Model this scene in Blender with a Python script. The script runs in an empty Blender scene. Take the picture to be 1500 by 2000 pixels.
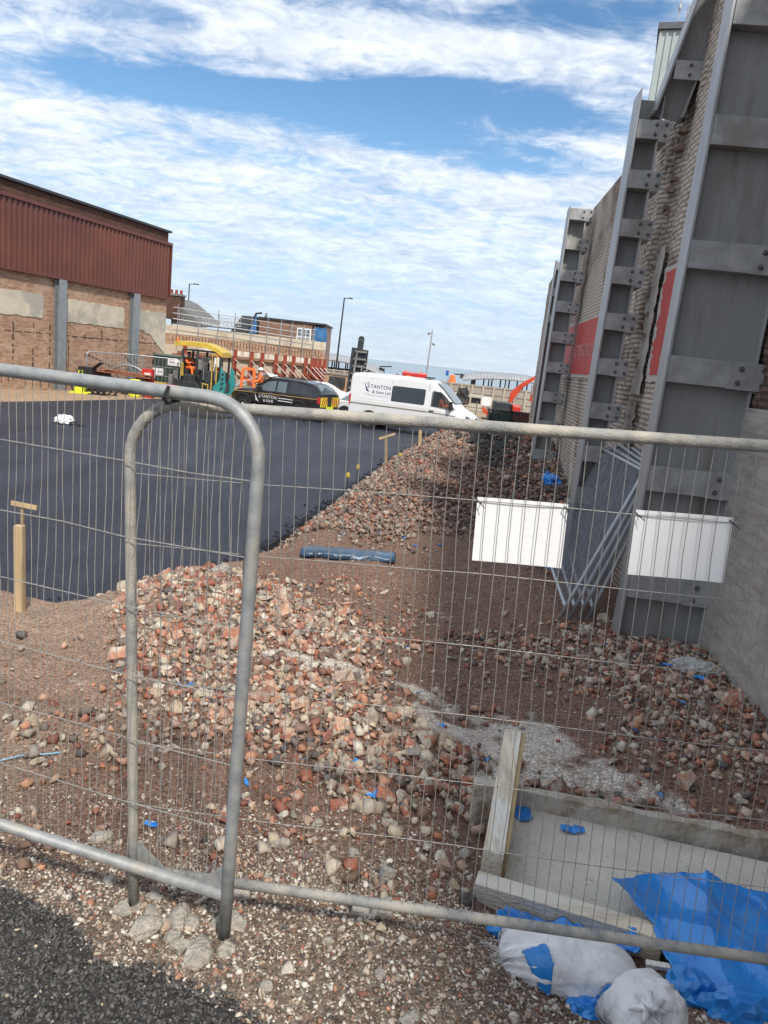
import bpy, bmesh, math, random
import numpy as np
from mathutils import Vector, Matrix, Euler, noise as mnoise
R = math.radians
random.seed(11); RNG = np.random.default_rng(7)
C = bpy.context.scene.collection

# ---------------------------------------------------------------- camera, sky, sun, exposure
F_PX = 1420.0; CAM = Vector((0, 0, 3.2))
PITCH = math.atan(295.2 / F_PX); ROLL = math.atan(0.110)
_R = Vector((1, 0, 0)); _U = Vector((0, math.sin(PITCH), math.cos(PITCH))); _F = Vector((0, math.cos(PITCH), -math.sin(PITCH)))
_IX = math.cos(ROLL) * _R + math.sin(ROLL) * _U
_IY = -math.sin(ROLL) * _R + math.cos(ROLL) * _U
cam_d = bpy.data.cameras.new('camera'); cam = bpy.data.objects.new('camera', cam_d); C.objects.link(cam)
cam_d.sensor_fit = 'VERTICAL'; cam_d.sensor_height = 36; cam_d.sensor_width = 27; cam_d.lens = 36 * F_PX / 2000
cam_d.clip_start = 0.05; cam_d.clip_end = 20000
m = Matrix((_IX, _IY, -_F)).transposed().to_4x4(); m.translation = CAM; cam.matrix_world = m
bpy.context.scene.camera = cam

SUN_EL = R(48); SUN_AZ = R(19)      # azimuth measured from -Y (behind the camera) towards +X (right)
sd = Vector((math.sin(SUN_AZ) * math.cos(SUN_EL), -math.cos(SUN_AZ) * math.cos(SUN_EL), math.sin(SUN_EL)))
sun_d = bpy.data.lights.new('sun', 'SUN'); sun = bpy.data.objects.new('sun', sun_d); C.objects.link(sun)
sun_d.energy = 2.0; sun_d.angle = R(4); sun_d.color = (1, .93, .83)
sun.rotation_euler = sd.to_track_quat('Z', 'Y').to_euler()

sc = bpy.context.scene
sc.view_settings.view_transform = 'Standard'; sc.view_settings.look = 'None'
sc.view_settings.exposure = 1.0; sc.view_settings.gamma = 1
sc.cycles.max_bounces = 6

def world():
    w = bpy.data.worlds.new('World'); sc.world = w; w.use_nodes = True
    nt = w.node_tree; N = nt.nodes; L = nt.links; N.clear()
    def n(t, **k):
        o = N.new(t)
        for a, b in k.items(): setattr(o, a, b)
        return o
    def mth(op, a, b=None, c=None, clamp=False):
        o = n('ShaderNodeMath', operation=op); o.use_clamp = clamp
        for i, v in enumerate((a, b, c)):
            if v is None: continue
            if isinstance(v, (int, float)): o.inputs[i].default_value = v
            else: L.new(v, o.inputs[i])
        return o.outputs[0]
    out = n('ShaderNodeOutputWorld')
    sky = n('ShaderNodeTexSky', sky_type='NISHITA'); sky.sun_disc = False
    sky.sun_elevation = SUN_EL; sky.sun_rotation = math.atan2(sd.x, sd.y)
    sky.air_density = 1.0; sky.dust_density = .7; sky.ozone_density = 3.5
    bg = n('ShaderNodeBackground'); bg.inputs[1].default_value = 0.078; hs = n('ShaderNodeHueSaturation'); hs.inputs['Saturation'].default_value = 1.12; hs.inputs['Hue'].default_value = .495; L.new(sky.outputs[0], hs.inputs['Color']); L.new(hs.outputs[0], bg.inputs[0])
    tc = n('ShaderNodeTexCoord'); sep = n('ShaderNodeSeparateXYZ'); L.new(tc.outputs['Generated'], sep.inputs[0])
    X, Y, Z = sep.outputs
    zc = mth('ADD', mth('MAXIMUM', Z, 0.0), 0.2)
    px = mth('DIVIDE', X, zc); py = mth('DIVIDE', Y, zc)
    cmb = n('ShaderNodeCombineXYZ'); L.new(px, cmb.inputs[0]); L.new(py, cmb.inputs[1])
    def noise(sx, sy, rot, scale, detail, rough, dist=0, off=(0, 0, 0)):
        mp = n('ShaderNodeMapping'); mp.inputs['Rotation'].default_value = (0, 0, rot); mp.inputs['Scale'].default_value = (sx, sy, 1)
        mp.inputs['Location'].default_value = off; L.new(cmb.outputs[0], mp.inputs[0])
        t = n('ShaderNodeTexNoise'); t.inputs['Scale'].default_value = scale; t.inputs['Detail'].default_value = detail
        t.inputs['Roughness'].default_value = rough; t.inputs['Distortion'].default_value = dist
        L.new(mp.outputs[0], t.inputs['Vector']); return t.outputs[0]
    big = noise(1, 1.5, R(12), 1.2, 3, .5, .3, (3.1, 1.7, 0))
    mid = noise(1, 1.6, R(-8), 4.6, 8, .64, .9, (1.3, 4.2, 0))
    fine = noise(1, 1.25, R(10), 13, 6, .6, .9, (2, 2, 0))
    # big holes of blue, as soft ellipses on the cloud layer (px, py, sx, sy, amount)
    cov = mth('ADD', mth('MULTIPLY', big, .40), mth('ADD', mth('MULTIPLY', mid, .80), mth('MULTIPLY', fine, .30)))
    for (cx, cy, ax, ay, am, rot) in HOLES:
        dx = mth('SUBTRACT', px, cx); dy = mth('SUBTRACT', py, cy)
        c_, s_ = math.cos(rot), math.sin(rot)
        a = mth('DIVIDE', mth('ADD', mth('MULTIPLY', dx, c_), mth('MULTIPLY', dy, s_)), ax)
        b = mth('DIVIDE', mth('SUBTRACT', mth('MULTIPLY', dy, c_), mth('MULTIPLY', dx, s_)), ay)
        d = mth('ADD', mth('MULTIPLY', a, a), mth('MULTIPLY', b, b))
        g = mth('DIVIDE', am, mth('ADD', 1, mth('MULTIPLY', d, d)))
        cov = mth('SUBTRACT', cov, g)
    mr = n('ShaderNodeMapRange', interpolation_type='SMOOTHSTEP'); L.new(cov, mr.inputs[0])
    mr.inputs[1].default_value = .38; mr.inputs[2].default_value = .80
    cl = mr.outputs[0]
    lo = n('ShaderNodeMapRange', interpolation_type='SMOOTHSTEP'); L.new(Z, lo.inputs[0])     # far cloud thins into haze
    lo.inputs[1].default_value = .0; lo.inputs[2].default_value = .2; lo.inputs[3].default_value = .3; lo.inputs[4].default_value = .97
    fac = mth('MULTIPLY', cl, lo.outputs[0], clamp=True)
    shade = mth('ADD', mth('MULTIPLY', noise(1, 1.6, 0, 3.4, 6, .6, .2, (7, 1, 0)), .55), mth('MULTIPLY', fine, .45))
    cr = n('ShaderNodeValToRGB'); L.new(shade, cr.inputs[0])
    cr.color_ramp.elements[0].position = .34; cr.color_ramp.elements[0].color = (.42, .49, .61, 1)
    cr.color_ramp.elements[1].position = .62; cr.color_ramp.elements[1].color = (.76, .80, .86, 1)
    bc = n('ShaderNodeBackground'); bc.inputs[1].default_value = .70; L.new(cr.outputs[0], bc.inputs[0])
    # distant moist air: pale blue-white towards the horizon
    hz = n('ShaderNodeMapRange', interpolation_type='SMOOTHERSTEP'); L.new(Z, hz.inputs[0]); hz.inputs[1].default_value = .0; hz.inputs[2].default_value = .34; hz.inputs[3].default_value = .94; hz.inputs[4].default_value = .0
    hr = n('ShaderNodeValToRGB'); L.new(Z, hr.inputs[0]); e = hr.color_ramp.elements; e[0].position = 0; e[0].color = (.44, .52, .61, 1); e[1].position = .2; e[1].color = (.30, .52, .74, 1)
    bh = n('ShaderNodeBackground'); bh.inputs[1].default_value = .74; L.new(hr.outputs[0], bh.inputs[0])
    m0 = n('ShaderNodeMixShader'); L.new(hz.outputs[0], m0.inputs[0]); L.new(bg.outputs[0], m0.inputs[1]); L.new(bh.outputs[0], m0.inputs[2])
    mx = n('ShaderNodeMixShader'); L.new(fac, mx.inputs[0]); L.new(m0.outputs[0], mx.inputs[1]); L.new(bc.outputs[0], mx.inputs[2])
    L.new(mx.outputs[0], out.inputs[0])
def _cl(px_, py_):
    r = ray(px_, py_).normalized(); z = max(r.z, 0) + .2; return r.x / z, r.y / z
def ray(px_, py_):
    dx, dy = px_ - 750, py_ - 1000
    return _F * F_PX + _IX * dx - _IY * dy
HOLES = []
for (a, b, ax, ay, am, rt) in [((330, 170), 0, .42, .16, .40, .12), ((600, 195), 0, .50, .13, .40, -.05), ((900, 175), 0, .42, .1, .34, -.1), ((760, 235), 0, .4, .16, .30, 0),
                       ((120, 20), 0, .5, .10, .22, 0), ((880, 15), 0, .55, .08, .26, 0), ((1200, 10), 0, .3, .12, .26, 0), ((900, 290), 0, .5, .14, .24, 0),
                       ((1000, 330), 0, .3, .08, .22, 0), ((330, 265), 0, .3, .12, .16, 0), ((250, 95), 0, .3, .08, .18, .2), ((620, 330), 0, .35, .15, .20, .2), ((1080, 230), 0, .4, .10, .24, 0),
                       ((100, 120), 0, .22, .1, .14, 0), ((640, 590), 0, 1.1, .9, .20, 0), ((700, 420), 0, .4, .3, .14, 0)]:
    c = _cl(*a); HOLES.append((c[0], c[1], ax * .66, ay * .55, am * .9, rt))
world()

# ---------------------------------------------------------------- helpers
def P(px_, py_, D):
    r = ray(px_, py_); return CAM + r * (D / r.y)
def PZ(px_, py_, z):
    r = ray(px_, py_); return CAM + r * ((z - CAM.z) / r.z)

class MB:
    def __init__(s): s.v = []; s.f = []; s.uv = None; s.cr = None
    def add(s, vs, fs):
        b = len(s.v); s.v += [tuple(v) for v in vs]; s.f += [tuple(i + b for i in f) for f in fs]; return s
    def box(s, c, d, M=None):
        x, y, z = d[0] / 2, d[1] / 2, d[2] / 2
        vs = [Vector((i * x, j * y, k * z)) for k in (-1, 1) for j in (-1, 1) for i in (-1, 1)]
        if M is not None: vs = [M @ v for v in vs]
        c = Vector(c)
        return s.add([v + c for v in vs], [(0, 2, 3, 1), (4, 5, 7, 6), (0, 1, 5, 4), (2, 6, 7, 3), (0, 4, 6, 2), (1, 3, 7, 5)])
    def bx(s, x0, x1, y0, y1, z0, z1):
        return s.box(((x0 + x1) / 2, (y0 + y1) / 2, (z0 + z1) / 2), (abs(x1 - x0), abs(y1 - y0), abs(z1 - z0)))
    def beam(s, a, b, w, h, up=(0, 0, 1)):
        a, b = Vector(a), Vector(b); d = (b - a); L = d.length; d.normalize(); up = Vector(up)
        if abs(d.dot(up)) > .98: up = Vector((1, 0, 0))
        sx = d.cross(up).normalized(); u = sx.cross(d).normalized()
        M = Matrix((sx, d, u)).transposed()
        return s.box((a + b) / 2, (w, L, h), M)
    def tube(s, pts, r, n=8, cap=True):
        pts = [Vector(p) for p in pts]; rs = r if isinstance(r, (list, tuple)) else [r] * len(pts)
        vs = []; fs = []; prev = None
        for i, p in enumerate(pts):
            if i == 0: t = pts[1] - p
            elif i == len(pts) - 1: t = p - pts[-2]
            else: t = (pts[i + 1] - p).normalized() + (p - pts[i - 1]).normalized()
            t.normalize()
            if prev is None:
                a = t.cross(Vector((0, 0, 1)));
                if a.length < .1: a = t.cross(Vector((0, 1, 0)))
            else: a = prev - t * prev.dot(t)
            a.normalize(); prev = a; b = t.cross(a)
            for k in range(n):
                an = 2 * math.pi * k / n; vs.append(p + (a * math.cos(an) + b * math.sin(an)) * rs[i])
        for i in range(len(pts) - 1):
            for k in range(n):
                k2 = (k + 1) % n; fs.append((i * n + k, i * n + k2, (i + 1) * n + k2, (i + 1) * n + k))
        if cap: fs.append(tuple(range(n))[::-1]); fs.append(tuple((len(pts) - 1) * n + k for k in range(n)))
        return s.add(vs, fs)
    def prism(s, poly, ax, h0, h1):
        """poly of 2D points extruded along axis ax ('x','y','z')"""
        def mk(p, h):
            return {'x': (h, p[0], p[1]), 'y': (p[0], h, p[1]), 'z': (p[0], p[1], h)}[ax]
        n = len(poly); vs = [mk(p, h0) for p in poly] + [mk(p, h1) for p in poly]
        fs = [tuple(range(n))[::-1], tuple(range(n, 2 * n))] + [(i, (i + 1) % n, n + (i + 1) % n, n + i) for i in range(n)]
        return s.add(vs, fs)
    def slab(s, pts, th):
        """planar polygon of 3D points given a thickness th along its normal"""
        pts = [Vector(p) for p in pts]; nrm = Vector((0, 0, 0))
        for i in range(len(pts)):
            a, b = pts[i], pts[(i + 1) % len(pts)]; nrm += a.cross(b)
        nrm.normalize(); n = len(pts)
        vs = pts + [p + nrm * th for p in pts]
        return s.add(vs, [tuple(range(n))[::-1], tuple(range(n, 2 * n))] + [(i, (i + 1) % n, n + (i + 1) % n, n + i) for i in range(n)])
    def lathe(s, prof, c=(0, 0, 0), ax='z', n=16):
        c = Vector(c); vs = []; fs = []
        for (r, h) in prof:
            for k in range(n):
                a = 2 * math.pi * k / n; p = (r * math.cos(a), r * math.sin(a), h)
                if ax == 'y': p = (p[0], p[2], p[1])
                if ax == 'x': p = (p[2], p[0], p[1])
                vs.append(Vector(p) + c)
        for i in range(len(prof) - 1):
            for k in range(n): fs.append((i * n + k, i * n + (k + 1) % n, (i + 1) * n + (k + 1) % n, (i + 1) * n + k))
        fs.append(tuple(range(n))[::-1]); fs.append(tuple((len(prof) - 1) * n + k for k in range(n)))
        return s.add(vs, fs)

def fixn(me):
    bm = bmesh.new(); bm.from_mesh(me); bmesh.ops.recalc_face_normals(bm, faces=bm.faces); bm.to_mesh(me); bm.free()
def obj(name, mb, mt, parent=None, smooth=False, bevel=0, off=None, fix=True, auto=None):
    me = bpy.data.meshes.new(name)
    vs = mb.v if off is None else [(v[0] - off[0], v[1] - off[1], v[2] - off[2]) for v in mb.v]
    me.from_pydata(vs, [], mb.f)
    if mb.uv is not None:
        ul = me.uv_layers.new(name='UVMap')
        for lp in me.loops: ul.data[lp.index].uv = mb.uv[lp.vertex_index]
    if fix: fixn(me)
    me.materials.append(mt)
    if smooth: me.polygons.foreach_set('use_smooth', [True] * len(me.polygons))
    o = bpy.data.objects.new(name, me); C.objects.link(o)
    if parent is not None: o.parent = parent
    if bevel:
        b = o.modifiers.new('bevel', 'BEVEL'); b.width = bevel; b.segments = 2; b.limit_method = 'ANGLE'; b.angle_limit = R(40)
    return o
def W(parent):      # world offset of an unrotated thing
    return parent.location
def thing(name, label, cat, loc=(0, 0, 0), rot=(0, 0, 0), group=None):
    o = bpy.data.objects.new(name, None); C.objects.link(o); o.location = loc; o.rotation_euler = rot; o.empty_display_size = .1
    return tag(o, label, cat, group)
def tag(o, label, cat, group=None):
    o['label'] = label; o['category'] = cat
    if group: o['group'] = group
    return o
def struct(o, kind='structure', label=None, cat=None):
    o['kind'] = kind
    if label: o['label'] = label
    if cat: o['category'] = cat
    return o
def dup(root, loc=None, rot=None, label=None, group=None, skip=()):
    def cp(o, par):
        c = o.copy(); C.objects.link(c)
        if par is not None: c.parent = par
        for ch in KIDS(o):
            cp(ch, c)
        return c
    r = cp(root, None)
    if loc is not None: r.location = loc
    if rot is not None: r.rotation_euler = rot
    if label: r['label'] = label
    if group: r['group'] = group
    return r
def KIDS(o): return [c for c in bpy.data.objects if c.parent == o]

# ---- materials
MATS = {}
def nodes(name):
    m = bpy.data.materials.new(name); m.use_nodes = True; nt = m.node_tree
    b = nt.nodes['Principled BSDF']; return m, nt, nt.nodes, nt.links, b
def mat(name, col, rough=.75, metal=0, var=.15, vscale=6, bump=.15, bscale=40, col2=None, c2s=2.5, c2p=(.5, .62), coat=0, alpha=None, trans=0, spec=None, stretch=(1, 1, 1)):
    """base colour varied by noise; an optional second colour in patches (dirt, wear); bump"""
    if name in MATS: return MATS[name]
    m, nt, N, L, b = nodes(name)
    tc = N.new('ShaderNodeTexCoord'); mp = N.new('ShaderNodeMapping'); mp.inputs['Scale'].default_value = stretch
    L.new(tc.outputs['Object'], mp.inputs[0]); V = mp.outputs[0]
    n1 = N.new('ShaderNodeTexNoise'); n1.inputs['Scale'].default_value = vscale; n1.inputs['Detail'].default_value = 6; L.new(V, n1.inputs['Vector'])
    r = N.new('ShaderNodeValToRGB'); L.new(n1.outputs[0], r.inputs[0])
    r.color_ramp.elements[0].position = .32; r.color_ramp.elements[1].position = .68
    r.color_ramp.elements[0].color = tuple(c * (1 - var) for c in col) + (1,); r.color_ramp.elements[1].color = tuple(min(1, c * (1 + var)) for c in col) + (1,)
    out = r.outputs[0]
    if col2:
        n2 = N.new('ShaderNodeTexNoise'); n2.inputs['Scale'].default_value = c2s; n2.inputs['Detail'].default_value = 9; n2.inputs['Roughness'].default_value = .65; L.new(V, n2.inputs['Vector'])
        mr = N.new('ShaderNodeMapRange'); mr.inputs[1].default_value = c2p[0]; mr.inputs[2].default_value = c2p[1]; L.new(n2.outputs[0], mr.inputs[0])
        mx = N.new('ShaderNodeMix'); mx.data_type = 'RGBA'; L.new(mr.outputs[0], mx.inputs[0]); L.new(out, mx.inputs[6]); mx.inputs[7].default_value = tuple(col2) + (1,)
        out = mx.outputs[2]
    L.new(out, b.inputs['Base Color']); b.inputs['Roughness'].default_value = rough; b.inputs['Metallic'].default_value = metal
    if spec is not None: b.inputs['Specular IOR Level'].default_value = spec
    if coat: b.inputs['Coat Weight'].default_value = coat
    if trans: b.inputs['Transmission Weight'].default_value = trans
    if alpha is not None: b.inputs['Alpha'].default_value = alpha
    if bump:
        n3 = N.new('ShaderNodeTexNoise'); n3.inputs['Scale'].default_value = bscale; n3.inputs['Detail'].default_value = 5; L.new(V, n3.inputs['Vector'])
        bp = N.new('ShaderNodeBump'); bp.inputs['Strength'].default_value = bump; bp.inputs['Distance'].default_value = .02
        L.new(n3.outputs[0], bp.inputs['Height']); L.new(bp.outputs[0], b.inputs['Normal'])
    MATS[name] = m; return m

def brickmat(name, c1, c2, mortar, paint=None, paint_p=(.45, .6), stain=(.05, .045, .04), stain_a=.5, msize=.011, bump=.6, bw=.225, rh=.075, pscale=.6, holes=True):
    m, nt, N, L, b = nodes(name)
    uv = N.new('ShaderNodeUVMap'); uv.uv_map = 'UVMap'
    nw = N.new('ShaderNodeTexNoise'); nw.inputs['Scale'].default_value = 5; nw.inputs['Detail'].default_value = 4; L.new(uv.outputs[0], nw.inputs['Vector'])
    wv = N.new('ShaderNodeVectorMath'); wv.operation = 'SCALE'; wv.inputs['Scale'].default_value = .018; L.new(nw.outputs['Color'], wv.inputs[0])
    av = N.new('ShaderNodeVectorMath'); av.operation = 'ADD'; L.new(uv.outputs[0], av.inputs[0]); L.new(wv.outputs[0], av.inputs[1])
    br = N.new('ShaderNodeTexBrick'); L.new(av.outputs[0], br.inputs['Vector'])
    br.inputs['Scale'].default_value = 1; br.inputs['Mortar Size'].default_value = msize; br.inputs['Mortar Smooth'].default_value = .25
    br.inputs['Brick Width'].default_value = bw; br.inputs['Row Height'].default_value = rh; br.inputs['Bias'].default_value = -.1
    br.inputs['Color1'].default_value = c1 + (1,); br.inputs['Color2'].default_value = c2 + (1,); br.inputs['Mortar'].default_value = mortar + (1,)
    out = br.outputs['Color']
    def noise(sc_, det=8, rg=.6, dist=0):
        t = N.new('ShaderNodeTexNoise'); t.inputs['Scale'].default_value = sc_; t.inputs['Detail'].default_value = det; t.inputs['Roughness'].default_value = rg
        t.inputs['Distortion'].default_value = dist; L.new(uv.outputs[0], t.inputs['Vector']); return t.outputs[0]
    def mr(x, a, c, lo=0, hi=1):
        t = N.new('ShaderNodeMapRange'); L.new(x, t.inputs[0]); t.inputs[1].default_value = a; t.inputs[2].default_value = c; t.inputs[3].default_value = lo; t.inputs[4].default_value = hi; return t.outputs[0]
    def mix(f, a, c, bt='MIX'):
        t = N.new('ShaderNodeMix'); t.data_type = 'RGBA'; t.blend_type = bt; L.new(f, t.inputs[0]); L.new(a, t.inputs[6])
        if isinstance(c, tuple): t.inputs[7].default_value = c + (1,)
        else: L.new(c, t.inputs[7])
        return t.outputs[2]
    g = noise(14, 4)
    st_ = N.new('ShaderNodeMapping'); st_.inputs['Scale'].default_value = (1.6, 6.5, 1); L.new(uv.outputs[0], st_.inputs[0]); tn = N.new('ShaderNodeTexNoise'); tn.inputs['Scale'].default_value = 1.5; tn.inputs['Detail'].default_value = 6; tn.inputs['Roughness'].default_value = .75; L.new(st_.outputs[0], tn.inputs['Vector'])
    out = mix(mr(tn.outputs[0], .42, .72, 0, .75), out, (.50, .42, .38), 'MULTIPLY')
    out = mix(mr(g, .25, .75, .0, .55), out, (.75, .7, .66), 'MULTIPLY')
    if paint:
        mk = N.new('ShaderNodeMath'); mk.operation = 'MULTIPLY'; L.new(mr(noise(pscale, 10, .72, .4), *paint_p), mk.inputs[0])
        L.new(mr(br.outputs['Fac'], .0, 1, 1, .5), mk.inputs[1])
        out = mix(mk.outputs[0], out, paint)
    out = mix(mr(noise(.9, 9, .7, .8), .52, .78, 0, stain_a), out, stain)
    L.new(out, b.inputs['Base Color']); b.inputs['Roughness'].default_value = .9; b.inputs['Specular IOR Level'].default_value = .25
    hm = N.new('ShaderNodeMath'); hm.operation = 'SUBTRACT'; L.new(mr(noise(22, 5, .7), 0, 1, 0, .8), hm.inputs[0]); L.new(br.outputs['Fac'], hm.inputs[1])
    bp = N.new('ShaderNodeBump'); bp.inputs['Strength'].default_value = bump; bp.inputs['Distance'].default_value = .02
    L.new(hm.outputs[0], bp.inputs['Height']); L.new(bp.outputs[0], b.inputs['Normal'])
    MATS[name] = m; return m

galv = mat('galvanised_steel', (.34, .355, .36), .58, .35, .22, 18, .12, 120, col2=(.40, .37, .32), c2s=9, c2p=(.5, .68))
galv_new = mat('bright_galvanised', (.42, .45, .48), .45, .45, .12, 14, .08, 80)
galv_dirty = mat('cement_splashed_steel', (.31, .31, .295), .75, .15, .2, 30, .35, 160, col2=(.50, .46, .385), c2s=6, c2p=(.42, .60))
wire_m = mat('wire_steel', (.34, .33, .31), .65, .3, .2, 20, 0)
wood = mat('sawn_timber', (.50, .37, .21), .85, 0, .18, 9, .25, 60, stretch=(1, 1, .12))
black_rub = mat('black_rubber', (.02, .02, .021), .7, 0, .3, 20, .2, 60)
# ---------------------------------------------------------------- ground heights (tarmac of the car park is z = 0)
def sstep(a, b, x):
    t = np.clip((x - a) / (b - a), 0, 1); return t * t * (3 - 2 * t)
def vnoise(x, y, s, seed=0, oct=3):
    """value noise, numpy"""
    x = np.asarray(x, float) / s; y = np.asarray(y, float) / s; out = 0; amp = 1; tot = 0
    for o in range(oct):
        xi = np.floor(x).astype(np.int64); yi = np.floor(y).astype(np.int64); fx = x - xi; fy = y - yi
        fx = fx * fx * (3 - 2 * fx); fy = fy * fy * (3 - 2 * fy)
        def h(i, j):
            n = (i * 374761393 + j * 668265263 + (seed + o) * 974634777) & 0x7fffffff
            n = ((n ^ (n >> 13)) * 1274126177) & 0x7fffffff
            return ((n ^ (n >> 16)) & 0xffff) / 65535.0
        v = (h(xi, yi) * (1 - fx) + h(xi + 1, yi) * fx) * (1 - fy) + (h(xi, yi + 1) * (1 - fx) + h(xi + 1, yi + 1) * fx) * fy
        out = out + v * amp; tot += amp; amp *= .5; x = x * 2.03 + 11.3; y = y * 2.03 + 5.7
    return out / tot
TARMAC = [(-22.0, 9.2), (-9, 8.3), (-4.3, 7.95), (-3.2, 7.75), (-2.6, 9.2), (-1.9, 11), (-.6, 19), (.7, 27), (2.4, 33.0), (3.2, 39), (-5, 39.5), (-11.9, 38), (-14.2, 31), (-16.4, 25), (-20.5, 14)]
def poly_sd(x, y, poly):
    """signed distance, negative inside"""
    x = np.asarray(x, float); y = np.asarray(y, float); d = np.full(x.shape, 1e9); ins = np.zeros(x.shape, bool)
    n = len(poly)
    for i in range(n):
        ax, ay = poly[i]; bx_, by = poly[(i + 1) % n]; ex, ey = bx_ - ax, by - ay
        t = np.clip(((x - ax) * ex + (y - ay) * ey) / (ex * ex + ey * ey), 0, 1)
        d = np.minimum(d, np.hypot(x - ax - t * ex, y - ay - t * ey))
        c = ((ay > y) != (by > y)) & (x < (bx_ - ax) * (y - ay) / ((by - ay) if by != ay else 1e-9) + ax)
        ins ^= c
    return np.where(ins, -d, d)
def G(x, y, cx, cy, sx, sy, rot=0):
    c, s = math.cos(rot), math.sin(rot); dx = x - cx; dy = y - cy
    a = (dx * c + dy * s) / sx; b = (-dx * s + dy * c) / sy; return np.exp(-(a * a + b * b))
def H(x, y):
    x = np.asarray(x, float); y = np.asarray(y, float)
    b = np.interp(y, [-3, 1.0, 1.6, 2.1, 2.45, 3.0, 4.0, 5.5, 8, 11, 30, 42], [1.25, 1.22, 1.16, 1.07, .98, .80, .60, .45, .30, .22, .10, 0])
    b = b - .17 * sstep(.35, 1.0, x) * sstep(1.2, 2.1, y) * (1 - sstep(3.6, 5, y))
    b = b + .48 * G(x, y, -1.75, 7.35, 1.05, .95, .3) + .30 * G(x, y, -.9, 6.1, 1.2, .8, -.5) + .18 * G(x, y, -.1, 4.9, .9, .5, -.4)
    b = b + .10 * G(x, y, 2.0, 8.8, 1.0, 1.6) + .12 * G(x, y, 3.2, 7.4, .8, .9) + .1 * G(x, y, 3.3, 5.2, .5, 2)
    xe = -2.3 + .16 * (y - 11)
    ridge = sstep(11.3, 22, y) * (1 - sstep(24.5, 29.5, y)) * sstep(0, 3.0, x - xe)
    b = b + 1.32 * ridge + .35 * G(x, y, .3, 14.8, 1.1, 1.6) * sstep(0, 1.2, x - xe)
    big = (vnoise(x, y, 1.1, 3, 3) - .5) * .16 + (vnoise(x, y, .28, 5, 3) - .5) * .06
    amp = sstep(2.0, 5, y) * (1 - sstep(30, 40, y)) * .9 + .12
    b = b + big * amp * (1 + ridge * 1.6)
    d = poly_sd(x, y, TARMAC) + (vnoise(x, y, .5, 9, 2) - .5) * .25
    k = sstep(-.05, .55, d)
    out = b * k - .09 * (1 - k)
    out = np.where(y > 42, 0.0, out)
    # beyond the site the land drops to the beach
    out = out - 8.5 * sstep(80, 95, y)
    return out
def h1(x, y): return float(H(np.array([x]), np.array([y]))[0])
def gpt(px_, py_, dz=0):
    r = ray(px_, py_); t = 1.2 / r.y
    while t * r.y < 60:
        p = CAM + r * t
        if p.z < h1(p.x, p.y) + dz: break
        t += .02 / r.y * max(1, t * r.y * .25)
    return CAM + r * t

def grid_mesh(name, xs, ys, zf, mt, colf=None, keep=None):
    X, Y = np.meshgrid(xs, ys); Z = zf(X, Y); nx, ny = len(xs), len(ys)
    vs = np.stack([X.ravel(), Y.ravel(), Z.ravel()], 1)
    i = np.arange(nx - 1)[None, :] + np.arange(ny - 1)[:, None] * nx
    fs = np.stack([i, i + 1, i + 1 + nx, i + nx], -1).reshape(-1, 4)
    if keep is not None:
        kx = (X[:-1, :-1] + X[1:, 1:]) / 2; ky = (Y[:-1, :-1] + Y[1:, 1:]) / 2
        fs = fs[keep(kx, ky).ravel()]
    return np_mesh(name, vs, fs, mt, None if colf is None else colf(X.ravel(), Y.ravel()), smooth=True)
def np_mesh(name, vs, fs, mt, col=None, smooth=False):
    me = bpy.data.meshes.new(name); k = fs.shape[1]
    me.vertices.add(len(vs)); me.vertices.foreach_set('co', vs.astype(np.float32).ravel())
    me.loops.add(fs.size); me.loops.foreach_set('vertex_index', fs.astype(np.int32).ravel())
    me.polygons.add(len(fs)); me.polygons.foreach_set('loop_start', (np.arange(len(fs)) * k).astype(np.int32))
    me.polygons.foreach_set('loop_total', np.full(len(fs), k, np.int32))
    if smooth: me.polygons.foreach_set('use_smooth', np.ones(len(fs), bool))
    if col is not None:
        ca = me.color_attributes.new('Col', 'FLOAT_COLOR', 'POINT')
        ca.data.foreach_set('color', np.concatenate([col, np.ones((len(col), 1))], 1).astype(np.float32).ravel())
    me.update(calc_edges=True); me.materials.append(mt)
    o = bpy.data.objects.new(name, me); C.objects.link(o); return o

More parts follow.
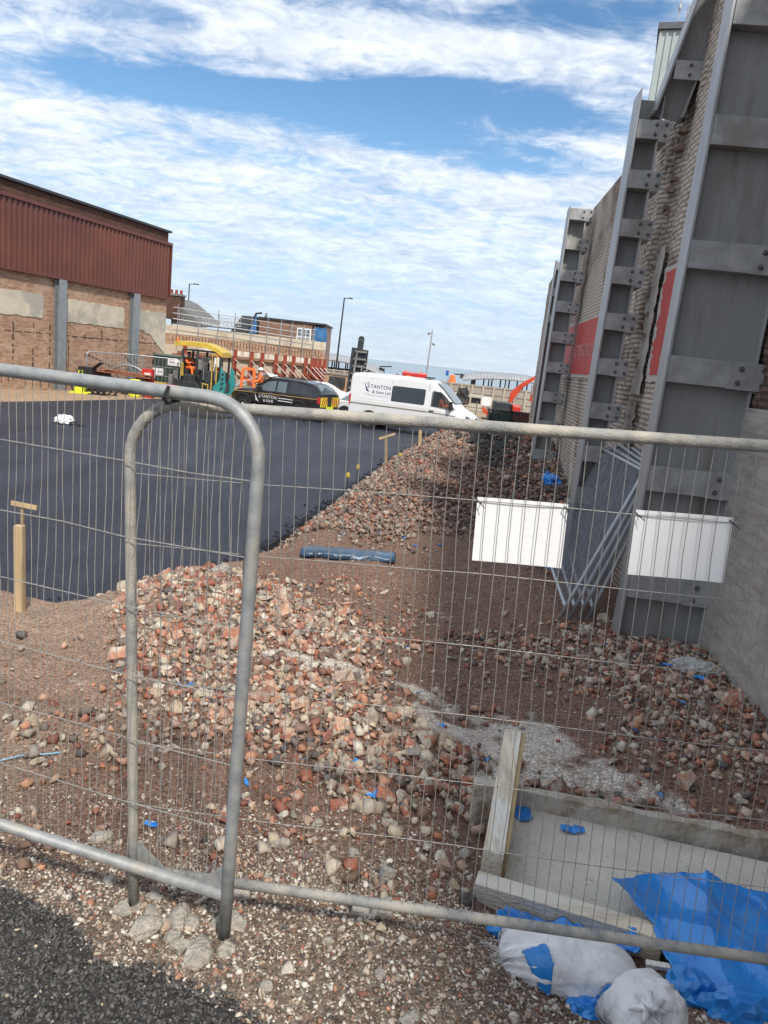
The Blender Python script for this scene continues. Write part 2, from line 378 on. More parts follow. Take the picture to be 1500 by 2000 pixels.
def colmat(name, rough=.95, nscale=60, bump=.5, speck=None, var=.35, bd=.01):
    """colour attribute (soil kind or stone kind) broken up by fine noise and specks"""
    m, nt, N, L, b = nodes(name)
    ca = N.new('ShaderNodeVertexColor'); ca.layer_name = 'Col'
    geo = N.new('ShaderNodeNewGeometry'); V = geo.outputs['Position']
    n1 = N.new('ShaderNodeTexNoise'); n1.inputs['Scale'].default_value = nscale; n1.inputs['Detail'].default_value = 8; n1.inputs['Roughness'].default_value = .7; L.new(V, n1.inputs['Vector'])
    mr = N.new('ShaderNodeMapRange'); mr.inputs[1].default_value = .3; mr.inputs[2].default_value = .7; mr.inputs[3].default_value = 1 - var; mr.inputs[4].default_value = 1 + var; L.new(n1.outputs[0], mr.inputs[0])
    mm = N.new('ShaderNodeVectorMath'); mm.operation = 'SCALE'; L.new(ca.outputs[0], mm.inputs[0]); L.new(mr.outputs[0], mm.inputs['Scale'])
    out = mm.outputs[0]
    if speck:
        vo = N.new('ShaderNodeTexVoronoi'); vo.inputs['Scale'].default_value = speck; L.new(V, vo.inputs['Vector'])
        sp = N.new('ShaderNodeSeparateColor'); L.new(vo.outputs['Color'], sp.inputs[0])
        r = N.new('ShaderNodeValToRGB'); L.new(sp.outputs[0], r.inputs[0]); r.color_ramp.interpolation = 'CONSTANT'
        e = r.color_ramp.elements; e[0].position = 0; e[0].color = (.55, .5, .48, 1); e[1].position = .3; e[1].color = (1, 1, 1, 1)
        a = e.new(.62); a.color = (1.25, 1.0, .85, 1); a = e.new(.78); a.color = (1.5, 1.45, 1.4, 1); a = e.new(.93); a.color = (1.75, 1.75, 1.75, 1)
        mx = N.new('ShaderNodeMix'); mx.data_type = 'RGBA'; mx.blend_type = 'MULTIPLY'; mx.inputs[0].default_value = .8; L.new(out, mx.inputs[6]); L.new(r.outputs[0], mx.inputs[7]); out = mx.outputs[2]
    L.new(out, b.inputs['Base Color']); b.inputs['Roughness'].default_value = rough; b.inputs['Specular IOR Level'].default_value = .2
    bp = N.new('ShaderNodeBump'); bp.inputs['Strength'].default_value = bump; bp.inputs['Distance'].default_value = bd
    n2 = N.new('ShaderNodeTexNoise'); n2.inputs['Scale'].default_value = nscale * .7; n2.inputs['Detail'].default_value = 9; n2.inputs['Roughness'].default_value = .75; L.new(V, n2.inputs['Vector'])
    L.new(n2.outputs[0], bp.inputs['Height']); L.new(bp.outputs[0], b.inputs['Normal'])
    return m
SOIL = np.array([.175, .115, .088]); TAN = np.array([.27, .20, .15]); DUST = np.array([.47, .44, .395]); SHELL = np.array([.20, .165, .13]); FARB = np.array([.20, .145, .115]); SAND = np.array([.34, .26, .18])
def m2(a, b, t): return a * (1 - t[:, None]) + b * t[:, None]
def dustmask(x, y):
    n = vnoise(x, y, .22, 21, 5)
    d = np.maximum(1.7 * G(x, y, 1.12, 5.1, .68, .50, -.2), .85 * G(x, y, .15, 5.62, .95, .34, -.15)); d = np.maximum(d, 1.25 * G(x, y, 1.5, 4.6, .85, .28))
    d = np.maximum(d, .5 * G(x, y, 1.6, 7.4, .8, .4))
    return sstep(.40, .66, np.minimum(d, 1.25) * .72 + (n - .5) * 1.5)
def ground_col(x, y):
    n = vnoise(x, y, .8, 15, 4); n2 = vnoise(x, y, 2.5, 16, 3)
    c = np.tile(SOIL, (len(x), 1)); c = m2(c, TAN, sstep(.3, 1.0, sstep(-.6, -2.6, x + (n - .5) * 1.2) * 1.0 + (n - .5) * .3))
    c = m2(c, FARB, sstep(10.5, 14, y + (n - .5) * 3)); c = m2(c, SOIL * 1.15, sstep(.5, .75, n2) * .5)
    c = m2(c, DUST, dustmask(x, y))
    c = m2(c, SHELL, 1 - sstep(2.35, 3.3, y + (n - .5) * 1.0 + .55 * sstep(.3, 1.0, x)))
    c = m2(c, SAND, sstep(30, 36, y) + sstep(-11, -13, x) * (y > 7) * (1 - sstep(30, 36, y)))
    return c * (0.82 + .36 * vnoise(x, y, .12, 30, 3))[:, None]
gm = colmat('bare_ground_soil', .96, 55, .7, speck=75, var=.35, bd=.012)
xs = np.concatenate([np.linspace(-160, -30, 20)[:-1], np.linspace(-30, -6, 60)[:-1], np.arange(-6, -3.2, .09), np.arange(-3.2, 4.6, .035), np.arange(4.6, 7, .12), np.linspace(7, 30, 20), np.linspace(35, 200, 14)])
ys = np.concatenate([np.linspace(-30, .6, 14)[:-1], np.arange(.6, 9.5, .035), np.arange(9.5, 16, .06), np.arange(16, 32, .12), np.linspace(32, 42, 24), np.linspace(43, 100, 30)])
ground = grid_mesh('ground', xs, ys, H, gm, ground_col); struct(ground)

# car park tarmac
def tarmat():
    m, nt, N, L, b = nodes('fresh_tarmac')
    geo = N.new('ShaderNodeNewGeometry'); V = geo.outputs['Position']
    def noise(s, d=6, r=.6):
        t = N.new('ShaderNodeTexNoise'); t.inputs['Scale'].default_value = s; t.inputs['Detail'].default_value = d; t.inputs['Roughness'].default_value = r; L.new(V, t.inputs['Vector']); return t.outputs[0]
    r = N.new('ShaderNodeValToRGB'); L.new(noise(.35, 4), r.inputs[0]); e = r.color_ramp.elements
    e[0].position = .3; e[0].color = (.020, .024, .037, 1); e[1].position = .7; e[1].color = (.036, .041, .057, 1)
    r2 = N.new('ShaderNodeMapRange'); L.new(noise(22, 6, .85), r2.inputs[0]); r2.inputs[1].default_value = .3; r2.inputs[2].default_value = .72; r2.inputs[3].default_value = .30; r2.inputs[4].default_value = 2.1
    mp = N.new('ShaderNodeMapping'); mp.inputs['Rotation'].default_value = (0, 0, R(18)); mp.inputs['Scale'].default_value = (1.1, .06, 1); L.new(V, mp.inputs[0])
    t2 = N.new('ShaderNodeTexNoise'); t2.inputs['Scale'].default_value = 1.4; t2.inputs['Detail'].default_value = 5; L.new(mp.outputs[0], t2.inputs['Vector'])      # roller lanes
    r3 = N.new('ShaderNodeMapRange'); L.new(t2.outputs[0], r3.inputs[0]); r3.inputs[1].default_value = .35; r3.inputs[2].default_value = .65; r3.inputs[3].default_value = .8; r3.inputs[4].default_value = 1.28
    ml = N.new('ShaderNodeMath'); ml.operation = 'MULTIPLY'; L.new(r2.outputs[0], ml.inputs[0]); L.new(r3.outputs[0], ml.inputs[1])
    mm = N.new('ShaderNodeVectorMath'); mm.operation = 'SCALE'; L.new(r.outputs[0], mm.inputs[0]); L.new(ml.outputs[0], mm.inputs['Scale'])
    L.new(mm.outputs[0], b.inputs['Base Color']); b.inputs['Roughness'].default_value = .6; b.inputs['Specular IOR Level'].default_value = .42
    bp = N.new('ShaderNodeBump'); bp.inputs['Strength'].default_value = 1; bp.inputs['Distance'].default_value = .035
    L.new(noise(34, 6, .8), bp.inputs['Height']); L.new(bp.outputs[0], b.inputs['Normal'])
    return m
rs = np.random.default_rng(5)
tm = tarmat(); b_ = MB(); edge = []
for i in range(len(TARMAC)):
    a = Vector(TARMAC[i]); c = Vector(TARMAC[(i + 1) % len(TARMAC)]); k = max(2, int((c - a).length / .35))
    for j in range(k):
        p = a.lerp(c, j / k); q = p + Vector((mnoise.noise(Vector((p.x * 1.3, p.y * 1.3, 0))), mnoise.noise(Vector((p.x * 1.3, p.y * 1.3, 9))))) * .10; edge.append((q.x, q.y))
b_.prism(edge, 'z', -.12, .03); cp = obj('car_park', b_, tm); struct(cp)
b_ = MB()
q = PZ(405, 812, .04); ep = []
for k in range(22):
    a = 2 * math.pi * k / 22; rr = 1 + .12 * math.sin(3 * a) + .08 * math.sin(7 * a + 1); ep.append((q.x + 1.15 * rr * math.cos(a), q.y + 1.25 * rr * math.sin(a)))
for (s_, z0, z1) in ((1, .03, .034), (.8, .034, .06), (.5, .06, .085)):
    b_.prism([(q.x + (x - q.x) * s_, q.y + (y - q.y) * s_) for x, y in ep], 'z', z0, z1)
tag(obj('asphalt_patch', b_, mat('loose_asphalt', (.018, .018, .02), .95, 0, .4, 8, .9, 30)), 'rough black round patch of loose asphalt on the dark new tarmac', 'patch')

# loose black crumbs along the ragged edge of the new tarmac
ed = np.array(edge); k = rs.integers(0, len(ed), 16000); jx = rs.normal(0, .13, 16000); jy = rs.normal(0, .13, 16000); t_ = rs.uniform(0, 1, 16000)[:, None]; p_ = ed[k] * (1 - t_) + ed[(k + 1) % len(ed)] * t_ + np.stack([jx, jy], 1)
kk = (p_[:, 0] > -6) & (p_[:, 1] < 30); p_ = p_[kk]; s_ = .008 + rs.gamma(1.6, .008, len(p_)); CRUMBS = (p_, s_)
# sea
def seamat():
    m, nt, N, L, b = nodes('sea_water')
    b.inputs['Base Color'].default_value = (.27, .34, .39, 1); b.inputs['Roughness'].default_value = .5
    tc = N.new('ShaderNodeNewGeometry'); mp = N.new('ShaderNodeMapping'); mp.inputs['Scale'].default_value = (.03, .14, .1); L.new(tc.outputs['Position'], mp.inputs[0])
    n1 = N.new('ShaderNodeTexNoise'); n1.inputs['Scale'].default_value = 3; n1.inputs['Detail'].default_value = 9; L.new(mp.outputs[0], n1.inputs['Vector'])
    bp = N.new('ShaderNodeBump'); bp.inputs['Strength'].default_value = 1; bp.inputs['Distance'].default_value = 1.6; L.new(n1.outputs[0], bp.inputs['Height']); L.new(bp.outputs[0], b.inputs['Normal'])
    return m
b_ = MB().add([(-9000, 88, -6), (9000, 88, -6), (9000, 14000, -6), (-9000, 14000, -6)], [(0, 1, 2, 3)])
struct(obj('sea', b_, seamat()))

# foreground road of coarse asphalt, ragged edge
RE = [PZ(a, b, z) for a, b, z in [(-420, 1500, 1.05), (0, 1668, 1.07), (70, 1700, 1.08), (150, 1765, 1.1), (205, 1850, 1.11), (290, 1868, 1.12), (370, 1905, 1.13), (440, 1935, 1.14), (500, 1975, 1.15), (560, 2030, 1.16), (640, 2200, 1.18)]]
ROAD = [(p.x, p.y) for p in RE] + [(.6, -3), (-8, -3), (-8, 4.2)]
def road_in(x, y, off=0): return poly_sd(x, y, ROAD) + (vnoise(x, y, .12, 41, 3) - .5) * .13 < off
def road_h(x, y): return H(x, y) + .03 * sstep(.0, -.12, poly_sd(x, y, ROAD)) + .004 + (vnoise(x, y, .03, 44, 2) - .5) * .012
def roadcol(x, y):
    n = vnoise(x, y, .35, 50, 3); c = np.tile(np.array([.06, .059, .058]), (len(x), 1)); c = m2(c, np.array([.075, .072, .066]), sstep(.5, .8, n) * .8)
    return c
rm = colmat('coarse_road_asphalt', .7, 90, 1, speck=95, var=.4, bd=.01)
road = grid_mesh('road', np.concatenate([np.linspace(-8, -2.2, 40)[:-1], np.arange(-2.2, .6, .014)]), np.concatenate([np.linspace(-3, 1.2, 30)[:-1], np.arange(1.2, 3.2, .014), np.linspace(3.2, 4.2, 10)]), road_h, rm, roadcol, keep=lambda x, y: road_in(x, y)); struct(road)

# ---------------------------------------------------------------- stones
def ico_template(kind, rs):
    if kind == 'brick':
        v = np.array([(i, j, k) for i in (-1, 1) for j in (-1, 1) for k in (-1, 1)], float)
        v = v * np.array([1, rs.uniform(.55, .9), rs.uniform(.4, .75)]) + rs.normal(0, .16, (8, 3))
        cut = rs.integers(0, 8); v[cut] *= rs.uniform(.35, .7)
        q = [(0, 1, 3, 2), (4, 6, 7, 5), (0, 4, 5, 1), (2, 3, 7, 6), (0, 2, 6, 4), (1, 5, 7, 3)]
        f = [(a, b, c) for a, b, c, d in q] + [(a, c, d) for a, b, c, d in q]
        return v * .62, np.array(f)
    bm = bmesh.new(); bmesh.ops.create_icosphere(bm, subdivisions=2 if kind == 'big' else 1, radius=1)
    v = np.array([p.co[:] for p in bm.verts]); f = np.array([[q.index for q in p.verts] for p in bm.faces]); bm.free()
    if kind == 'shell': v = v * np.array([1, .8, .28]); return v, f
    # angular: clip the ball by random planes
    for _ in range(11 if kind != 'small' else 8):
        d = rs.normal(size=3); d /= np.linalg.norm(d); h = rs.uniform(.36, .68); s = v @ d; over = s > h
        v[over] -= np.outer(s[over] - h, d)
    v = v * np.array([1.15, rs.uniform(.6, .95), rs.uniform(.4, .75)]) + rs.normal(0, .04, v.shape)
    return v, f
TPL = {k: [ico_template(k, np.random.default_rng(100 + i)) for i in range(14)] for k in ('brick', 'big', 'small', 'shell')}
def rotm(n, rs, flat=.5):
    a = rs.uniform(0, 2 * math.pi, n); b = rs.normal(0, flat, n); c = rs.normal(0, flat, n)
    ca, sa, cb, sb, cc, s_c = np.cos(a), np.sin(a), np.cos(b), np.sin(b), np.cos(c), np.sin(c); o = np.ones(n); z = np.zeros(n)
    Rz = np.stack([ca, -sa, z, sa, ca, z, z, z, o], 1).reshape(n, 3, 3); Rx = np.stack([o, z, z, z, cb, -sb, z, sb, cb], 1).reshape(n, 3, 3); Ry = np.stack([cc, z, s_c, z, o, z, -s_c, z, cc], 1).reshape(n, 3, 3)
    return Rz @ Rx @ Ry
def scatter(name, P_, S, cols, kind, mt, rs, flat=.6):
    n = len(P_); t = rs.integers(0, 14, n); VS = []; FS = []; CS = []; base = 0; M_ = rotm(n, rs, flat)
    for k in range(14):
        i = np.where(t == k)[0]
        if not len(i): continue
        v, f = TPL[kind][k]
        w = np.einsum('nij,vj->nvi', M_[i], v) * S[i][:, None, None] + P_[i][:, None, :]
        VS.append(w.reshape(-1, 3)); FS.append((f[None] + (np.arange(len(i)) * len(v))[:, None, None] + base).reshape(-1, 3)); CS.append(np.repeat(cols[i], len(v), 0)); base += len(i) * len(v)
    return np_mesh(name, np.concatenate(VS), np.concatenate(FS), mt, np.concatenate(CS))
stone_m = colmat('broken_stone', .9, 90, .6, var=.28, bd=.006)
BRK = np.array([(.40, .165, .105), (.33, .13, .085), (.48, .25, .165), (.25, .11, .08), (.43, .22, .15), (.50, .31, .215), (.46, .33, .25)])
CON = np.array([(.46, .40, .32), (.52, .46, .37), (.37, .32, .26), (.56, .51, .43), (.30, .27, .235), (.46, .37, .27), (.56, .47, .35), (.44, .33, .25)])
DRK = np.array([(.16, .13, .12), (.20, .13, .10), (.22, .18, .15), (.12, .11, .11)])
PNK = np.array([(.36, .25, .20), (.30, .20, .16), (.42, .33, .27), (.27, .18, .14), (.46, .39, .33)])
def pickcol(n, sets, w, rs, j=.12):
    which = rs.choice(len(sets), n, p=np.array(w) / sum(w)); out = np.zeros((n, 3))
    for k, s in enumerate(sets):
        i = which == k; out[i] = s[rs.integers(0, len(s), i.sum())]
    return (out * .92 + np.array([.2, .145, .11]) * .08) * (1 + rs.normal(0, j, (n, 1)))
def blocked(x, y):
    """footprints kept free of loose stones: slab, timbers, sacks"""
    return (poly_sd(x, y, PAD) < .0) | (poly_sd(x, y, TARMAC) < .04)
PAD = [(.60, 3.02), (1.0, 4.35), (3.9, 3.95), (3.2, 2.5), (1.2, 2.78)]
def dens_heap(x, y):
    n = vnoise(x, y, .5, 61, 3)
    d = 1.15 * G(x, y, -1.6, 7.2, 1.25, 1.15) + .9 * G(x, y, -1.15, 6.0, .95, .8) + 1.15 * G(x, y, -.25, 4.75, 1.05, .55, -.35) + .6 * G(x, y, .4, 4.3, .5, .5)
    d = d + .25 * G(x, y, -1.9, 5.0, .6, .7) + .35 * G(x, y, 2.4, 7.3, 1.2, .7) + .62 * G(x, y, 3.2, 7.0, .9, .8) + .38 * G(x, y, 2.9, 5.2, .6, 1.2) + .16 * G(x, y, -.4, 3.4, 1.6, .5)
    return np.clip(d + (n - .5) * .6, 0, 1) * (1 - dustmask(x, y) * .9) * (1 - .93 * sstep(-.34, -.40, x / np.maximum(y, .1) + (n - .5) * .06) * sstep(4.3, 4.9, y))
def sample(n, x0, x1, y0, y1, dens, rs):
    x = rs.uniform(x0, x1, n); y = rs.uniform(y0, y1, n); k = rs.uniform(0, 1, n) < dens(x, y); x, y = x[k], y[k]; k = ~blocked(x, y); return x[k], y[k]
def lay(x, y, s, rs, sink=.25, pile=0):
    z = H(x, y) + s * (sink) + rs.uniform(0, 1, len(x)) ** 2 * pile
    return np.stack([x, y, z], 1)
# big separate pieces: the largest showing, each an object of its own (shared template meshes, own material by colour)
def singles():
    n = 5200; x, y = sample(n, -3.4, 3.8, 2.7, 8.8, lambda a, b: dens_heap(a, b) ** 1.2, rs)
    s = .03 + rs.gamma(2.2, .0105, len(x)); score = s / np.hypot(np.hypot(x, y), 2.6); idx = np.argsort(-score)[:560]
    x, y, s = x[idx], y[idx], s[idx]
    kinds = [('brick_fragment', 'brick', BRK), ('stone_fragment', 'big', CON)]
    cache = {}
    zone_n = {}
    for i in range(len(x)):
        isb = rs.uniform() < (.48 if x[i] < .6 else .40); nm, kd, pal = kinds[0 if isb else 1]
        if zone_n.get(nm, 0) >= 280: continue
        zone_n[nm] = zone_n.get(nm, 0) + 1
        ti = int(rs.integers(0, 14)); ci = int(rs.integers(0, len(pal)))
        if (nm, ti, ci) not in cache:
            v, f = TPL[kd][ti]; col = pal[ci]; me = bpy.data.meshes.new(nm); me.from_pydata([tuple(p) for p in v], [], [tuple(q) for q in f.tolist()])
            fixn(me)
            me.materials.append(mat('%s_%s' % (nm, 'abcdefgh'[ci]), tuple(col), .92, 0, .22, 3, .5, 9, col2=(.50, .45, .38) if isb else (.30, .25, .2), c2s=1.3, c2p=(.5, .62))); cache[(nm, ti, ci)] = me
        o = bpy.data.objects.new(nm, cache[(nm, ti, ci)]); C.objects.link(o)
        o.location = (x[i], y[i], h1(x[i], y[i]) + s[i] * .3); o.scale = (s[i],) * 3; o.rotation_euler = (rs.normal(0, .6), rs.normal(0, .6), rs.uniform(0, 6.28))
        if isb: tag(o, 'broken piece of red orange brick lying in the rubble behind the wire fence', 'brick', 'broken brick pieces in the rubble')
        else: tag(o, 'pale grey broken stone or mortar lump lying in the rubble behind the fence', 'stone', 'pale stone lumps in the rubble')
singles()
# the mass of smaller rubble
x, y = sample(42000, -3.6, 3.9, 2.6, 9.6, lambda a, b: dens_heap(a, b), rs); s = np.clip(.012 + rs.gamma(1.7, .0105, len(x)), 0, .065)
half = rs.uniform(size=len(x)) < .72
st1 = scatter('brick_rubble', lay(x[half], y[half], s[half], rs, .3, .02), s[half], pickcol(half.sum(), [BRK, CON, DRK, PNK], [.48, .26, .14, .12], rs), 'brick', stone_m, rs)
st2 = scatter('stone_rubble', lay(x[~half], y[~half], s[~half], rs, .3, .02), s[~half], pickcol((~half).sum(), [CON, BRK, DRK], [.7, .12, .18], rs), 'small', stone_m, rs)
struct(st1, 'stuff', 'mass of small broken red brick chips covering the heap and ground', 'rubble'); struct(st2, 'stuff', 'mass of small pale stone and mortar chips covering the heap and ground', 'rubble')
# thin cover of grit everywhere
def dthin(a, b): return np.clip(.55 + (vnoise(a, b, .6, 77, 3) - .5) * 1.6, .05, 1) * (1 - .88 * dustmask(a, b)) * (1 - .75 * sstep(-.34, -.40, a / b) * sstep(4.3, 4.9, b))
x, y = sample(42000, -4.6, 4.2, 2.5, 12.5, dthin, rs); s = .004 + rs.gamma(1.5, .0042, len(x))
o = scatter('grit', lay(x, y, s, rs, .35), s, pickcol(len(x), [CON, BRK, DRK, PNK], [.3, .22, .3, .3], rs), 'small', stone_m, rs); struct(o, 'stuff', 'fine brown grit and small stones strewn over the bare soil', 'grit')
# far mound
def dmound(a, b):
    xe = -2.1 + .16 * (b - 11); return np.clip(sstep(11.0, 13.5, b + (vnoise(a, b, 1, 81, 3) - .5) * 3) * sstep(-.1, .4, a - xe) * (.55 + vnoise(a, b, .9, 82, 3) * .7), 0, 1)
x, y = sample(56000, -2.5, 5.3, 10.5, 28, dmound, rs); s = np.clip(.02 + rs.gamma(1.7, .0125, len(x)), 0, .12)
tpink = sstep(2.5, -.5, x - .12 * (y - 11)); c1 = pickcol(len(x), [PNK * .85, CON * .8, BRK * .9, DRK], [.5, .08, .17, .25], rs); c2 = pickcol(len(x), [PNK, DRK, BRK], [.25, .6, .15], rs)
o = scatter('mound_rubble', lay(x, y, s, rs, .25, .06), s, m2(c2, c1, tpink), 'brick', stone_m, rs); struct(o, 'stuff', 'brown stones and brick rubble covering the long mound beside the wall', 'rubble')
# shelly gravel in front
def dsh(a, b):
    r_ = poly_sd(a, b, ROAD); return np.clip(1.15 - sstep(2.45, 3.5, b + (vnoise(a, b, .5, 91, 3) - .5) * .9 + .45 * sstep(.3, 1., a)), 0, 1) * (r_ > -.03)
x, y = sample(90000, -2.9, 1.9, 1.25, 3.7, dsh, rs); s = np.clip(.002 + rs.gamma(1.5, .0018, len(x)), 0, .015)
half = rs.uniform(size=len(x)) < .24
o = scatter('shell_gravel', lay(x[half], y[half], s[half], rs, .4), s[half] * 1.6, pickcol(half.sum(), [np.array([(.60, .55, .47), (.72, .68, .60), (.46, .39, .31)])], [1], rs), 'shell', stone_m, rs, .5); struct(o, 'stuff', 'crushed white sea shells mixed in the gravel strip by the road', 'gravel')
o = scatter('gravel', lay(x[~half], y[~half], s[~half] * 1.25, rs, .4), s[~half] * 1.25, pickcol((~half).sum(), [CON, BRK, DRK, PNK], [.25, .12, .40, .23], rs), 'small', stone_m, rs); struct(o, 'stuff', 'mixed brown and grey gravel between the road edge and the wire fence', 'gravel')
x, y = sample(800, -2.6, 1.5, 1.3, 3.2, lambda a, b: dsh(a, b) * .8, rs); s = .008 + rs.gamma(1.6, .006, len(x))
o = scatter('pebbles', lay(x, y, s, rs, .35), s, pickcol(len(x), [CON, BRK, DRK], [.6, .2, .2], rs), 'big', stone_m, rs); struct(o, 'stuff', 'larger loose pebbles and brick chips on the gravel strip', 'gravel')
p_, s_ = CRUMBS; o = scatter('tarmac_crumbs', np.stack([p_[:, 0], p_[:, 1], np.maximum(H(p_[:, 0], p_[:, 1]), np.where(poly_sd(p_[:, 0], p_[:, 1], TARMAC) < 0, .03, -1)) + s_ * .3], 1), s_, np.clip(np.array([.03, .032, .04]) * (1 + rs.normal(0, .3, (len(p_), 1))), .008, 1), 'small', stone_m, rs); struct(o, 'stuff', 'loose black tarmac crumbs along the ragged edge of the new surface', 'crumbs')
# road chippings
n = 30000; x = rs.uniform(-2.4, .4, n); y = rs.uniform(1.25, 2.9, n); k = road_in(x, y, .015); x, y = x[k], y[k]; s = .004 + rs.gamma(2.0, .0022, len(x))
c = np.array([.10, .097, .092]) * (1 + rs.normal(0, .3, (len(x), 1))); lt = rs.uniform(size=len(x)) < .02; c[lt] = CON[rs.integers(0, 7, lt.sum())]
o = scatter('road_chippings', np.stack([x, y, road_h(x, y) + s * .2], 1), s, np.clip(c, .01, 1), 'small', colmat('black_chippings', .45, 120, .3, var=.25), rs); struct(o, 'stuff', 'black bitumen coated chippings of the coarse road surface', 'chippings')
# ---------------------------------------------------------------- temporary fence panels
def arc_frame(L, Hh, rc, leg):
    pts = [(0, 0, 0), (0, 0, .4), (0, 0, 1.0), (0, 0, Hh - rc)]
    for k in range(1, 9):
        a = math.pi / 2 * k / 8; pts.append((rc - rc * math.cos(a), 0, Hh - rc + rc * math.sin(a)))
    mid = len(pts); pts += [(L * .35, 0, Hh), (L * .65, 0, Hh), (L - rc, 0, Hh)]
    for k in range(1, 9):
        a = math.pi / 2 * k / 8; pts.append((L - rc + rc * math.sin(a), 0, Hh - rc + rc * math.cos(a)))
    pts += [(L, 0, 1.0), (L, 0, .4), (L, 0, 0)]
    return pts
def make_panel(name, label, pitch, tube_m, rail_m, wm, r=.0205, kink=.0, L=3.5, hw=(.23, .49, .75, 1.01, 1.27, 1.53), group=None, rc=.19, seed=1, wr=.0019, plates=True):
    rr = random.Random(seed); t = thing(name, label, 'fence panel', group=group); Hh = 2.0
    obj('frame', MB().tube(arc_frame(L, Hh, rc, .17), r, 12), tube_m, t, smooth=True)
    obj('bottom_rail', MB().tube([(0.015, 0, .174), (L * .5, 0, .17), (L - .015, 0, .174)], r * .98, 12), rail_m, t, smooth=True)
    m = MB(); n = int((L - .05) / pitch)
    zs = [Hh - h for h in hw]; lev = [Hh - .005] + zs + [.175]
    for i in range(1, n):
        x = .025 + i * pitch; ztop = Hh
        if x < rc: ztop = Hh - rc + math.sqrt(max(0, rc * rc - (rc - x) ** 2))
        if L - x < rc: ztop = Hh - rc + math.sqrt(max(0, rc * rc - (rc - (L - x)) ** 2))
        pts = []
        ph = rr.uniform(-1, 1)
        for j, z in enumerate([ztop] + [q for q in zs if q < ztop] + [.175]):
            dx = rr.gauss(0, kink) + kink * 1.4 * math.sin(j * 2.1 + i * .35); dy = -.004 + rr.gauss(0, kink * .7)
            if j == 0: dx *= .2
            pts.append((x + dx, dy, z))
            if kink and j and z > .3: pts.append((x + dx * .6 + rr.gauss(0, kink * .5), dy, z - .13))
        m.tube(pts, wr, 4, cap=False)
    for j, z in enumerate(zs):
        pts = [(.0, .003, z)] + [(L * k / 14, .003 + rr.gauss(0, kink), z + rr.gauss(0, kink * .9) - .004 * math.sin(k)) for k in range(1, 14)] + [(L, .003, z)]
        m.tube(pts, wr * 1.25, 5, cap=False)
    obj('wire_mesh', m, wm, t, fix=False)
    if plates:
        for (x0, s) in ((0.018, 1), (L - .018, -1)):
            obj('corner_plate', MB().prism([(x0, .19), (x0 + s * .115, .19), (x0, .30)], 'y', -.004, .004), galv, t)
    return t
pa = make_panel('fence_panel', 'galvanised mesh fence panel nearest the camera with rounded corner, reaching out of the left side', .0345, galv, galv, wire_m, r=.0235, wr=.0016, kink=.0035, hw=(.254, .516, .775, 1.03, 1.29, 1.55), group='mesh fence panels across the foreground', seed=3)
pa.location = (-.425, 2.35, 1.02); pa.rotation_euler = (R(0), 0, math.atan2(.252, -.967))
clip = MB().tube([(.325, -.035, 1.975), (.33, .03, 1.965), (.33, .05, 1.985), (.325, .03, 2.02)], .007, 6); obj('coupler_band', clip, black_rub, pa)
pb = make_panel('fence_panel', 'galvanised mesh fence panel carrying two blank white boards, in front of the rubble', .0435, galv_dirty, galv_dirty, wire_m, r=.0198, kink=.0016, hw=(.25, .505, .765, 1.025, 1.285, 1.545), group='mesh fence panels across the foreground', seed=8, wr=.0014)
pb.location = (-.82, 2.5, .97); pb.rotation_euler = (0, -R(2.66), math.atan2(-.1, .995))
bpy.context.view_layer.update(); MBp = pb.matrix_basis.copy()
white_b = mat('white_board', (.90, .90, .90), .45, 0, .03, 3, .02, 10)
for i, (t0, t1, ht, lab) in enumerate([(1.213, 1.511, 1.752, 'blank white rectangular board cable tied to the fence wires, nearer the curved frame corner'), (1.728, 2.033, 1.752, 'blank white rectangular board cable tied to the fence in front of the steel column foot')]):
    s = thing('blank_board', lab, 'sign', group='blank white boards on the fence'); s.matrix_basis = MBp @ Matrix.Translation((t0, .009, ht))
    w_ = t1 - t0; tilt = -.012 if i == 0 else .0
    m = MB(); n = 12     # a thin sheet with a shallow bow and a folded top lip
    for k in range(n):
        x0, x1 = w_ * k / n, w_ * (k + 1) / n; y0 = .004 * math.sin(math.pi * k / n); y1 = .004 * math.sin(math.pi * (k + 1) / n)
        m.slab([(x0, y0, -.207), (x1, y1, -.207 + tilt * 0), (x1, y1, .012), (x0, y0, .012)], .003)
    obj('sheet', m, white_b, s); obj('top_lip', MB().bx(0, w_, -.0022, .0, .001, .012), white_b, s)
    for x_ in (.006, w_ - .006):
        obj('cable_tie', MB().tube([(x_ - .004, .006, .004), (x_ - .006, -.02, .002), (x_ + .008, -.023, -.008), (x_ + .006, .006, -.006)], .0022, 5).tube([(x_ + .008, -.023, -.008), (x_ + .02, -.03, -.018)], .0016, 4), black_rub, s)

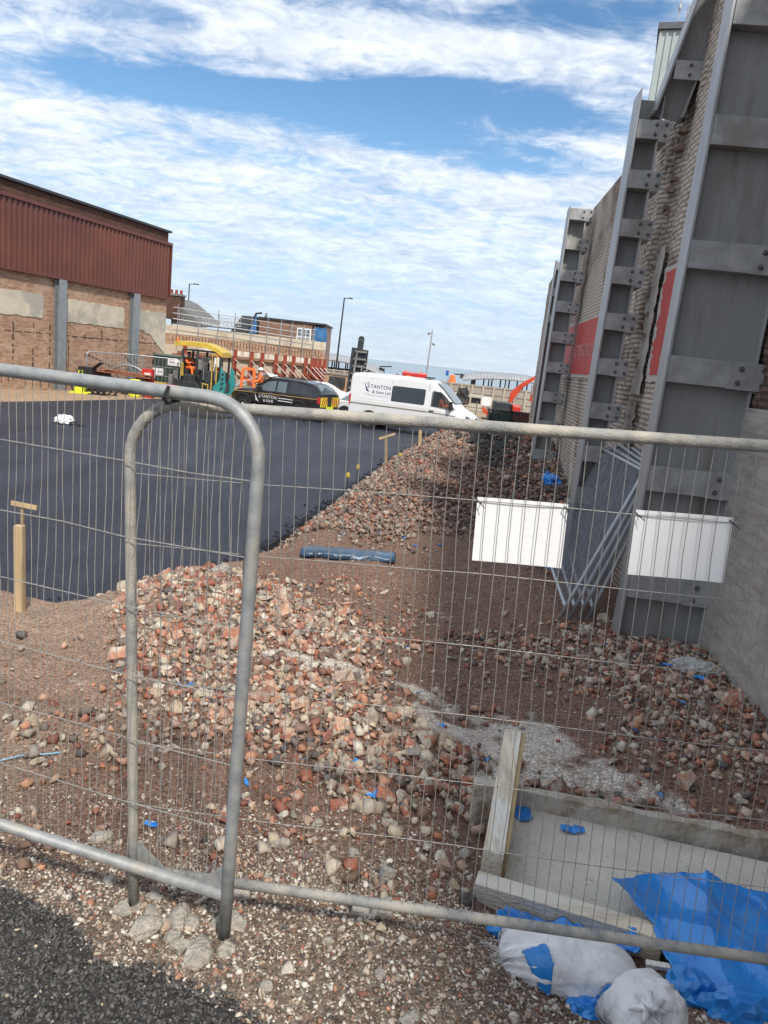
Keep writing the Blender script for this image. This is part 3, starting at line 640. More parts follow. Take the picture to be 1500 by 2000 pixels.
# ---------------------------------------------------------------- tall brick wall on the right
WM = .0815
def wallpt(y, off, z, a=2.75): return Vector((a + WM * y + off, y, z))
brick_cream = brickmat('painted_brick', (.48, .36, .28), (.35, .24, .19), (.10, .085, .07), paint=(.68, .60, .51), paint_p=(.36, .52), stain_a=.55, pscale=.5, bump=1.3, msize=.015)
brick_rough = brickmat('rough_old_brick', (.30, .20, .16), (.19, .12, .10), (.13, .105, .09), paint=(.36, .32, .28), paint_p=(.53, .60), stain_a=.65, bump=1.6, msize=.014)
block_gray = brickmat('painted_blockwork', (.46, .435, .41), (.41, .39, .37), (.34, .325, .31), stain=(.33, .29, .25), stain_a=.6, msize=.006, bump=.35, bw=.44, rh=.215)
def wallmesh(name, y0, y1, zb, ztop, a, mt, parent, step=.06, rough=.02, seed=0, notch=None, thick=.45):
    ys_ = np.arange(y0, y1 + step, step); tops = np.array([ztop(v) for v in ys_]); n = int(max(2, (tops.max() - zb) / step / 1.6)); Y = np.repeat(ys_[None], n, 0)
    T = np.linspace(0, 1, n)[:, None]; Z = zb + (tops[None] - zb) * T
    off = (vnoise(Y * 3, Z * 3, .9, 200 + seed, 4) - .5) * rough * 2
    if notch is not None: off = off + notch(Y, Z)
    off[-1] = 0
    X = a + WM * Y + off
    vs = np.stack([X.ravel(), Y.ravel(), Z.ravel()], 1); nx = len(ys_)
    i = np.arange(nx - 1)[None, :] + np.arange(n - 1)[:, None] * nx
    fs = np.stack([i, i + 1, i + 1 + nx, i + nx], -1).reshape(-1, 4)
    # back and top
    b0 = len(vs); back = np.stack([np.repeat((a + WM * ys_ + thick)[None], 2, 0).ravel(), np.repeat(ys_[None], 2, 0).ravel(), np.concatenate([np.full(nx, zb), tops])], 1)
    vs = np.concatenate([vs, back]); j = np.arange(nx - 1); top0 = (n - 1) * nx
    fs = np.concatenate([fs, np.stack([top0 + j, top0 + j + 1, b0 + nx + j + 1, b0 + nx + j], 1), np.stack([b0 + j, b0 + nx + j, b0 + nx + j + 1, b0 + j + 1], 1)])
    e = []
    for c in (0, nx - 1):
        ring = [k * nx + c for k in range(n)]
        for k in range(n - 1): e.append((ring[k], ring[k + 1], b0 + nx + c if k == n - 2 else b0 + c, b0 + c))
    fs = np.concatenate([fs, np.array(e)])
    off0 = W(parent); vs = vs - np.array(off0)
    o = np_mesh(name, vs, fs, mt, smooth=False); o.parent = parent
    uv = o.data.uv_layers.new(name='UVMap'); li = np.zeros(len(o.data.loops), np.int32); o.data.loops.foreach_get('vertex_index', li)
    U = np.stack([vs[:, 1] * 1.0, vs[:, 2]], 1)[li]; uv.data.foreach_set('uv', U.astype(np.float32).ravel()); return o
tw = thing('boundary_wall', 'tall old brick wall along the right side, braced with grey steel columns', 'wall', (2.75, 11, .3))
def far_top(y): return 7.38 if y > 12.6 and y < 19 else (7.38 + (12.6 - y) * .7 if y <= 12.6 else 7.38 - (y - 19) * .11)
def notch_far(Y, Z):
    # broken-out chases and the scar of a removed cross wall
    s1 = np.exp(-((Y - 11.85 - (vnoise(Y * 0 + 3, Z, .35, 5, 3) - .5) * .5) / .10) ** 2) * .14 * (Z > 1.0) * (Z < 8.3)
    s2 = np.exp(-((Y - 11.25) / .16) ** 2) * .05
    s3 = np.exp(-((Y - 12.15) / .55) ** 4) * (-.06) * (.55 + vnoise(Y, Z, .3, 8, 3))
    s4 = np.exp(-(((Y - 14.0) / .05) ** 2)) * .05 * (Z > 5.6)
    rr = (vnoise(Y, Z, .22, 12, 2) > .62) * .03 * ((Y < 12.9) | (Z < 2))
    return s1 + s2 + s3 + s4 + rr
wallmesh('brickwork', 9.6, 27.2, -.2, far_top, 2.75, brick_cream, tw, .06, .016, 1, notch_far)
def notch_near(Y, Z): return (vnoise(Y, Z, .16, 22, 3) - .45) * .11 * (Z > 3.15) + (vnoise(Y, Z, .5, 23, 3) - .5) * .08 * (Z > 3.15)
wallmesh('rough_brickwork', -6, 10.2, 3.12, lambda y: 9.4, 3.12, brick_rough, tw, .06, .02, 2, notch_near)
wallmesh('blockwork_base', -6, 10.2, -.2, lambda y: 3.12, 3.06, block_gray, tw, .12, .006, 3, thick=.5)
# demolition stubs: torn bricks left on the step of the wall
m = MB(); rr = random.Random(4)
for z in np.arange(.6, 8.6, .077):
    for k in range(rr.choice([0, 0, 0, 1, 1])):
        y = 11.55 + rr.uniform(-.2, .1) + .05 * k; p = wallpt(y, -.02 - rr.uniform(0, .05), z); M_ = Euler((rr.gauss(0, .06), rr.gauss(0, .06), -.08 + rr.gauss(0, .12))).to_matrix()
        m.box(p + Vector((.03, 0, 0)), (rr.uniform(.06, .1), rr.uniform(.08, .2), .06), M_)
for z in np.arange(3.3, 8.8, .077):
    if rr.random() < .6: m.box(wallpt(9.9 + rr.uniform(-.3, .1), .12, z, 2.9), (.12, .21, .062), Euler((0, 0, rr.gauss(0, .2))).to_matrix())
obj('torn_brick', m, mat('torn_brick_m', (.30, .19, .145), .95, 0, .3, 3, .6, 25, col2=(.40, .36, .32), c2s=2, c2p=(.45, .6)), tw, off=W(tw))
# painted red band
redp = mat('worn_red_paint', (.52, .07, .06), .6, 0, .1, 2, .25, 30, col2=(.42, .36, .33), c2s=5, c2p=(.66, .70))
redp2 = mat('pale_worn_paint', (.48, .40, .385), .8, 0, .1, 3, .3, 30, col2=(.30, .06, .055), c2s=1.5, c2p=(.55, .6))
whp = mat('white_edge_paint', (.50, .47, .44), .8, 0, .12, 5, .3, 30)
def band(y0, y1, z0, z1, off, mt, name, seed, rag0=0, rag1=0, n=26, ragz=.015):
    rr = random.Random(seed); L_ = []; Rr = []
    for k in range(n + 1):
        z = z0 + (z1 - z0) * k / n; L_.append((y0 + rag0 * rr.uniform(-1, 1), z)); Rr.append((y1 + rag1 * rr.uniform(-1, 1), z))
    nb = max(2, int((y1 - y0) / .12)); B = [(y0 + (y1 - y0) * k / nb, z0 + rr.uniform(-1, 1) * ragz) for k in range(1, nb)]; T = [(y0 + (y1 - y0) * k / nb, z1 + rr.uniform(-1, 1) * ragz) for k in range(1, nb)][::-1]
    poly = L_[::-1] + B + Rr + T
    pts0 = [wallpt(y, -off, z) for y, z in poly]; pts1 = [wallpt(y, -off - .006, z) for y, z in poly]; k = len(poly)
    m = MB().add(pts0 + pts1, [tuple(range(k)), tuple(range(k, 2 * k))[::-1]] + [(i, (i + 1) % k, k + (i + 1) % k, k + i) for i in range(k)])
    return obj(name, m, mt, tw, off=W(tw))
band(14.05, 24.8, 3.28, 4.62, .022, whp, 'paint_border', 3, .02, .02); band(14.05, 24.8, 3.36, 4.56, .030, redp, 'painted_band', 4, .02, .02, ragz=.008)
band(11.12, 11.62, 3.1, 5.25, .04, mat('plaster_remnant', (.52, .475, .43), .85, 0, .12, 4, .5, 20, col2=(.36, .10, .09), c2s=2.2, c2p=(.60, .64)), 'paint_remnant', 5, .05, .09); band(11.3, 11.9, .9, 3.0, .02, mat('plaster_dull', (.40, .35, .31), .9, 0, .15, 4, .6, 20), 'plaster_patch', 15, .1, .1); 
band(9.7, 10.95, 3.3, 4.9, .026, whp, 'paint_border', 6, .03, .05); band(9.7, 10.82, 3.4, 4.82, .036, redp, 'painted_band', 7, .02, .09)
def text_obj(name, body, size, M_, mt, parent, ext=.002, shear=0, spacing=1):
    cu = bpy.data.curves.new(name, 'FONT'); cu.body = body; cu.size = size; cu.extrude = ext; cu.shear = shear; cu.space_character = spacing; cu.resolution_u = 3
    tmp = bpy.data.objects.new(name, cu); C.objects.link(tmp); bpy.context.view_layer.update()
    me = bpy.data.meshes.new_from_object(tmp.evaluated_get(bpy.context.evaluated_depsgraph_get())); bpy.data.objects.remove(tmp)
    me.name = name; me.transform(M_); me.materials.clear(); me.materials.append(mt); o = bpy.data.objects.new(name, me); C.objects.link(o); o.parent = parent; return o
d_ = Vector((-WM, -1, 0)).normalized(); nn = Vector((-1, WM, 0)).normalized()
M_ = Matrix((d_, Vector((0, 0, 1)), nn)).transposed().to_4x4(); M_.translation = wallpt(18.4, -.038, 3.76) - W(tw)
text_obj('faded_lettering', 'ompains acc', .62, M_, mat('faded_letter_paint', (.50, .30, .28), .8, 0, .2, 6, 0, col2=(.40, .06, .055), c2s=9, c2p=(.52, .56)), tw, .002, .15)

# steel columns
steel = mat('weathered_column_steel', (.29, .295, .295), .6, .12, .16, 3.2, .3, 120, col2=(.165, .14, .115), c2s=3.2, c2p=(.48, .70), stretch=(1, 1, .16))
flange_m = mat('galvanised_flange', (.40, .41, .415), .48, .4, .16, 2.5, .1, 80, col2=(.26, .25, .24), c2s=3, c2p=(.5, .7), stretch=(1, 1, .2))
plate_m = mat('galvanised_plate', (.36, .365, .365), .55, .25, .22, 5, .2, 90, col2=(.27, .25, .225), c2s=1.6, c2p=(.5, .7))
bolt_m = mat('bolt_steel', (.16, .16, .165), .5, .6, .1, 20, 0)
def column(label, x, y, zb, zt, depth, fw, plates, ph, pext, rotz=-math.atan(WM), taper=True, web_t=.025):
    t = thing('steel_column', label, 'column', (x, y, zb), (0, 0, rotz), 'steel columns bracing the tall wall'); h = zt - zb; ft = .028
    if taper: # outer flange with a slanting top cut
        obj('outer_flange', MB().prism([(0, 0), (ft, 0), (ft, h - .25), (ft * .6, h), (0, h)], 'y', 0, fw), flange_m, t, bevel=.004)
    else: obj('outer_flange', MB().bx(0, ft, 0, fw, 0, h), flange_m, t, bevel=.004)
    obj('web', MB().bx(ft, depth - ft, fw * .5 - web_t / 2, fw * .5 + web_t / 2, 0, h - .08), steel, t)
    obj('inner_flange', MB().bx(depth - ft, depth, .0, fw, 0, h - .08), flange_m, t, bevel=.003)
    for z in plates:
        z = z - zb
        m = MB().bx(ft + .002, depth + pext, -.016, .0 + .0, z - ph, z)     # front plate
        m.bx(ft + .002, depth - ft - .002, .002, fw * .5 - web_t / 2 - .002, z - ph, z - ph + .014)
        m.bx(ft + .002, depth - ft - .002, .002, fw * .5 - web_t / 2 - .002, z - .014, z)
        p = obj('fixing_plate', m, plate_m, t, bevel=.003)
        obj('angle_cleat', MB().bx(depth * .69, depth + pext + .01, -.034, -.018, z - ph - .008, z + .002).bx(depth + .004, depth + pext - .01, .004, fw * .9, z - ph - .03, z - ph - .012), plate_m, p, bevel=.003)
        for bx_, bz in ((depth * .82, .25), (depth * .80, .77), (depth + pext - .05, .22), (depth + pext - .05, .8)):
            q = Vector((bx_, -.036, z - ph * bz)); rb = ph * .075
            obj('bolt', MB().lathe([(rb, 0), (rb, -.016), (rb * .55, -.017), (rb * .5, -.045)], q, 'y', 6).lathe([(rb * 1.45, .001), (rb * 1.45, -.004)], q, 'y', 10), bolt_m, p)
    return t
D3, D2, D1, D0 = 7.9, 11.3, 18.5, 24.0
z3 = [.0, 1.0, 2, 3, 4, 5, 6]
def zat(px_, py_, D): return P(px_, py_, D).z
pl3 = [zat(1231, 1119, D3), zat(1274, 909, D3), zat(1314, 694, D3), zat(1361, 469, D3), zat(1400, 224, D3), zat(1437, -15, D3)]
column('largest steel column, nearest the camera, in front of the painted grey blockwork', P(1281, 764, D3).x + .06, D3, h1(2.8, D3) - .12, 9.3, .92, .30, pl3 + [pl3[-1] + 1.17], .275, .12, taper=False)
pit = .665; p2 = [zat(1193, 611, D2)]; pl2 = [p2[0] + pit * k for k in range(-4, 5)]
c2 = column('steel column with a cranked raking top, second from the camera, right of the red painted band', P(1157, 760, D2).x, D2, h1(3.1, D2) - .1, 7.32, .35, .48, [z for z in pl2 if z < 7.0], .245, .12)
pit1 = .73; b1 = zat(1081.7, 647, D1)
column('slim steel column rising from the mound, left of the red painted band', P(1061, 754, D1).x, D1, h1(3.7, D1) - .1, 7.25, .42, .5, [b1 + pit1 * k for k in range(-5, 4)] + [7.2], .26, .14)
b0 = zat(1075, 560, D0)
column('farthest steel column, mostly hidden behind the others near the wall end', P(1053, 740, D0).x, D0, h1(4.6, D0) - .1, zat(1083, 506, D0), .42, .45, [zat(1083, 510, D0), zat(1083, 510, D0) - .8, zat(1083, 510, D0) - 1.6], .25, .12)
# raking top member of column two
a = P(1272, 225, D2 + .1) ; b = P(1384, -70, D2 - .35); dr = (b - a).normalized(); t = c2; inv = (Matrix.Translation(c2.location) @ c2.rotation_euler.to_matrix().to_4x4()).inverted()
def L2(v): return inv @ Vector(v)
sx = Vector((1, 0, 0)); perp = Vector((dr.z, 0, -dr.x)).normalized()
al, bl = L2(a), L2(b)
def rbeam(o0, o1, y0, y1):
    vs = []
    for yy in (y0, y1):
        for (q, oo) in ((al, o0), (al, o1), (bl, o1), (bl, o0)): vs.append(q + perp * oo + Vector((0, yy, 0)))
    return MB().add(vs, [(0, 1, 2, 3), (7, 6, 5, 4), (0, 4, 5, 1), (1, 5, 6, 2), (2, 6, 7, 3), (3, 7, 4, 0)])
rk = obj('raking_arm', rbeam(.0, .03, -.22, .22), flange_m, c2, bevel=.003)
obj('arm_web', rbeam(.032, .37, -.012, .012), steel, rk); obj('arm_flange', rbeam(.372, .40, -.22, .22), flange_m, rk)
for (px_, py_) in ((1305, 150), (1385, -15)):
    q = L2(P(px_, py_, D2 + .0)); q.y = -.1
    pp = obj('fixing_plate', MB().box(q + Vector((.28, -.14, .0)), (.52, .016, .24)), plate_m, rk, bevel=.003)
    for dz in (-.06, .06): obj('bolt', MB().lathe([(.02, 0), (.02, -.02), (.01, -.05)], q + Vector((.22, -.15, dz)), 'y', 6), bolt_m, pp)

# grey clad building behind the wall
gx = thing('clad_building', 'pale grey metal clad building rising behind the top of the brick wall', 'building', (7.0, 25, 0)); grey_c = mat('grey_cladding', (.40, .45, .43), .45, .2, .06, 1, .03, 20)
A0 = P(1291, 55, 25); xl = A0.x; zt_ = A0.z; gx.location = (xl, 25.1, 0); gx.rotation_euler = (0, 0, -R(17))
m = MB().bx(xl, xl + 8, 25.1, 34, 0, zt_); obj('wall', m, grey_c, gx, off=W(gx))
m = MB()
for k in range(40): m.bx(xl + .02 + k * .2, xl + .08 + k * .2, 25.05, 25.1, 2, zt_ - .1)
obj('cladding_ribs', m, grey_c, gx, off=W(gx)); obj('parapet_flashing', MB().bx(xl - .06, xl + 8.1, 24.98, 34.1, zt_ - .02, zt_ + .16), mat('dark_flashing', (.10, .11, .12), .5, .3), gx, off=W(gx))
m = MB(); lz = zat(1355, 105, 25) + .3
for k in range(9): m.bx(xl + 1.15, xl + 2.6, 24.93, 25.03, lz - 2.0 + k * .2, lz - 1.9 + k * .2)
obj('louvre', m, mat('white_louvre', (.65, .68, .68), .5), gx, off=W(gx))
rp = P(1338, 55, 25); obj('roof_rail', MB().tube([(rp.x, 25.3, zt_), (rp.x, 25.3, zt_ + .7), (rp.x + .9, 25.3, zt_ + .7), (rp.x + .9, 25.3, zt_)], .03, 6).tube([(rp.x - .25, 25.3, zt_), (rp.x - .25, 25.3, zt_ + .9)], .015, 5).lathe([(.02, 0), (.05, .12), (.02, .25)], (rp.x - .25, 25.3, zt_ + .55), 'z', 8), galv, gx, off=W(gx))

# ---------------------------------------------------------------- fence panels leaning in a stack against the nearest column
stack0 = None
labs = ['leaning fence panel at the outside of the stack, its whole side tube visible', 'second fence panel in the leaning stack, just behind the outermost', 'third fence panel in the leaning stack between its neighbours', 'innermost fence panel of the leaning stack, against the steel columns']
for k in range(4):
    if stack0 is None:
        stack0 = make_panel('fence_panel', labs[0], .040, galv_new, galv_new, mat('dull_wire', (.22, .24, .27), .5, .4, .1, 10, 0), r=.0235, kink=.0012, group='mesh fence panels leaning by the wall', seed=31, wr=.0019); s = stack0
    else: s = dup(stack0, label=labs[k])
    xb = 2.22 + k * .13; yb = 8.32 + .06 * k
    s.location = (xb, yb, h1(xb, yb) + .03 - .02 * k); s.rotation_euler = (R(20 - k * 1.3), R(1.2 - .5 * k), R(83.0 - k * 1.2))

# ---------------------------------------------------------------- formwork, slab, timbers, plastic, sacks
conc = mat('fresh_concrete', (.64, .60, .53), .92, 0, .12, 4, .8, 90, col2=(.36, .32, .27), c2s=28, c2p=(.60, .72))
conc_e = mat('rough_concrete_edge', (.44, .40, .345), .95, 0, .2, 7, .9, 25, col2=(.29, .23, .16), c2s=5, c2p=(.50, .6))
board = mat('pale_formwork_timber', (.66, .57, .44), .85, 0, .28, 14, .6, 60, col2=(.78, .75, .68), c2s=5, c2p=(.46, .56), stretch=(1.6, .22, 1.6))
ZS = .70
c_nl = PZ(935, 1725, ZS); c_fl = PZ(985, 1560, ZS + .02); c_fr = PZ(1560, 1700, ZS); c_nr = PZ(1560, 1900, ZS)
m = MB(); nx, ny = 40, 24
def bil(u, v): return c_nl * (1 - u) * (1 - v) + c_nr * u * (1 - v) + c_fl * (1 - u) * v + c_fr * u * v
vs = []; fs = []
for j in range(ny + 1):
    for i in range(nx + 1):
        p = bil(i / nx, j / ny); p.z += .012 * (mnoise.noise(p * 2.5)) + .004 * mnoise.noise(p * 14); vs.append(p)
n0 = len(vs)
for j in range(ny):
    for i in range(nx): a_ = j * (nx + 1) + i; fs.append((a_, a_ + 1, a_ + nx + 2, a_ + nx + 1))
bd = [i for i in range(nx + 1)] + [(j + 1) * (nx + 1) - 1 for j in range(1, ny + 1)] + [ny * (nx + 1) + i for i in range(nx - 1, -1, -1)] + [j * (nx + 1) for j in range(ny - 1, 0, -1)]
vs += [Vector((vs[i].x, vs[i].y, ZS - .2)) for i in bd]
for k in range(len(bd)): k2 = (k + 1) % len(bd); fs.append((bd[k], n0 + k, n0 + k2, bd[k2]))
tag(obj('concrete_slab', MB().add(vs, fs), conc, smooth=False), 'freshly cast pale grey concrete slab inside the timber formwork', 'slab')
def strip(name, pts_top, w, h, mt, dirn, n=24, rough=.006):
    """upstand: top inner edge polyline, width away in dirn, height down"""
    vs = []; fs = []; a, b = pts_top; d = Vector(dirn)
    for i in range(n + 1):
        p = a.lerp(b, i / n); j = lambda s, q: rough * mnoise.noise(Vector((p.x * 6, p.y * 6, s))) * q
        vs += [p + Vector((j(1, 1), j(2, 1.5), j(3, 1))), p + d * w + Vector((j(4, 1), j(5, 2), j(6, 1))), p + d * w + Vector((0, 0, -h)), p + Vector((j(7, 2), j(8, 3), -h))]
    for i in range(n):
        for k in range(4): fs.append((i * 4 + k, i * 4 + (k + 1) % 4, (i + 1) * 4 + (k + 1) % 4, (i + 1) * 4 + k))
    fs += [(0, 1, 2, 3), tuple(n * 4 + k for k in (3, 2, 1, 0))]
    return obj(name, MB().add(vs, fs), mt)
ku = strip('concrete_upstand', (PZ(926, 1528, ZS + .125), PZ(1570, 1652, ZS + .11)), .07, .3, conc_e, (.15, .97, 0), 40, .012)
tag(ku, 'low rough concrete kerb along the far edge of the slab', 'kerb')
def plank(name, a, b, w, h, label, up=(0, 0, 1), bev=.003, mt=None):
    t = MB().beam(a, b, w, h, up); o = obj(name, t, mt or board, bevel=bev); return tag(o, label, 'timber')
# the propped timber on the left: pair of pieces nailed together, top face bright, side face turned to the slab
pn, pf = PZ(965, 1690, ZS + .09), PZ(1003, 1447, ZS + .24)
plank('formwork_timber', pn + Vector((-.012, 0, 0)), pf + Vector((-.012, 0, 0)), .104, .16, 'broad pale timber rising away from the camera along the left end of the slab')
plank('formwork_batten', pn + Vector((.052, .02, -.02)), pf + Vector((.052, -.005, -.02)), .03, .18, 'narrow brown edged batten nailed beside the broad pale timber', mt=mat('brown_edge_timber', (.40, .30, .16), .85, 0, .3, 12, .4, 40, stretch=(1, .2, 1)))
tl = PZ(926, 1722, ZS + .05); tr = PZ(1300, 1838, ZS + .05)
plank('formwork_board', PZ(928, 1735, ZS + .04), PZ(1290, 1845, ZS + .05), .10, .13, 'long pale timber board along the near edge of the slab under the blue plastic', mt=mat('pale_timber_lengthwise', (.70, .61, .47), .85, 0, .26, 12, .6, 60, col2=(.70, .66, .58), c2s=4, c2p=(.46, .56), stretch=(.2, 1.6, 1.6)))
blue = None
def bluemat():
    m, nt, N, L, b = nodes('blue_polythene'); tc = N.new('ShaderNodeNewGeometry')
    n1 = N.new('ShaderNodeTexNoise'); n1.inputs['Scale'].default_value = 6; n1.inputs['Detail'].default_value = 8; n1.inputs['Roughness'].default_value = .7; L.new(tc.outputs['Position'], n1.inputs['Vector'])
    r = N.new('ShaderNodeValToRGB'); e = r.color_ramp.elements; e[0].position = .3; e[0].color = (.012, .16, .55, 1); e[1].position = .75; e[1].color = (.03, .29, .74, 1); L.new(n1.outputs[0], r.inputs[0])
    n2 = N.new('ShaderNodeTexNoise'); n2.inputs['Scale'].default_value = 3.2; n2.inputs['Detail'].default_value = 10; n2.inputs['Roughness'].default_value = .75; L.new(tc.outputs['Position'], n2.inputs['Vector'])
    mr = N.new('ShaderNodeMapRange'); mr.inputs[1].default_value = .56; mr.inputs[2].default_value = .72; mr.inputs[4].default_value = .5; L.new(n2.outputs[0], mr.inputs[0])
    mx = N.new('ShaderNodeMix'); mx.data_type = 'RGBA'; L.new(mr.outputs[0], mx.inputs[0]); L.new(r.outputs[0], mx.inputs[6]); mx.inputs[7].default_value = (.16, .24, .33, 1)
    L.new(mx.outputs[2], b.inputs['Base Color']); b.inputs['Roughness'].default_value = .24; b.inputs['Specular IOR Level'].default_value = .6
    bp = N.new('ShaderNodeBump'); bp.inputs['Strength'].default_value = .35; bp.inputs['Distance'].default_value = .02; n3 = N.new('ShaderNodeTexNoise'); n3.inputs['Scale'].default_value = 9; n3.inputs['Detail'].default_value = 3; n3.inputs['Distortion'].default_value = 1.5; L.new(tc.outputs['Position'], n3.inputs['Vector'])
    L.new(n3.outputs[0], bp.inputs['Height']); L.new(bp.outputs[0], b.inputs['Normal']); return m
blue = bluemat()
def sheet(name, outline, zf, label, mt=None, step=.02, th=.004, cat='plastic sheet', seed=0):
    """crumpled sheet: plan outline polygon filled by a grid, heights from zf"""
    mt = mt or blue; xs_ = [p[0] for p in outline]; ys_ = [p[1] for p in outline]
    gx_ = np.arange(min(xs_), max(xs_) + step, step); gy = np.arange(min(ys_), max(ys_) + step, step)
    o = grid_mesh(name, gx_, gy, zf, mt, keep=lambda x, y: poly_sd(x, y, outline) + (vnoise(x, y, .07, 300 + seed, 2) - .5) * .03 < 0)
    sm = o.modifiers.new('thick', 'SOLIDIFY'); sm.thickness = th
    return tag(o, label, cat, None)
def pl(*a): return [tuple(PZ(x, y, z).xy) for x, y, z in a]
def fold(x, y, s, amp, seed, rot=0):
    u = x * math.cos(rot) + y * math.sin(rot); n = vnoise(u * 1.0, (-x * math.sin(rot) + y * math.cos(rot)) * .35, s, seed, 3); return (1 - np.abs(n * 2 - 1)) ** 2 * amp
ol = pl((1190, 1758, .74), (1262, 1722, .74), (1290, 1728, .74), (1420, 1755, .74), (1560, 1785, .74), (1640, 2300, .74), (1370, 2200, .74), (1318, 1960, .74), (1285, 1885, .74), (1262, 1830, .74), (1225, 1790, .74))
def bz(x, y): return .742 + fold(x, y, .30, .035, 401, .6) + fold(x, y, .7, .085, 402, -.4) + fold(x, y, .9, .05, 404, .9) + fold(x, y, .11, .018, 405, .2) * sstep(.45, .6, vnoise(x, y, .4, 406, 2)) + .004 * (vnoise(x, y, .06, 5, 2)) - .07 * sstep(2.72, 2.3, y)
sheet('plastic_sheet', ol, bz, 'large torn bright blue plastic sheet draped over the slab and boards at right', step=.007)
ol = pl((1000, 1840, .72), (960, 1822, .72), (1010, 1795, .72), (1130, 1822, .72), (1250, 1850, .72), (1240, 1890, .72), (1120, 1880, .72), (1050, 1870, .72))
sheet('plastic_sheet', ol, lambda x, y: .70 + fold(x, y, .10, .09, 411, .9) + fold(x, y, .3, .05, 412), 'dark crumpled blue plastic behind the lying white sack', step=.006, seed=2)
for i, (cx, cy, w_, h_, z, lab) in enumerate([(1022, 1592, 18, 16, ZS + .012, 'small blue plastic scrap on the slab touching the timber'), (1118, 1624, 24, 8, ZS + .012, 'torn blue plastic strip lying alone on the concrete slab')]):
    ol = pl((cx - w_, cy - h_, z), (cx + w_ * .6, cy - h_ * .9, z), (cx + w_, cy + h_ * .5, z), (cx, cy + h_, z), (cx - w_, cy + h_ * .3, z)); sheet('plastic_scrap', ol, lambda x, y: z + .008 + fold(x, y, .04, .014, 420), lab, step=.003, th=.002, seed=5 + i)
def scrap_at(px_, py_, s, lab, rot, ext=.0):
    q = gpt(px_, py_); n = 9; m = MB(); rr = random.Random(int(px_ + py_)); vs = [Vector((0, 0, .02 * s / .06))]
    for k in range(n): a = 2 * math.pi * k / n; r_ = s * rr.uniform(.45, 1.1); vs.append(Vector((r_ * math.cos(a) * 1.4, r_ * math.sin(a) * .7, rr.uniform(.0, .7) * s)))
    fs = [(0, 1 + k, 1 + (k + 1) % n) for k in range(n)]; m.add(vs, fs); o = obj('plastic_scrap', m, blue); o.location = q + Vector((0, 0, .02)); o.rotation_euler = (.2, .1, rot); sm = o.modifiers.new('t', 'SOLIDIFY'); sm.thickness = .002
    return tag(o, lab, 'plastic scrap', 'blue plastic scraps in the rubble')
SC = [(730, 1562, .05), (765, 1478, .035), (670, 1500, .04), (590, 1490, .02), (818, 1358, .035), (795, 1272, .03), (862, 1422, .028), (950, 1490, .025), (1330, 1378, .05), (1300, 1305, .05), (620, 1385, .03), (372, 1345, .035), (345, 1340, .025), (668, 1046, .06), (700, 1040, .04), (812, 1070, .05), (860, 1068, .05), (790, 1055, .05),
      (1290, 1560, .03), (295, 1618, .03), (690, 1495, .03), (1240, 1432, .025), (1180, 1262, .03), (318, 1205, .02), (480, 1535, .025), (1365, 1330, .05), (742, 1045, .05)]
for i, (a_, b_2, s_) in enumerate(SC): scrap_at(a_, b_2, s_, 'small torn scrap of blue plastic caught among the rubble stones', i)
# blue plastic at column feet and round the sacks
def crumple(name, c, rx, ry, rz, label, seed, mt=None, cat='plastic sheet', sub=4, amp=.35):
    bm = bmesh.new(); bmesh.ops.create_icosphere(bm, subdivisions=sub, radius=1)
    for v in bm.verts:
        d = v.co.copy(); n = mnoise.noise(d * 2.2 + Vector((seed, 0, 0))); f = 1 - abs(mnoise.noise(d * 3.3 + Vector((0, seed, 0)))) * 1.2
        v.co = Vector((d.x * rx, d.y * ry, max(d.z, -.25) * rz)) * (1 + amp * n) * (.7 + .4 * f)
    me = bpy.data.meshes.new(name); bm.to_mesh(me); bm.free(); me.materials.append(mt or blue); o = bpy.data.objects.new(name, me); C.objects.link(o); o.location = c; return tag(o, label, cat)
q = P(1290, 1240, 8.15); crumple('plastic_sheet', (q.x, 8.12, h1(q.x, 8.1) + .04), .30, .10, .17, 'crumpled blue plastic at the foot of the nearest steel column', 3)
q = gpt(1055, 1105); crumple('plastic_sheet', q + Vector((.05, .1, .02)), .33, .2, .12, 'blue plastic heap beside the bottom of the leaning fence panels', 5)
q = gpt(1075, 940); crumple('plastic_sheet', (q.x, q.y, q.z), .22, .45, .18, 'blue plastic at the foot of the slim column on the mound', 7)
q = gpt(1358, 1312); crumple('paper_rag', q + Vector((0, .05, .02)), .25, .12, .09, 'crumpled pale plastic scraps among stones at the wall foot', 9, mat('dirty_pale_plastic', (.42, .42, .41), .6, 0, .2, 5, .4, 20))
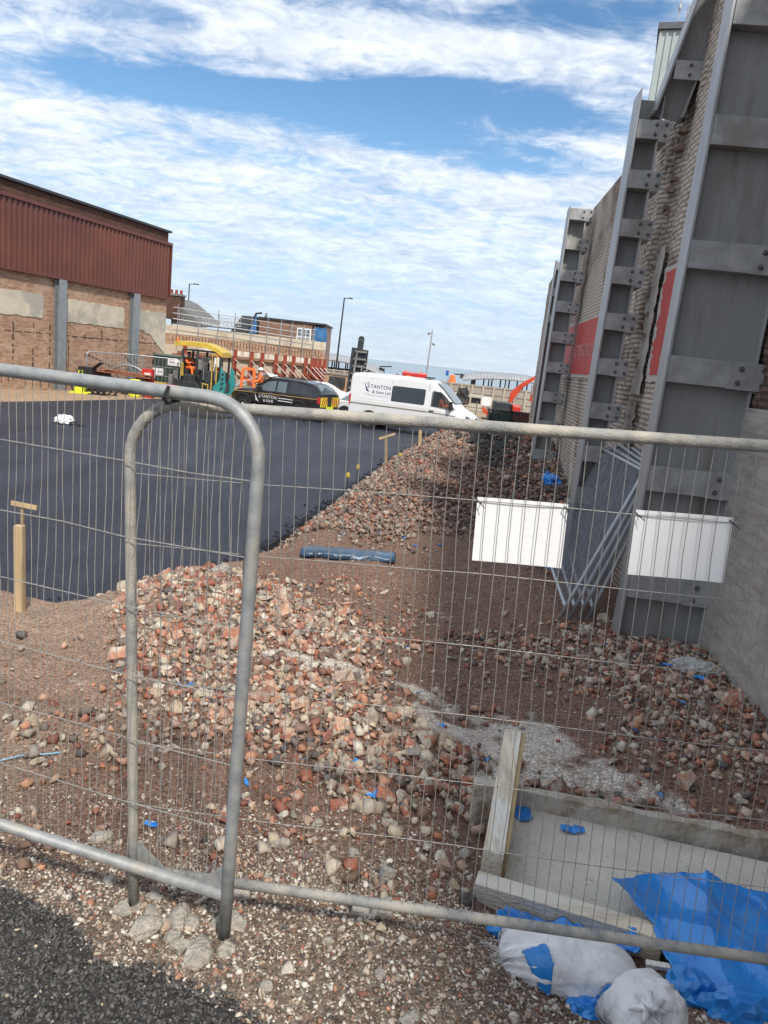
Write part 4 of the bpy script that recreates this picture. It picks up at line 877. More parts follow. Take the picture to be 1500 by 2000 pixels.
# white sacks
for a_, b_q, z_, rx_, ry_, rz_, lab_ in ((1345, 1935, .80, .10, .09, .09, 'crumpled blue plastic squeezed between the rounded sack and the draped sheet'), (1440, 1985, .80, .15, .08, .11, 'bulging fold of blue plastic at the bottom right corner of the view'), (1150, 1975, .84, .08, .05, .05, 'blue plastic scrunched below the long white sack, left of the rounded one'), (990, 1830, .78, .09, .05, .06, 'dark blue plastic scrunched at the left end of the long white sack')):
    q = PZ(a_, b_q, z_); crumple('plastic_sheet', (q.x, q.y, q.z), rx_, ry_, rz_, lab_, a_ * .37, sub=3, amp=.25)
def sackmat():
    m, nt, N, L, b = nodes('woven_white_sack'); tc = N.new('ShaderNodeTexCoord')
    w = N.new('ShaderNodeTexWave'); w.inputs['Scale'].default_value = 60; w.inputs['Distortion'].default_value = 1.2; L.new(tc.outputs['Object'], w.inputs['Vector'])
    n1 = N.new('ShaderNodeTexNoise'); n1.inputs['Scale'].default_value = 7; n1.inputs['Detail'].default_value = 6; L.new(tc.outputs['Object'], n1.inputs['Vector'])
    r = N.new('ShaderNodeValToRGB'); r.color_ramp.elements[0].position = .3; r.color_ramp.elements[0].color = (.68, .69, .70, 1); r.color_ramp.elements[1].position = .6; r.color_ramp.elements[1].color = (.86, .86, .86, 1); L.new(n1.outputs[0], r.inputs[0]); L.new(r.outputs[0], b.inputs['Base Color'])
    b.inputs['Roughness'].default_value = .7
    n3 = N.new('ShaderNodeTexNoise'); n3.inputs['Scale'].default_value = 14; n3.inputs['Detail'].default_value = 6; n3.inputs['Distortion'].default_value = .8; L.new(tc.outputs['Object'], n3.inputs['Vector'])
    b1 = N.new('ShaderNodeBump'); b1.inputs['Strength'].default_value = .25; b1.inputs['Distance'].default_value = .003; L.new(w.outputs[0], b1.inputs['Height'])
    b2 = N.new('ShaderNodeBump'); b2.inputs['Strength'].default_value = .8; b2.inputs['Distance'].default_value = .02; L.new(n3.outputs[0], b2.inputs['Height']); L.new(b1.outputs[0], b2.inputs['Normal']); L.new(b2.outputs[0], b.inputs['Normal']); return m
sack_m = sackmat()
def sack(label, c, L_, W_, H_, rotz, neck, seed, tilt=0):
    """pillow-shaped filled sack with gathered, crumpled ends"""
    t = thing('sandbag', label, 'sack', c, (0, tilt, rotz), 'white filled sacks by the fence'); nu, nv = 70, 48; vs = []; fs = []
    for i in range(nu + 1):
        u = i / nu; s = (u - .5) * L_
        k = (math.sin(math.pi * min(max(u, .0), 1)) ** .42)
        kn = neck + (1 - neck) * k if u < .5 else .25 + .75 * k
        for j in range(nv):
            a = 2 * math.pi * j / nv; ca, sa = math.cos(a), math.sin(a)
            rad = 1.0 / (abs(ca) ** 2.6 + abs(sa) ** 2.6) ** (1 / 2.6); pw = (1 - k)
            wr = 1 + pw * .45 * math.sin(j * 1.31 * 2 + seed) * (1 if u < .5 else .6) + .10 * mnoise.noise(Vector((s * 7, ca * 2.2 + seed, sa * 2.2))) + .03 * (1 - abs(mnoise.noise(Vector((s * 16 + ca, ca * 3 + seed, sa * 3)))) * 3) + .035 * math.sin(9 * a + s * 20 * 1 + seed) * pw * 2
            y = W_ / 2 * rad * ca * kn * wr; z = H_ / 2 * rad * sa * (k * .96 + .04) * wr
            if sa < 0: z *= .55
            vs.append(Vector((s, y, z + H_ * .28)))
    for i in range(nu):
        for j in range(nv): j2 = (j + 1) % nv; fs.append((i * nv + j, i * nv + j2, (i + 1) * nv + j2, (i + 1) * nv + j))
    fs += [tuple(range(nv))[::-1], tuple(nu * nv + j for j in range(nv))]
    o = obj('filled_body', MB().add(vs, fs), sack_m, t, smooth=True); return t
q1 = PZ(1105, 1885, .90)
s1 = sack('long white woven sack lying behind the road gravel with blue plastic across it', (q1.x + .02, q1.y + .03, .80), .56, .27, .24, R(-6), .55, 1.3)
q2 = PZ(1268, 1950, .95)
s2 = sack('rounded white sack with a gathered twisted neck, in front of the blue plastic', (q2.x, q2.y - .01, .83), .30, .27, .25, R(35), .5, 2.7, tilt=-.25)
# gathered neck on the second sack
bm_ = MB(); vs = []; fs = []; nv = 36; nh = 14
for i in range(nh + 1):
    h_ = i / nh; r_ = .105 * (1 - h_) ** 1.3 + .018 + .03 * h_ ** 3
    for j in range(nv):
        a_ = 2 * math.pi * j / nv; w_ = 1 + .32 * math.sin(7 * a_ + h_ * 3) * (.35 + h_) + .12 * math.sin(13 * a_); vs.append(Vector((r_ * w_ * math.cos(a_) - .05 * h_, r_ * w_ * math.sin(a_) - .06 * h_, h_ * .10 + .115)))
for i in range(nh):
    for j in range(nv): fs.append((i * nv + j, i * nv + (j + 1) % nv, (i + 1) * nv + (j + 1) % nv, (i + 1) * nv + j))
fs.append(tuple(nh * nv + j for j in range(nv)))
obj('gathered_neck', MB().add(vs, fs), sack_m, s2, smooth=True)
def drape(pts, z0, label, seed, bump=.24):
    ol = pl(*pts); cx = q1.x + .02; cy = q1.y + .03
    def zf(x, y):
        dx = (x - cx) * math.cos(R(6)) - (y - cy) * math.sin(R(6)); dy = (x - cx) * math.sin(R(6)) + (y - cy) * math.cos(R(6))
        return .805 + .205 * np.clip(1 - np.abs(dx / .285) ** 3.2 - np.abs(dy / .145) ** 2.8, 0, 1) ** .5 + .006 + fold(x, y, .08, .012, seed)
    return sheet('plastic_sheet', ol, zf, label, step=.004, th=.002, seed=seed)
drape([(985, 1868, .93), (1060, 1862, .96), (1080, 1885, .96), (1075, 1915, .93), (1035, 1905, .9), (1000, 1885, .88)], 0, 'torn blue plastic lying across the left end of the long white sack', 431)
drape([(1145, 1928, .94), (1240, 1915, .94), (1262, 1935, .92), (1190, 1968, .86), (1120, 1962, .86)], 0, 'blue plastic tucked below the right part of the long white sack', 433)
fr = MB(); rr = random.Random(9); q = PZ(985, 1880, .86)
for k in range(70):
    a0 = q + Vector((rr.uniform(-.02, .1), rr.uniform(-.05, .05), rr.uniform(-.01, .04))); d1 = Vector((-rr.uniform(.03, .16), rr.uniform(-.03, .07), rr.uniform(-.03, .02))); fr.tube([a0, a0 + d1 * .5 + Vector((0, 0, .012)), a0 + d1 + Vector((0, rr.uniform(-.02, .02), 0))], .0009, 3, cap=False)
obj('frayed_end', fr, sack_m, s1, off=None); s1.children[-1].matrix_parent_inverse = (Matrix.Translation(s1.location) @ s1.rotation_euler.to_matrix().to_4x4()).inverted()
plank('timber_offcut', PZ(1262, 1882, .80), PZ(1310, 1890, .80), .03, .02, 'short split timber stick between the two white sacks')
# named blocks by the bottom rail
def block(px_, py_, z, d, rot, label, seed, cat='block', col=0):
    q = gpt(px_, py_); q.z += d[2] * .3; d = tuple(k * 1.25 for k in d); v, f = ico_template('brick', np.random.default_rng(seed)); v = v / np.abs(v).max(0) * .5 * np.array(d); me_ = MB().add([tuple(p) for p in v], [tuple(int(i) for i in g) for g in f])
    o = obj('stone_block', me_, mat('grey_block_stone', (.40, .38, .34), .95, 0, .22, 14, .8, 60), bevel=.006); o.location = q; o.rotation_euler = rot; return tag(o, label, cat)
block(757, 1722, 1.0, (.07, .05, .12), (0, .1, .2), 'upright pale grey block standing just behind the bottom rail', 501)
block(752, 1795, .97, (.09, .06, .10), (.2, .6, .2), 'angular grey block in front of the bottom rail, below the upright one', 502)
block(705, 1788, .98, (.075, .07, .08), (0, 0, .1), 'squarish pale block in front of the bottom rail, left of the angular grey one', 503)
block(846, 1788, .97, (.10, .07, .045), (0, .05, 0), 'flat oblong pale block tucked below the bottom rail', 504)
block(898, 1796, .95, (.07, .06, .045), (0, .05, .3), 'small pale rounded block right of the flat oblong one', 505)
def rocky(seed):
    bm = bmesh.new(); bmesh.ops.create_icosphere(bm, subdivisions=3, radius=1); rr_ = random.Random(seed); pl_ = [(Vector((rr_.gauss(0, 1), rr_.gauss(0, 1), rr_.gauss(0, 1))).normalized(), rr_.uniform(.55, .8)) for _ in range(7)]
    for w_ in bm.verts:
        d = w_.co.copy()
        for nn_, h_ in pl_:
            e = d.dot(nn_) - h_
            if e > 0: d -= nn_ * e * .9
        d *= 1 + .16 * mnoise.noise(w_.co * 2.3 + Vector((seed, 0, 0))) + .08 * mnoise.noise(w_.co * 7 + Vector((0, seed, 0))); w_.co = Vector((d.x * 1.1, d.y * .95, d.z * .8))
    v = np.array([w_.co[:] for w_ in bm.verts]); f = np.array([[q.index for q in g.verts] for g in bm.faces]); bm.free(); return v, f
def p_max(v): return np.linalg.norm(v, axis=1).max()
def lump(px_, py_, z, s, label, seed):
    s *= 1.25
    q = gpt(px_, py_ + 12); q.z += s * .35; v, f = rocky(seed); o = obj('concrete_lump', MB().add([tuple(p / np.abs(p_max(v)) * s * 1.15 * np.array([1, .9, .8])) for p in v], [tuple(int(i) for i in g) for g in f]), mat('lump_concrete', (.40, .37, .32), .95, 0, .3, 22, 1, 60, col2=(.26, .235, .20), c2s=9, c2p=(.5, .62)), smooth=False); o.location = q; o.rotation_euler = (0, 0, seed); return tag(o, label, 'stone', 'concrete lumps around the fence posts')
lump(286, 1810, 1.02, .052, 'concrete lump in front of the left post foot, largest of its cluster', 601); lump(350, 1790, 1.02, .045, 'concrete lump between the two post feet, upper one', 602)
lump(240, 1772, 1.02, .036, 'pale concrete lump left of the left post foot', 603); lump(335, 1825, 1.03, .030, 'small concrete lump between the two post feet, lower one', 604)
lump(385, 1862, 1.05, .055, 'big rough concrete lump at the road edge below the right post', 605); lump(295, 1775, 1.01, .034, 'concrete lump right behind the left post foot', 606)
lump(195, 1628, .99, .042, 'round grey concrete lump just behind the left panel bottom rail', 607); lump(440, 1850, 1.04, .034, 'concrete lump at the foot of the right post', 608)
lump(455, 1215 + 0, .75, .10, 'large pale stone', 609) if False else None
lump(432, 1108, .86, .085, 'big white stone crowning the brick rubble heap', 610)
LP = [(262, 1765, .03), (315, 1800, .03), (372, 1800, .032), (398, 1835, .028), (355, 1845, .036), (425, 1800, .03), (462, 1800, .04), (300, 1745, .028), (470, 1745, .045), (215, 1715, .03), (545, 1640, .04), (620, 1600, .03), (690, 1660, .03), (760, 1600, .034), (800, 1985, .03), (740, 1895, .022), (640, 1830, .02), (905, 1660, .03)]
for i_, (a_, b_q, s_) in enumerate(LP): lump(a_, b_q, 1, s_, 'medium grey concrete lump lying near the fence bottom rails', 700 + i_)
lump(520, 1690 + 230, 1.1, .02, 'small pale stone on the gravel strip near the road', 611)
# foreground litter
tag(obj('cord', MB().tube([PZ(50, 1635, 1.04), PZ(95, 1680, 1.06), PZ(130, 1730, 1.09), PZ(160, 1770, 1.12)], .002, 5), black_rub), 'thin black cord across the gravel at the road edge', 'cord')
tag(obj('twine', MB().tube([gpt(x_, y_) + Vector((0, 0, .03)) for x_, y_ in ((-10, 1497), (30, 1487), (60, 1480), (85, 1482), (118, 1478))], .006, 5), mat('pale_blue_rag', (.25, .45, .62), .8)), 'pale blue rag strip lying over brick pieces near the left side', 'rag')
# ================================================================ the far side of the site
def pm(name, col, rough=.5, **k): return mat(name, col, rough, **k)
white_p = pm('white_vehicle_paint', (.74, .75, .76), .28, var=.03, vscale=1.2, bump=0, coat=.3, col2=(.58, .56, .52), c2s=.7, c2p=(.56, .8))
black_p = pm('black_vehicle_paint', (.012, .013, .016), .22, var=.2, vscale=1, bump=0, coat=.5, col2=(.05, .045, .04), c2s=1.2, c2p=(.5, .8))
glass_d = pm('dark_glass', (.02, .025, .03), .06, var=.1, bump=0, spec=.8)
glass_t = mat('tinted_cab_glass', (.05, .06, .065), .05, var=.1, bump=0, alpha=.35)
glass_l = pm('grey_window_glass', (.13, .17, .19), .08, var=.2, vscale=2, bump=0, spec=.9)
blackp = pm('black_plastic', (.02, .02, .022), .6, var=.2, bump=0)
rubber = pm('tyre_rubber', (.018, .018, .018), .85, var=.3)
alloy = pm('silver_wheel', (.45, .46, .47), .35, metal=.6, var=.1, bump=0)
gold_p = pm('gold_stripe', (.42, .30, .12), .4, var=.1, bump=0)
navy = pm('navy_print', (.02, .03, .14), .5, var=.1, bump=0)
yel = pm('yellow_paint', (.60, .42, .05), .5, var=.15, vscale=4, bump=.05, col2=(.30, .22, .08), c2s=5, c2p=(.58, .7))
yel_f = pm('fluorescent_yellow', (.75, .78, .05), .5, var=.08)
red_s = pm('reflective_red', (.50, .03, .03), .4, var=.1)
red_p = pm('red_paint', (.55, .035, .03), .4, var=.15, vscale=2)
orange_hv = pm('hi_vis_orange', (.85, .19, .04), .7, var=.15, vscale=6)
orange_p = pm('orange_machine_paint', (.55, .065, .025), .45, var=.18, vscale=3, col2=(.25, .08, .04), c2s=4, c2p=(.6, .75))
teal = pm('teal_machine_paint', (.03, .25, .25), .45, var=.12, vscale=2)
rust_red = pm('red_oxide_steel', (.27, .055, .03), .7, var=.25, vscale=4, bump=.1, col2=(.14, .045, .03), c2s=3, c2p=(.5, .65))
dark_steel = pm('dark_machine_steel', (.045, .05, .055), .5, metal=.3, var=.4, vscale=5)
grey_steel = pm('grey_machine_steel', (.22, .22, .21), .55, metal=.2, var=.35, vscale=6)
skin = pm('skin', (.45, .26, .18), .6, var=.08, bump=0)
navy_cloth = pm('dark_work_trousers', (.03, .04, .07), .9, var=.2)
white_plain = pm('white_plain', (.75, .76, .77), .5, var=.05)
grey_print = pm('grey_print', (.25, .27, .33), .6, var=.1, bump=0)

# ---------------------------------------------------------------- building with red cladding on the left
CO = Vector((-14.03, 44, 0)); UU = Vector((-.305, -.952, 0)).normalized(); NN = Vector((.952, -.305, 0)).normalized()
def LB(s, o, z): return CO + UU * s + NN * o + Vector((0, 0, z))
lb = thing('brick_hall', 'large brick building with rust red ribbed cladding on its upper wall', 'building', CO)
def lbox(m, s0, s1, o0, o1, z0, z1):
    return m.add([LB(s, o, z) - CO for z in (z0, z1) for s in (s0, s1) for o in (o0, o1)], [(0, 1, 3, 2), (4, 6, 7, 5), (0, 4, 5, 1), (2, 3, 7, 6), (0, 2, 6, 4), (1, 5, 7, 3)])
def uvbox(mb):
    mb.uv = [((-(Vector(v)).dot(UU) + (Vector(v)).dot(NN) * 1.0), v[2]) for v in mb.v]; return mb
tanb = brickmat('tan_stripped_brick', (.60, .38, .26), (.36, .20, .135), (.50, .40, .30), paint=(.56, .40, .29), paint_p=(.50, .62), stain=(.16, .10, .07), stain_a=.5, pscale=.9, msize=.012, bump=.8, bw=.30, rh=.10)
darkb = brickmat('dark_red_brick', (.16, .075, .055), (.08, .04, .032), (.12, .095, .08), stain_a=.4, msize=.012, bump=.5, bw=.3, rh=.1)
obj('wall', uvbox(lbox(MB(), 0, 32, -12, 0, -.3, 5.42)), tanb, lb); obj('upper_wall', uvbox(lbox(MB(), .08, 32, -11.9, -.02, 5.425, 8.98)), darkb, lb)
obj('roof_coping', lbox(MB(), -.05, 32, -12, .14, 8.99, 9.1), pm('dark_coping', (.035, .04, .05), .5), lb)
clad = pm('rust_red_cladding', (.135, .045, .034), .42, metal=.1, var=.10, vscale=.35, bump=0, col2=(.17, .055, .032), c2s=.25, c2p=(.45, .6))
m = MB(); pts = []; s = .0; top, bot = 8.28, 5.38
prof = []
while s < 31.5:
    prof += [(s, .10), (s + .13, .10), (s + .17, .165), (s + .26, .165)]; s += .30
for i in range(len(prof) - 1):
    (a, oa), (b, ob) = prof[i], prof[i + 1]; m.add([LB(a, oa, bot) - CO, LB(b, ob, bot) - CO, LB(b, ob, top) - CO, LB(a, oa, top) - CO], [(0, 1, 2, 3)])
lbox(m, 0, 31.5, .0, .095, bot + .01, top - .01); obj('cladding', m, clad, lb, fix=False)
m = MB(); lbox(m, -.05, 31.6, .0, .22, top, top + .16); lbox(m, -.05, 31.6, .0, .22, bot - .1, bot); lbox(m, -.07, .03, .0, .2, bot, top); obj('cladding_trim', m, pm('red_trim', (.13, .035, .026), .4, var=.1), lb)
render_m = pm('old_cream_render', (.56, .50, .40), .9, var=.12, vscale=1.5, bump=.5, bscale=12, col2=(.40, .375, .32), c2s=.5, c2p=(.47, .53))
def lpoly(poly, o0, o1, seed=0, rag=.035):
    rr = random.Random(seed); q = []
    for i in range(len(poly)):
        a, b = poly[i], poly[(i + 1) % len(poly)]; L_ = math.hypot(b[0] - a[0], b[1] - a[1]); k = max(1, int(L_ / .22))
        for j in range(k): q.append((a[0] + (b[0] - a[0]) * j / k + rr.uniform(-rag, rag), a[1] + (b[1] - a[1]) * j / k + rr.uniform(-rag, rag)))
    n = len(q); return MB().add([LB(s, o1, z) - CO for s, z in q] + [LB(s, o0, z) - CO for s, z in q], [tuple(range(n)), tuple(range(n, 2 * n))[::-1]] + [(i, n + i, n + (i + 1) % n, (i + 1) % n) for i in range(n)])
obj('render_patch', lpoly([(8.14, 3.37), (3.76, 3.35), (3.76, 4.42), (8.14, 4.46)], .0, .03, 1), render_m, lb); obj('render_patch', lpoly([(9.5, 3.4), (20, 3.4), (20, 4.48), (9.5, 4.46)], .0, .03, 2), render_m, lb)
obj('render_patch', lpoly([(2.55, 4.45), (2.5, 3.4), (2.0, 3.38), (1.9, 3.25), (1.4, 3.15), (.02, 2.1), (.02, 4.5)], .0, .03, 3), render_m, lb)
for s0 in (8.6, 3.1, 15.5):
    m = MB(); lbox(m, s0 - .24, s0 + .24, .30, .34, -.2, 5.27); lbox(m, s0 - .02, s0 + .02, .02, .30, -.2, 5.27); lbox(m, s0 - .24, s0 + .24, .035, .07, -.2, 5.27); obj('steel_stanchion', m, pm('stanchion_grey', (.27, .30, .32), .5, metal=.3, var=.15), lb)
m = MB(); rr = random.Random(5)     # chases cut into the stripped brickwork
for k in range(16):
    s0 = .9 + k * 1.15 + rr.uniform(-.1, .1)
    for z in np.arange(.5, 3.3, .3):
        if rr.random() < .6: lbox(m, s0 + rr.uniform(-.03, .03), s0 + .05 + rr.uniform(0, .05), .001, .012, z, z + rr.uniform(.12, .28))
for k in range(36): lbox(m, k * .6, k * .6 + rr.uniform(.3, .6), .001, .012, 2.68 + rr.uniform(-.02, .02), 2.72)
obj('mortar_chases', m, pm('dark_chase', (.10, .075, .055), .95), lb)

# ---------------------------------------------------------------- vehicles
def ring(w, zb, zt, wt, rt=.16, rb=.06, shoulder=None, n=5):
    """half section from bottom centre to top centre -> full ring, tumblehome above shoulder"""
    sh = shoulder if shoulder else zb + (zt - zb) * .5; pts = [(0, zb), (w - rb, zb), (w, zb + rb), (w, sh)]
    for k in range(n + 1):
        a = math.pi / 2 * k / n; pts.append((wt - rt + rt * math.cos(a), zt - rt * .8 + rt * .8 * math.sin(a)))
    pts.append((0, zt + .02)); return pts
def body(stations):
    vs = []; fs = []; n = None
    for (x, pts) in stations:
        full = [(y, z) for y, z in pts] + [(-y, z) for y, z in pts[-2:0:-1]]; n = len(full); vs += [(x, y, z) for y, z in full]
    for i in range(len(stations) - 1):
        for k in range(n): fs.append((i * n + k, i * n + (k + 1) % n, (i + 1) * n + (k + 1) % n, (i + 1) * n + k))
    fs += [tuple(range(n))[::-1], tuple((len(stations) - 1) * n + k for k in range(n))]
    return MB().add(vs, fs)
def wheel(t, x, y, r, w, dark=False, nm='wheel'):
    wh = obj(nm, MB().lathe([(r * .6, -w / 2), (r * .94, -w / 2), (r, -w / 2 + .03), (r, w / 2 - .03), (r * .94, w / 2), (r * .6, w / 2)], (x, y, r), 'y', 22), rubber, t, smooth=False)
    s = -1 if y < 0 else 1
    m = MB().lathe([(r * .60, s * (w / 2 - .02)), (r * .56, s * (w / 2 + .005)), (r * .5, s * (w / 2 - .015)), (r * .2, s * (w / 2 + .0)), (r * .15, s * (w / 2 + .02))], (x, y, r), 'y', 20); obj('rim', m, alloy, wh)
    m = MB()
    for k in range(8): a = 2 * math.pi * k / 8; m.box((x + r * .36 * math.cos(a), y + s * (w / 2 + .004), r + r * .36 * math.sin(a)), (r * .12, .01, r * .12))
    obj('rim_hole', m, blackp, wh); return wh
def sidepoly(poly, yf, th, mt, name, t, off=0):
    """panel following the body side; poly of (x,z); yf(z)->|y|; visible right side is -y"""
    o = []
    for s in (-1, 1):
        n = len(poly); a = [(x, s * (yf(z) + off), z) for x, z in poly]; b = [(x, s * (yf(z) + off + th), z) for x, z in poly]
        m = MB().add(a + b, [tuple(range(n)), tuple(range(n, 2 * n))] + [(i, (i + 1) % n, n + (i + 1) % n, n + i) for i in range(n)]); o.append(obj(name, m, mt, t))
    return o
def make_van():
    p = P(722, 836, 33.9); q = P(873, 858, 32.8); ang = math.atan2(32.8 - 33.9, 2.47 + 1.14)
    t = thing('works_van', 'white high roofed works van with long side window and company lettering', 'van', (0, 0, 0), (0, 0, ang)); d = Vector((math.cos(ang), math.sin(ang), 0)); nrm = Vector((-math.sin(ang), math.cos(ang), 0))
    t.location = Vector((-1.14, 33.9, .03)) - d * 1.05 + nrm * .85
    # local: x=0 rear bumper, rear axle 1.05, front axle 4.80, nose 5.95; side at |y|=.99
    w = .99
    def R_(zb, zt, wt, sh=1.25, rt=.22, w_=w): return ring(w_, zb, zt, wt, rt, .08, sh)
    st = [(0.0, R_(.48, 2.36, .86, rt=.14, w_=.96)), (.06, R_(.42, 2.46, .87, w_=.985)), (.4, R_(.40, 2.50, .87)), (1.6, R_(.40, 2.53, .87)), (3.2, R_(.40, 2.53, .87)), (3.75, R_(.40, 2.49, .86)), (4.05, R_(.40, 2.38, .84)),
          (4.35, R_(.40, 2.17, .81, 1.2)), (4.65, R_(.38, 1.86, .80, 1.18)), (4.95, R_(.36, 1.56, .82, 1.1, .16)), (5.15, R_(.35, 1.37, .84, 1.05, .14)), (5.4, R_(.34, 1.27, .82, .95, .16, .97)), (5.72, R_(.34, 1.12, .74, .85, .18, .93)), (5.88, R_(.36, .98, .62, .75, .16, .86)), (5.96, R_(.42, .85, .5, .65, .12, .74))]
    b = obj('body', body(st), white_p, t, bevel=.03)
    ct = obj('cab_interior', MB().prism([(3.92, 1.37), (5.0, 1.32), (5.02, 1.34), (4.60, 1.79), (4.29, 2.03), (3.96, 2.05)], 'y', -1.1, 1.1), blackp, t)
    bo = b.modifiers.new('cab', 'BOOLEAN'); bo.operation = 'DIFFERENCE'; bo.object = ct; bo.solver = 'EXACT'; b.modifiers.move(1, 0)
    bpy.context.view_layer.update(); dgm = bpy.data.meshes.new_from_object(b.evaluated_get(bpy.context.evaluated_depsgraph_get())); b.modifiers.clear(); b.data = dgm; bpy.data.objects.remove(ct)
    obj('seat', MB().bx(3.93, 4.1, -.8, -.2, 1.3, 1.95).bx(3.93, 4.1, .2, .8, 1.3, 1.95), blackp, t, bevel=.02); obj('steering_wheel', MB().tube([(4.62 + .05 * math.sin(a_), -.5 + .17 * math.cos(a_), 1.42 + .15 * math.sin(a_)) for a_ in np.linspace(0, 6.28, 14)], .02, 5), blackp, t)
    yf = lambda z: (w if z < 1.25 else w - (w - .875) * (z - 1.25) / 1.08)
    sidepoly([(2.02, 1.42), (2.06, 1.38), (3.55, 1.38), (3.60, 1.42), (3.60, 2.02), (3.56, 2.08), (2.08, 2.08), (2.02, 2.02)], yf, .008, glass_d, 'side_window', t)
    sidepoly([(3.90, 1.36), (5.02, 1.30), (5.05, 1.34), (4.62, 1.80), (4.30, 2.04), (3.95, 2.06), (3.90, 2.0)], yf, .006, glass_t, 'cab_window', t, .002)
    sidepoly([(4.38, 1.345), (4.41, 1.345), (4.41, 1.96), (4.38, 1.98)], yf, .006, blackp, 'window_divider', t, .011)
    for (xa, xb, za, zb2) in ((1.96, 1.975, .55, 2.28), (3.74, 3.755, .5, 2.34), (1.0, 1.012, 1.5, 2.3)): sidepoly([(xa, za), (xb, za), (xb, zb2), (xa, zb2)], yf, .004, grey_print, 'panel_seam', t)
    sidepoly([(.05, 1.08), (3.74, 1.08), (3.74, 1.13), (.05, 1.13)], yf, .012, pm('taupe_stripe', (.25, .22, .17), .5), 'rubbing_strip', t); sidepoly([(3.76, 1.08), (5.1, 1.04), (5.1, 1.07), (3.76, 1.13)], yf, .010, pm('taupe_stripe', (.25, .22, .17), .5), 'rubbing_strip', t)
    sidepoly([(.45, 1.36), (.47, 1.34), (1.90, 1.34), (1.92, 1.36), (1.92, 2.16), (1.9, 2.18), (.47, 2.18), (.45, 2.16)], yf, .006, white_p, 'pressed_panel', t)
    # windscreen, follows the sloping stations
    m = MB(); 
    for i in range(6, 9):
        x0, p0 = st[i]; x1, p1 = st[i + 1]; z0 = p0[-1][1]; z1 = p1[-1][1]; m.add([(x0 + .01, -.72, z0 + .0), (x1 + .01, -.74, z1 + .0), (x1 + .01, .74, z1 + .0), (x0 + .01, .72, z0 + .0), (x0 + .03, -.72, z0 + .02), (x1 + .03, -.74, z1 + .02), (x1 + .03, .74, z1 + .02), (x0 + .03, .72, z0 + .02)], [(0, 1, 2, 3), (4, 5, 6, 7), (0, 1, 5, 4), (2, 3, 7, 6)])
    obj('windscreen', m, glass_l, t)
    # wheel arches, lower sill, bumper
    for x in (1.05, 4.80):
        for s in (-1, 1):
            obj('wheel_arch', MB().lathe([(.43, s * .80), (.45, s * (w + .006)), (.30, s * (w + .007))], (x, 0, .40), 'y', 24), blackp, t); wheel(t, x, s * .90, .355, .23)
    obj('front_bumper', MB().prism([(5.35, .30), (5.95, .36), (6.02, .50), (6.0, .66), (5.7, .72), (5.35, .60)], 'y', -.93, .93), blackp, t, bevel=.03)
    obj('rear_bumper', MB().bx(-.06, .12, -.93, .93, .42, .58), blackp, t, bevel=.02)
    for s in (-1, 1):
        obj('tail_light', MB().bx(-.015, .07, s * .93, s * .998, 1.05, 1.5), red_s, t, bevel=.01)
        mi = obj('door_mirror', MB().bx(4.78, 4.92, s * 1.0, s * 1.22, 1.30, 1.68), blackp, t, bevel=.03); obj('mirror_glass', MB().bx(4.77, 4.779, s * 1.03, s * 1.19, 1.34, 1.64), glass_l, mi)
        obj('door_handle', MB().bx(3.86, 4.08, s * .99, s * 1.02, 1.14, 1.19), blackp, t, bevel=.006); obj('headlight', MB().prism([(5.52, 1.0), (5.80, .86), (5.84, .98), (5.58, 1.14)], 'y', s * .70, s * .955), glass_l, t)
    obj('beacon_bar', MB().bx(3.35, 3.6, -.5, .5, 2.56, 2.62), blackp, t)
    # lettering
    nv = math.atan((w - .875) / 1.08)
    def tx(s_, size, x, z, mt, nm='lettering'):
        up = Vector((0, math.sin(nv), math.cos(nv))); xx = Vector((1, 0, 0)); nn_ = xx.cross(up); M_ = Matrix((xx, up, nn_)).transposed().to_4x4(); M_.translation = (x, -(yf(z) + .011), z); return text_obj(nm, s_, size, M_, mt, t, .002)
    tx('S', .34, .78, 1.86, navy); tx('TANTON', .235, .96, 1.86, navy); tx('& Sons Ltd', .20, 1.08, 1.64, navy)
    sidepoly([(.66, 2.08), (.78, 1.72), (.95, 1.66), (.80, 1.84)], yf, .003, navy, 'sail_logo', t, .008)
    sidepoly([(.70, 1.58), (.95, 1.58), (.95, 1.585), (.70, 1.59)], yf, .003, navy, 'logo_line', t, .008)
    sidepoly([(.86, 1.53), (1.88, 1.51), (1.88, 1.525), (.86, 1.545)], yf, .003, grey_print, 'small_print_line', t, .008); sidepoly([(.55, 2.02), (.80, 2.10), (.80, 2.105), (.55, 2.03)], yf, .003, grey_print, 'logo_line', t, .008)
    return t, d, nrm
van, vd, vn = make_van()

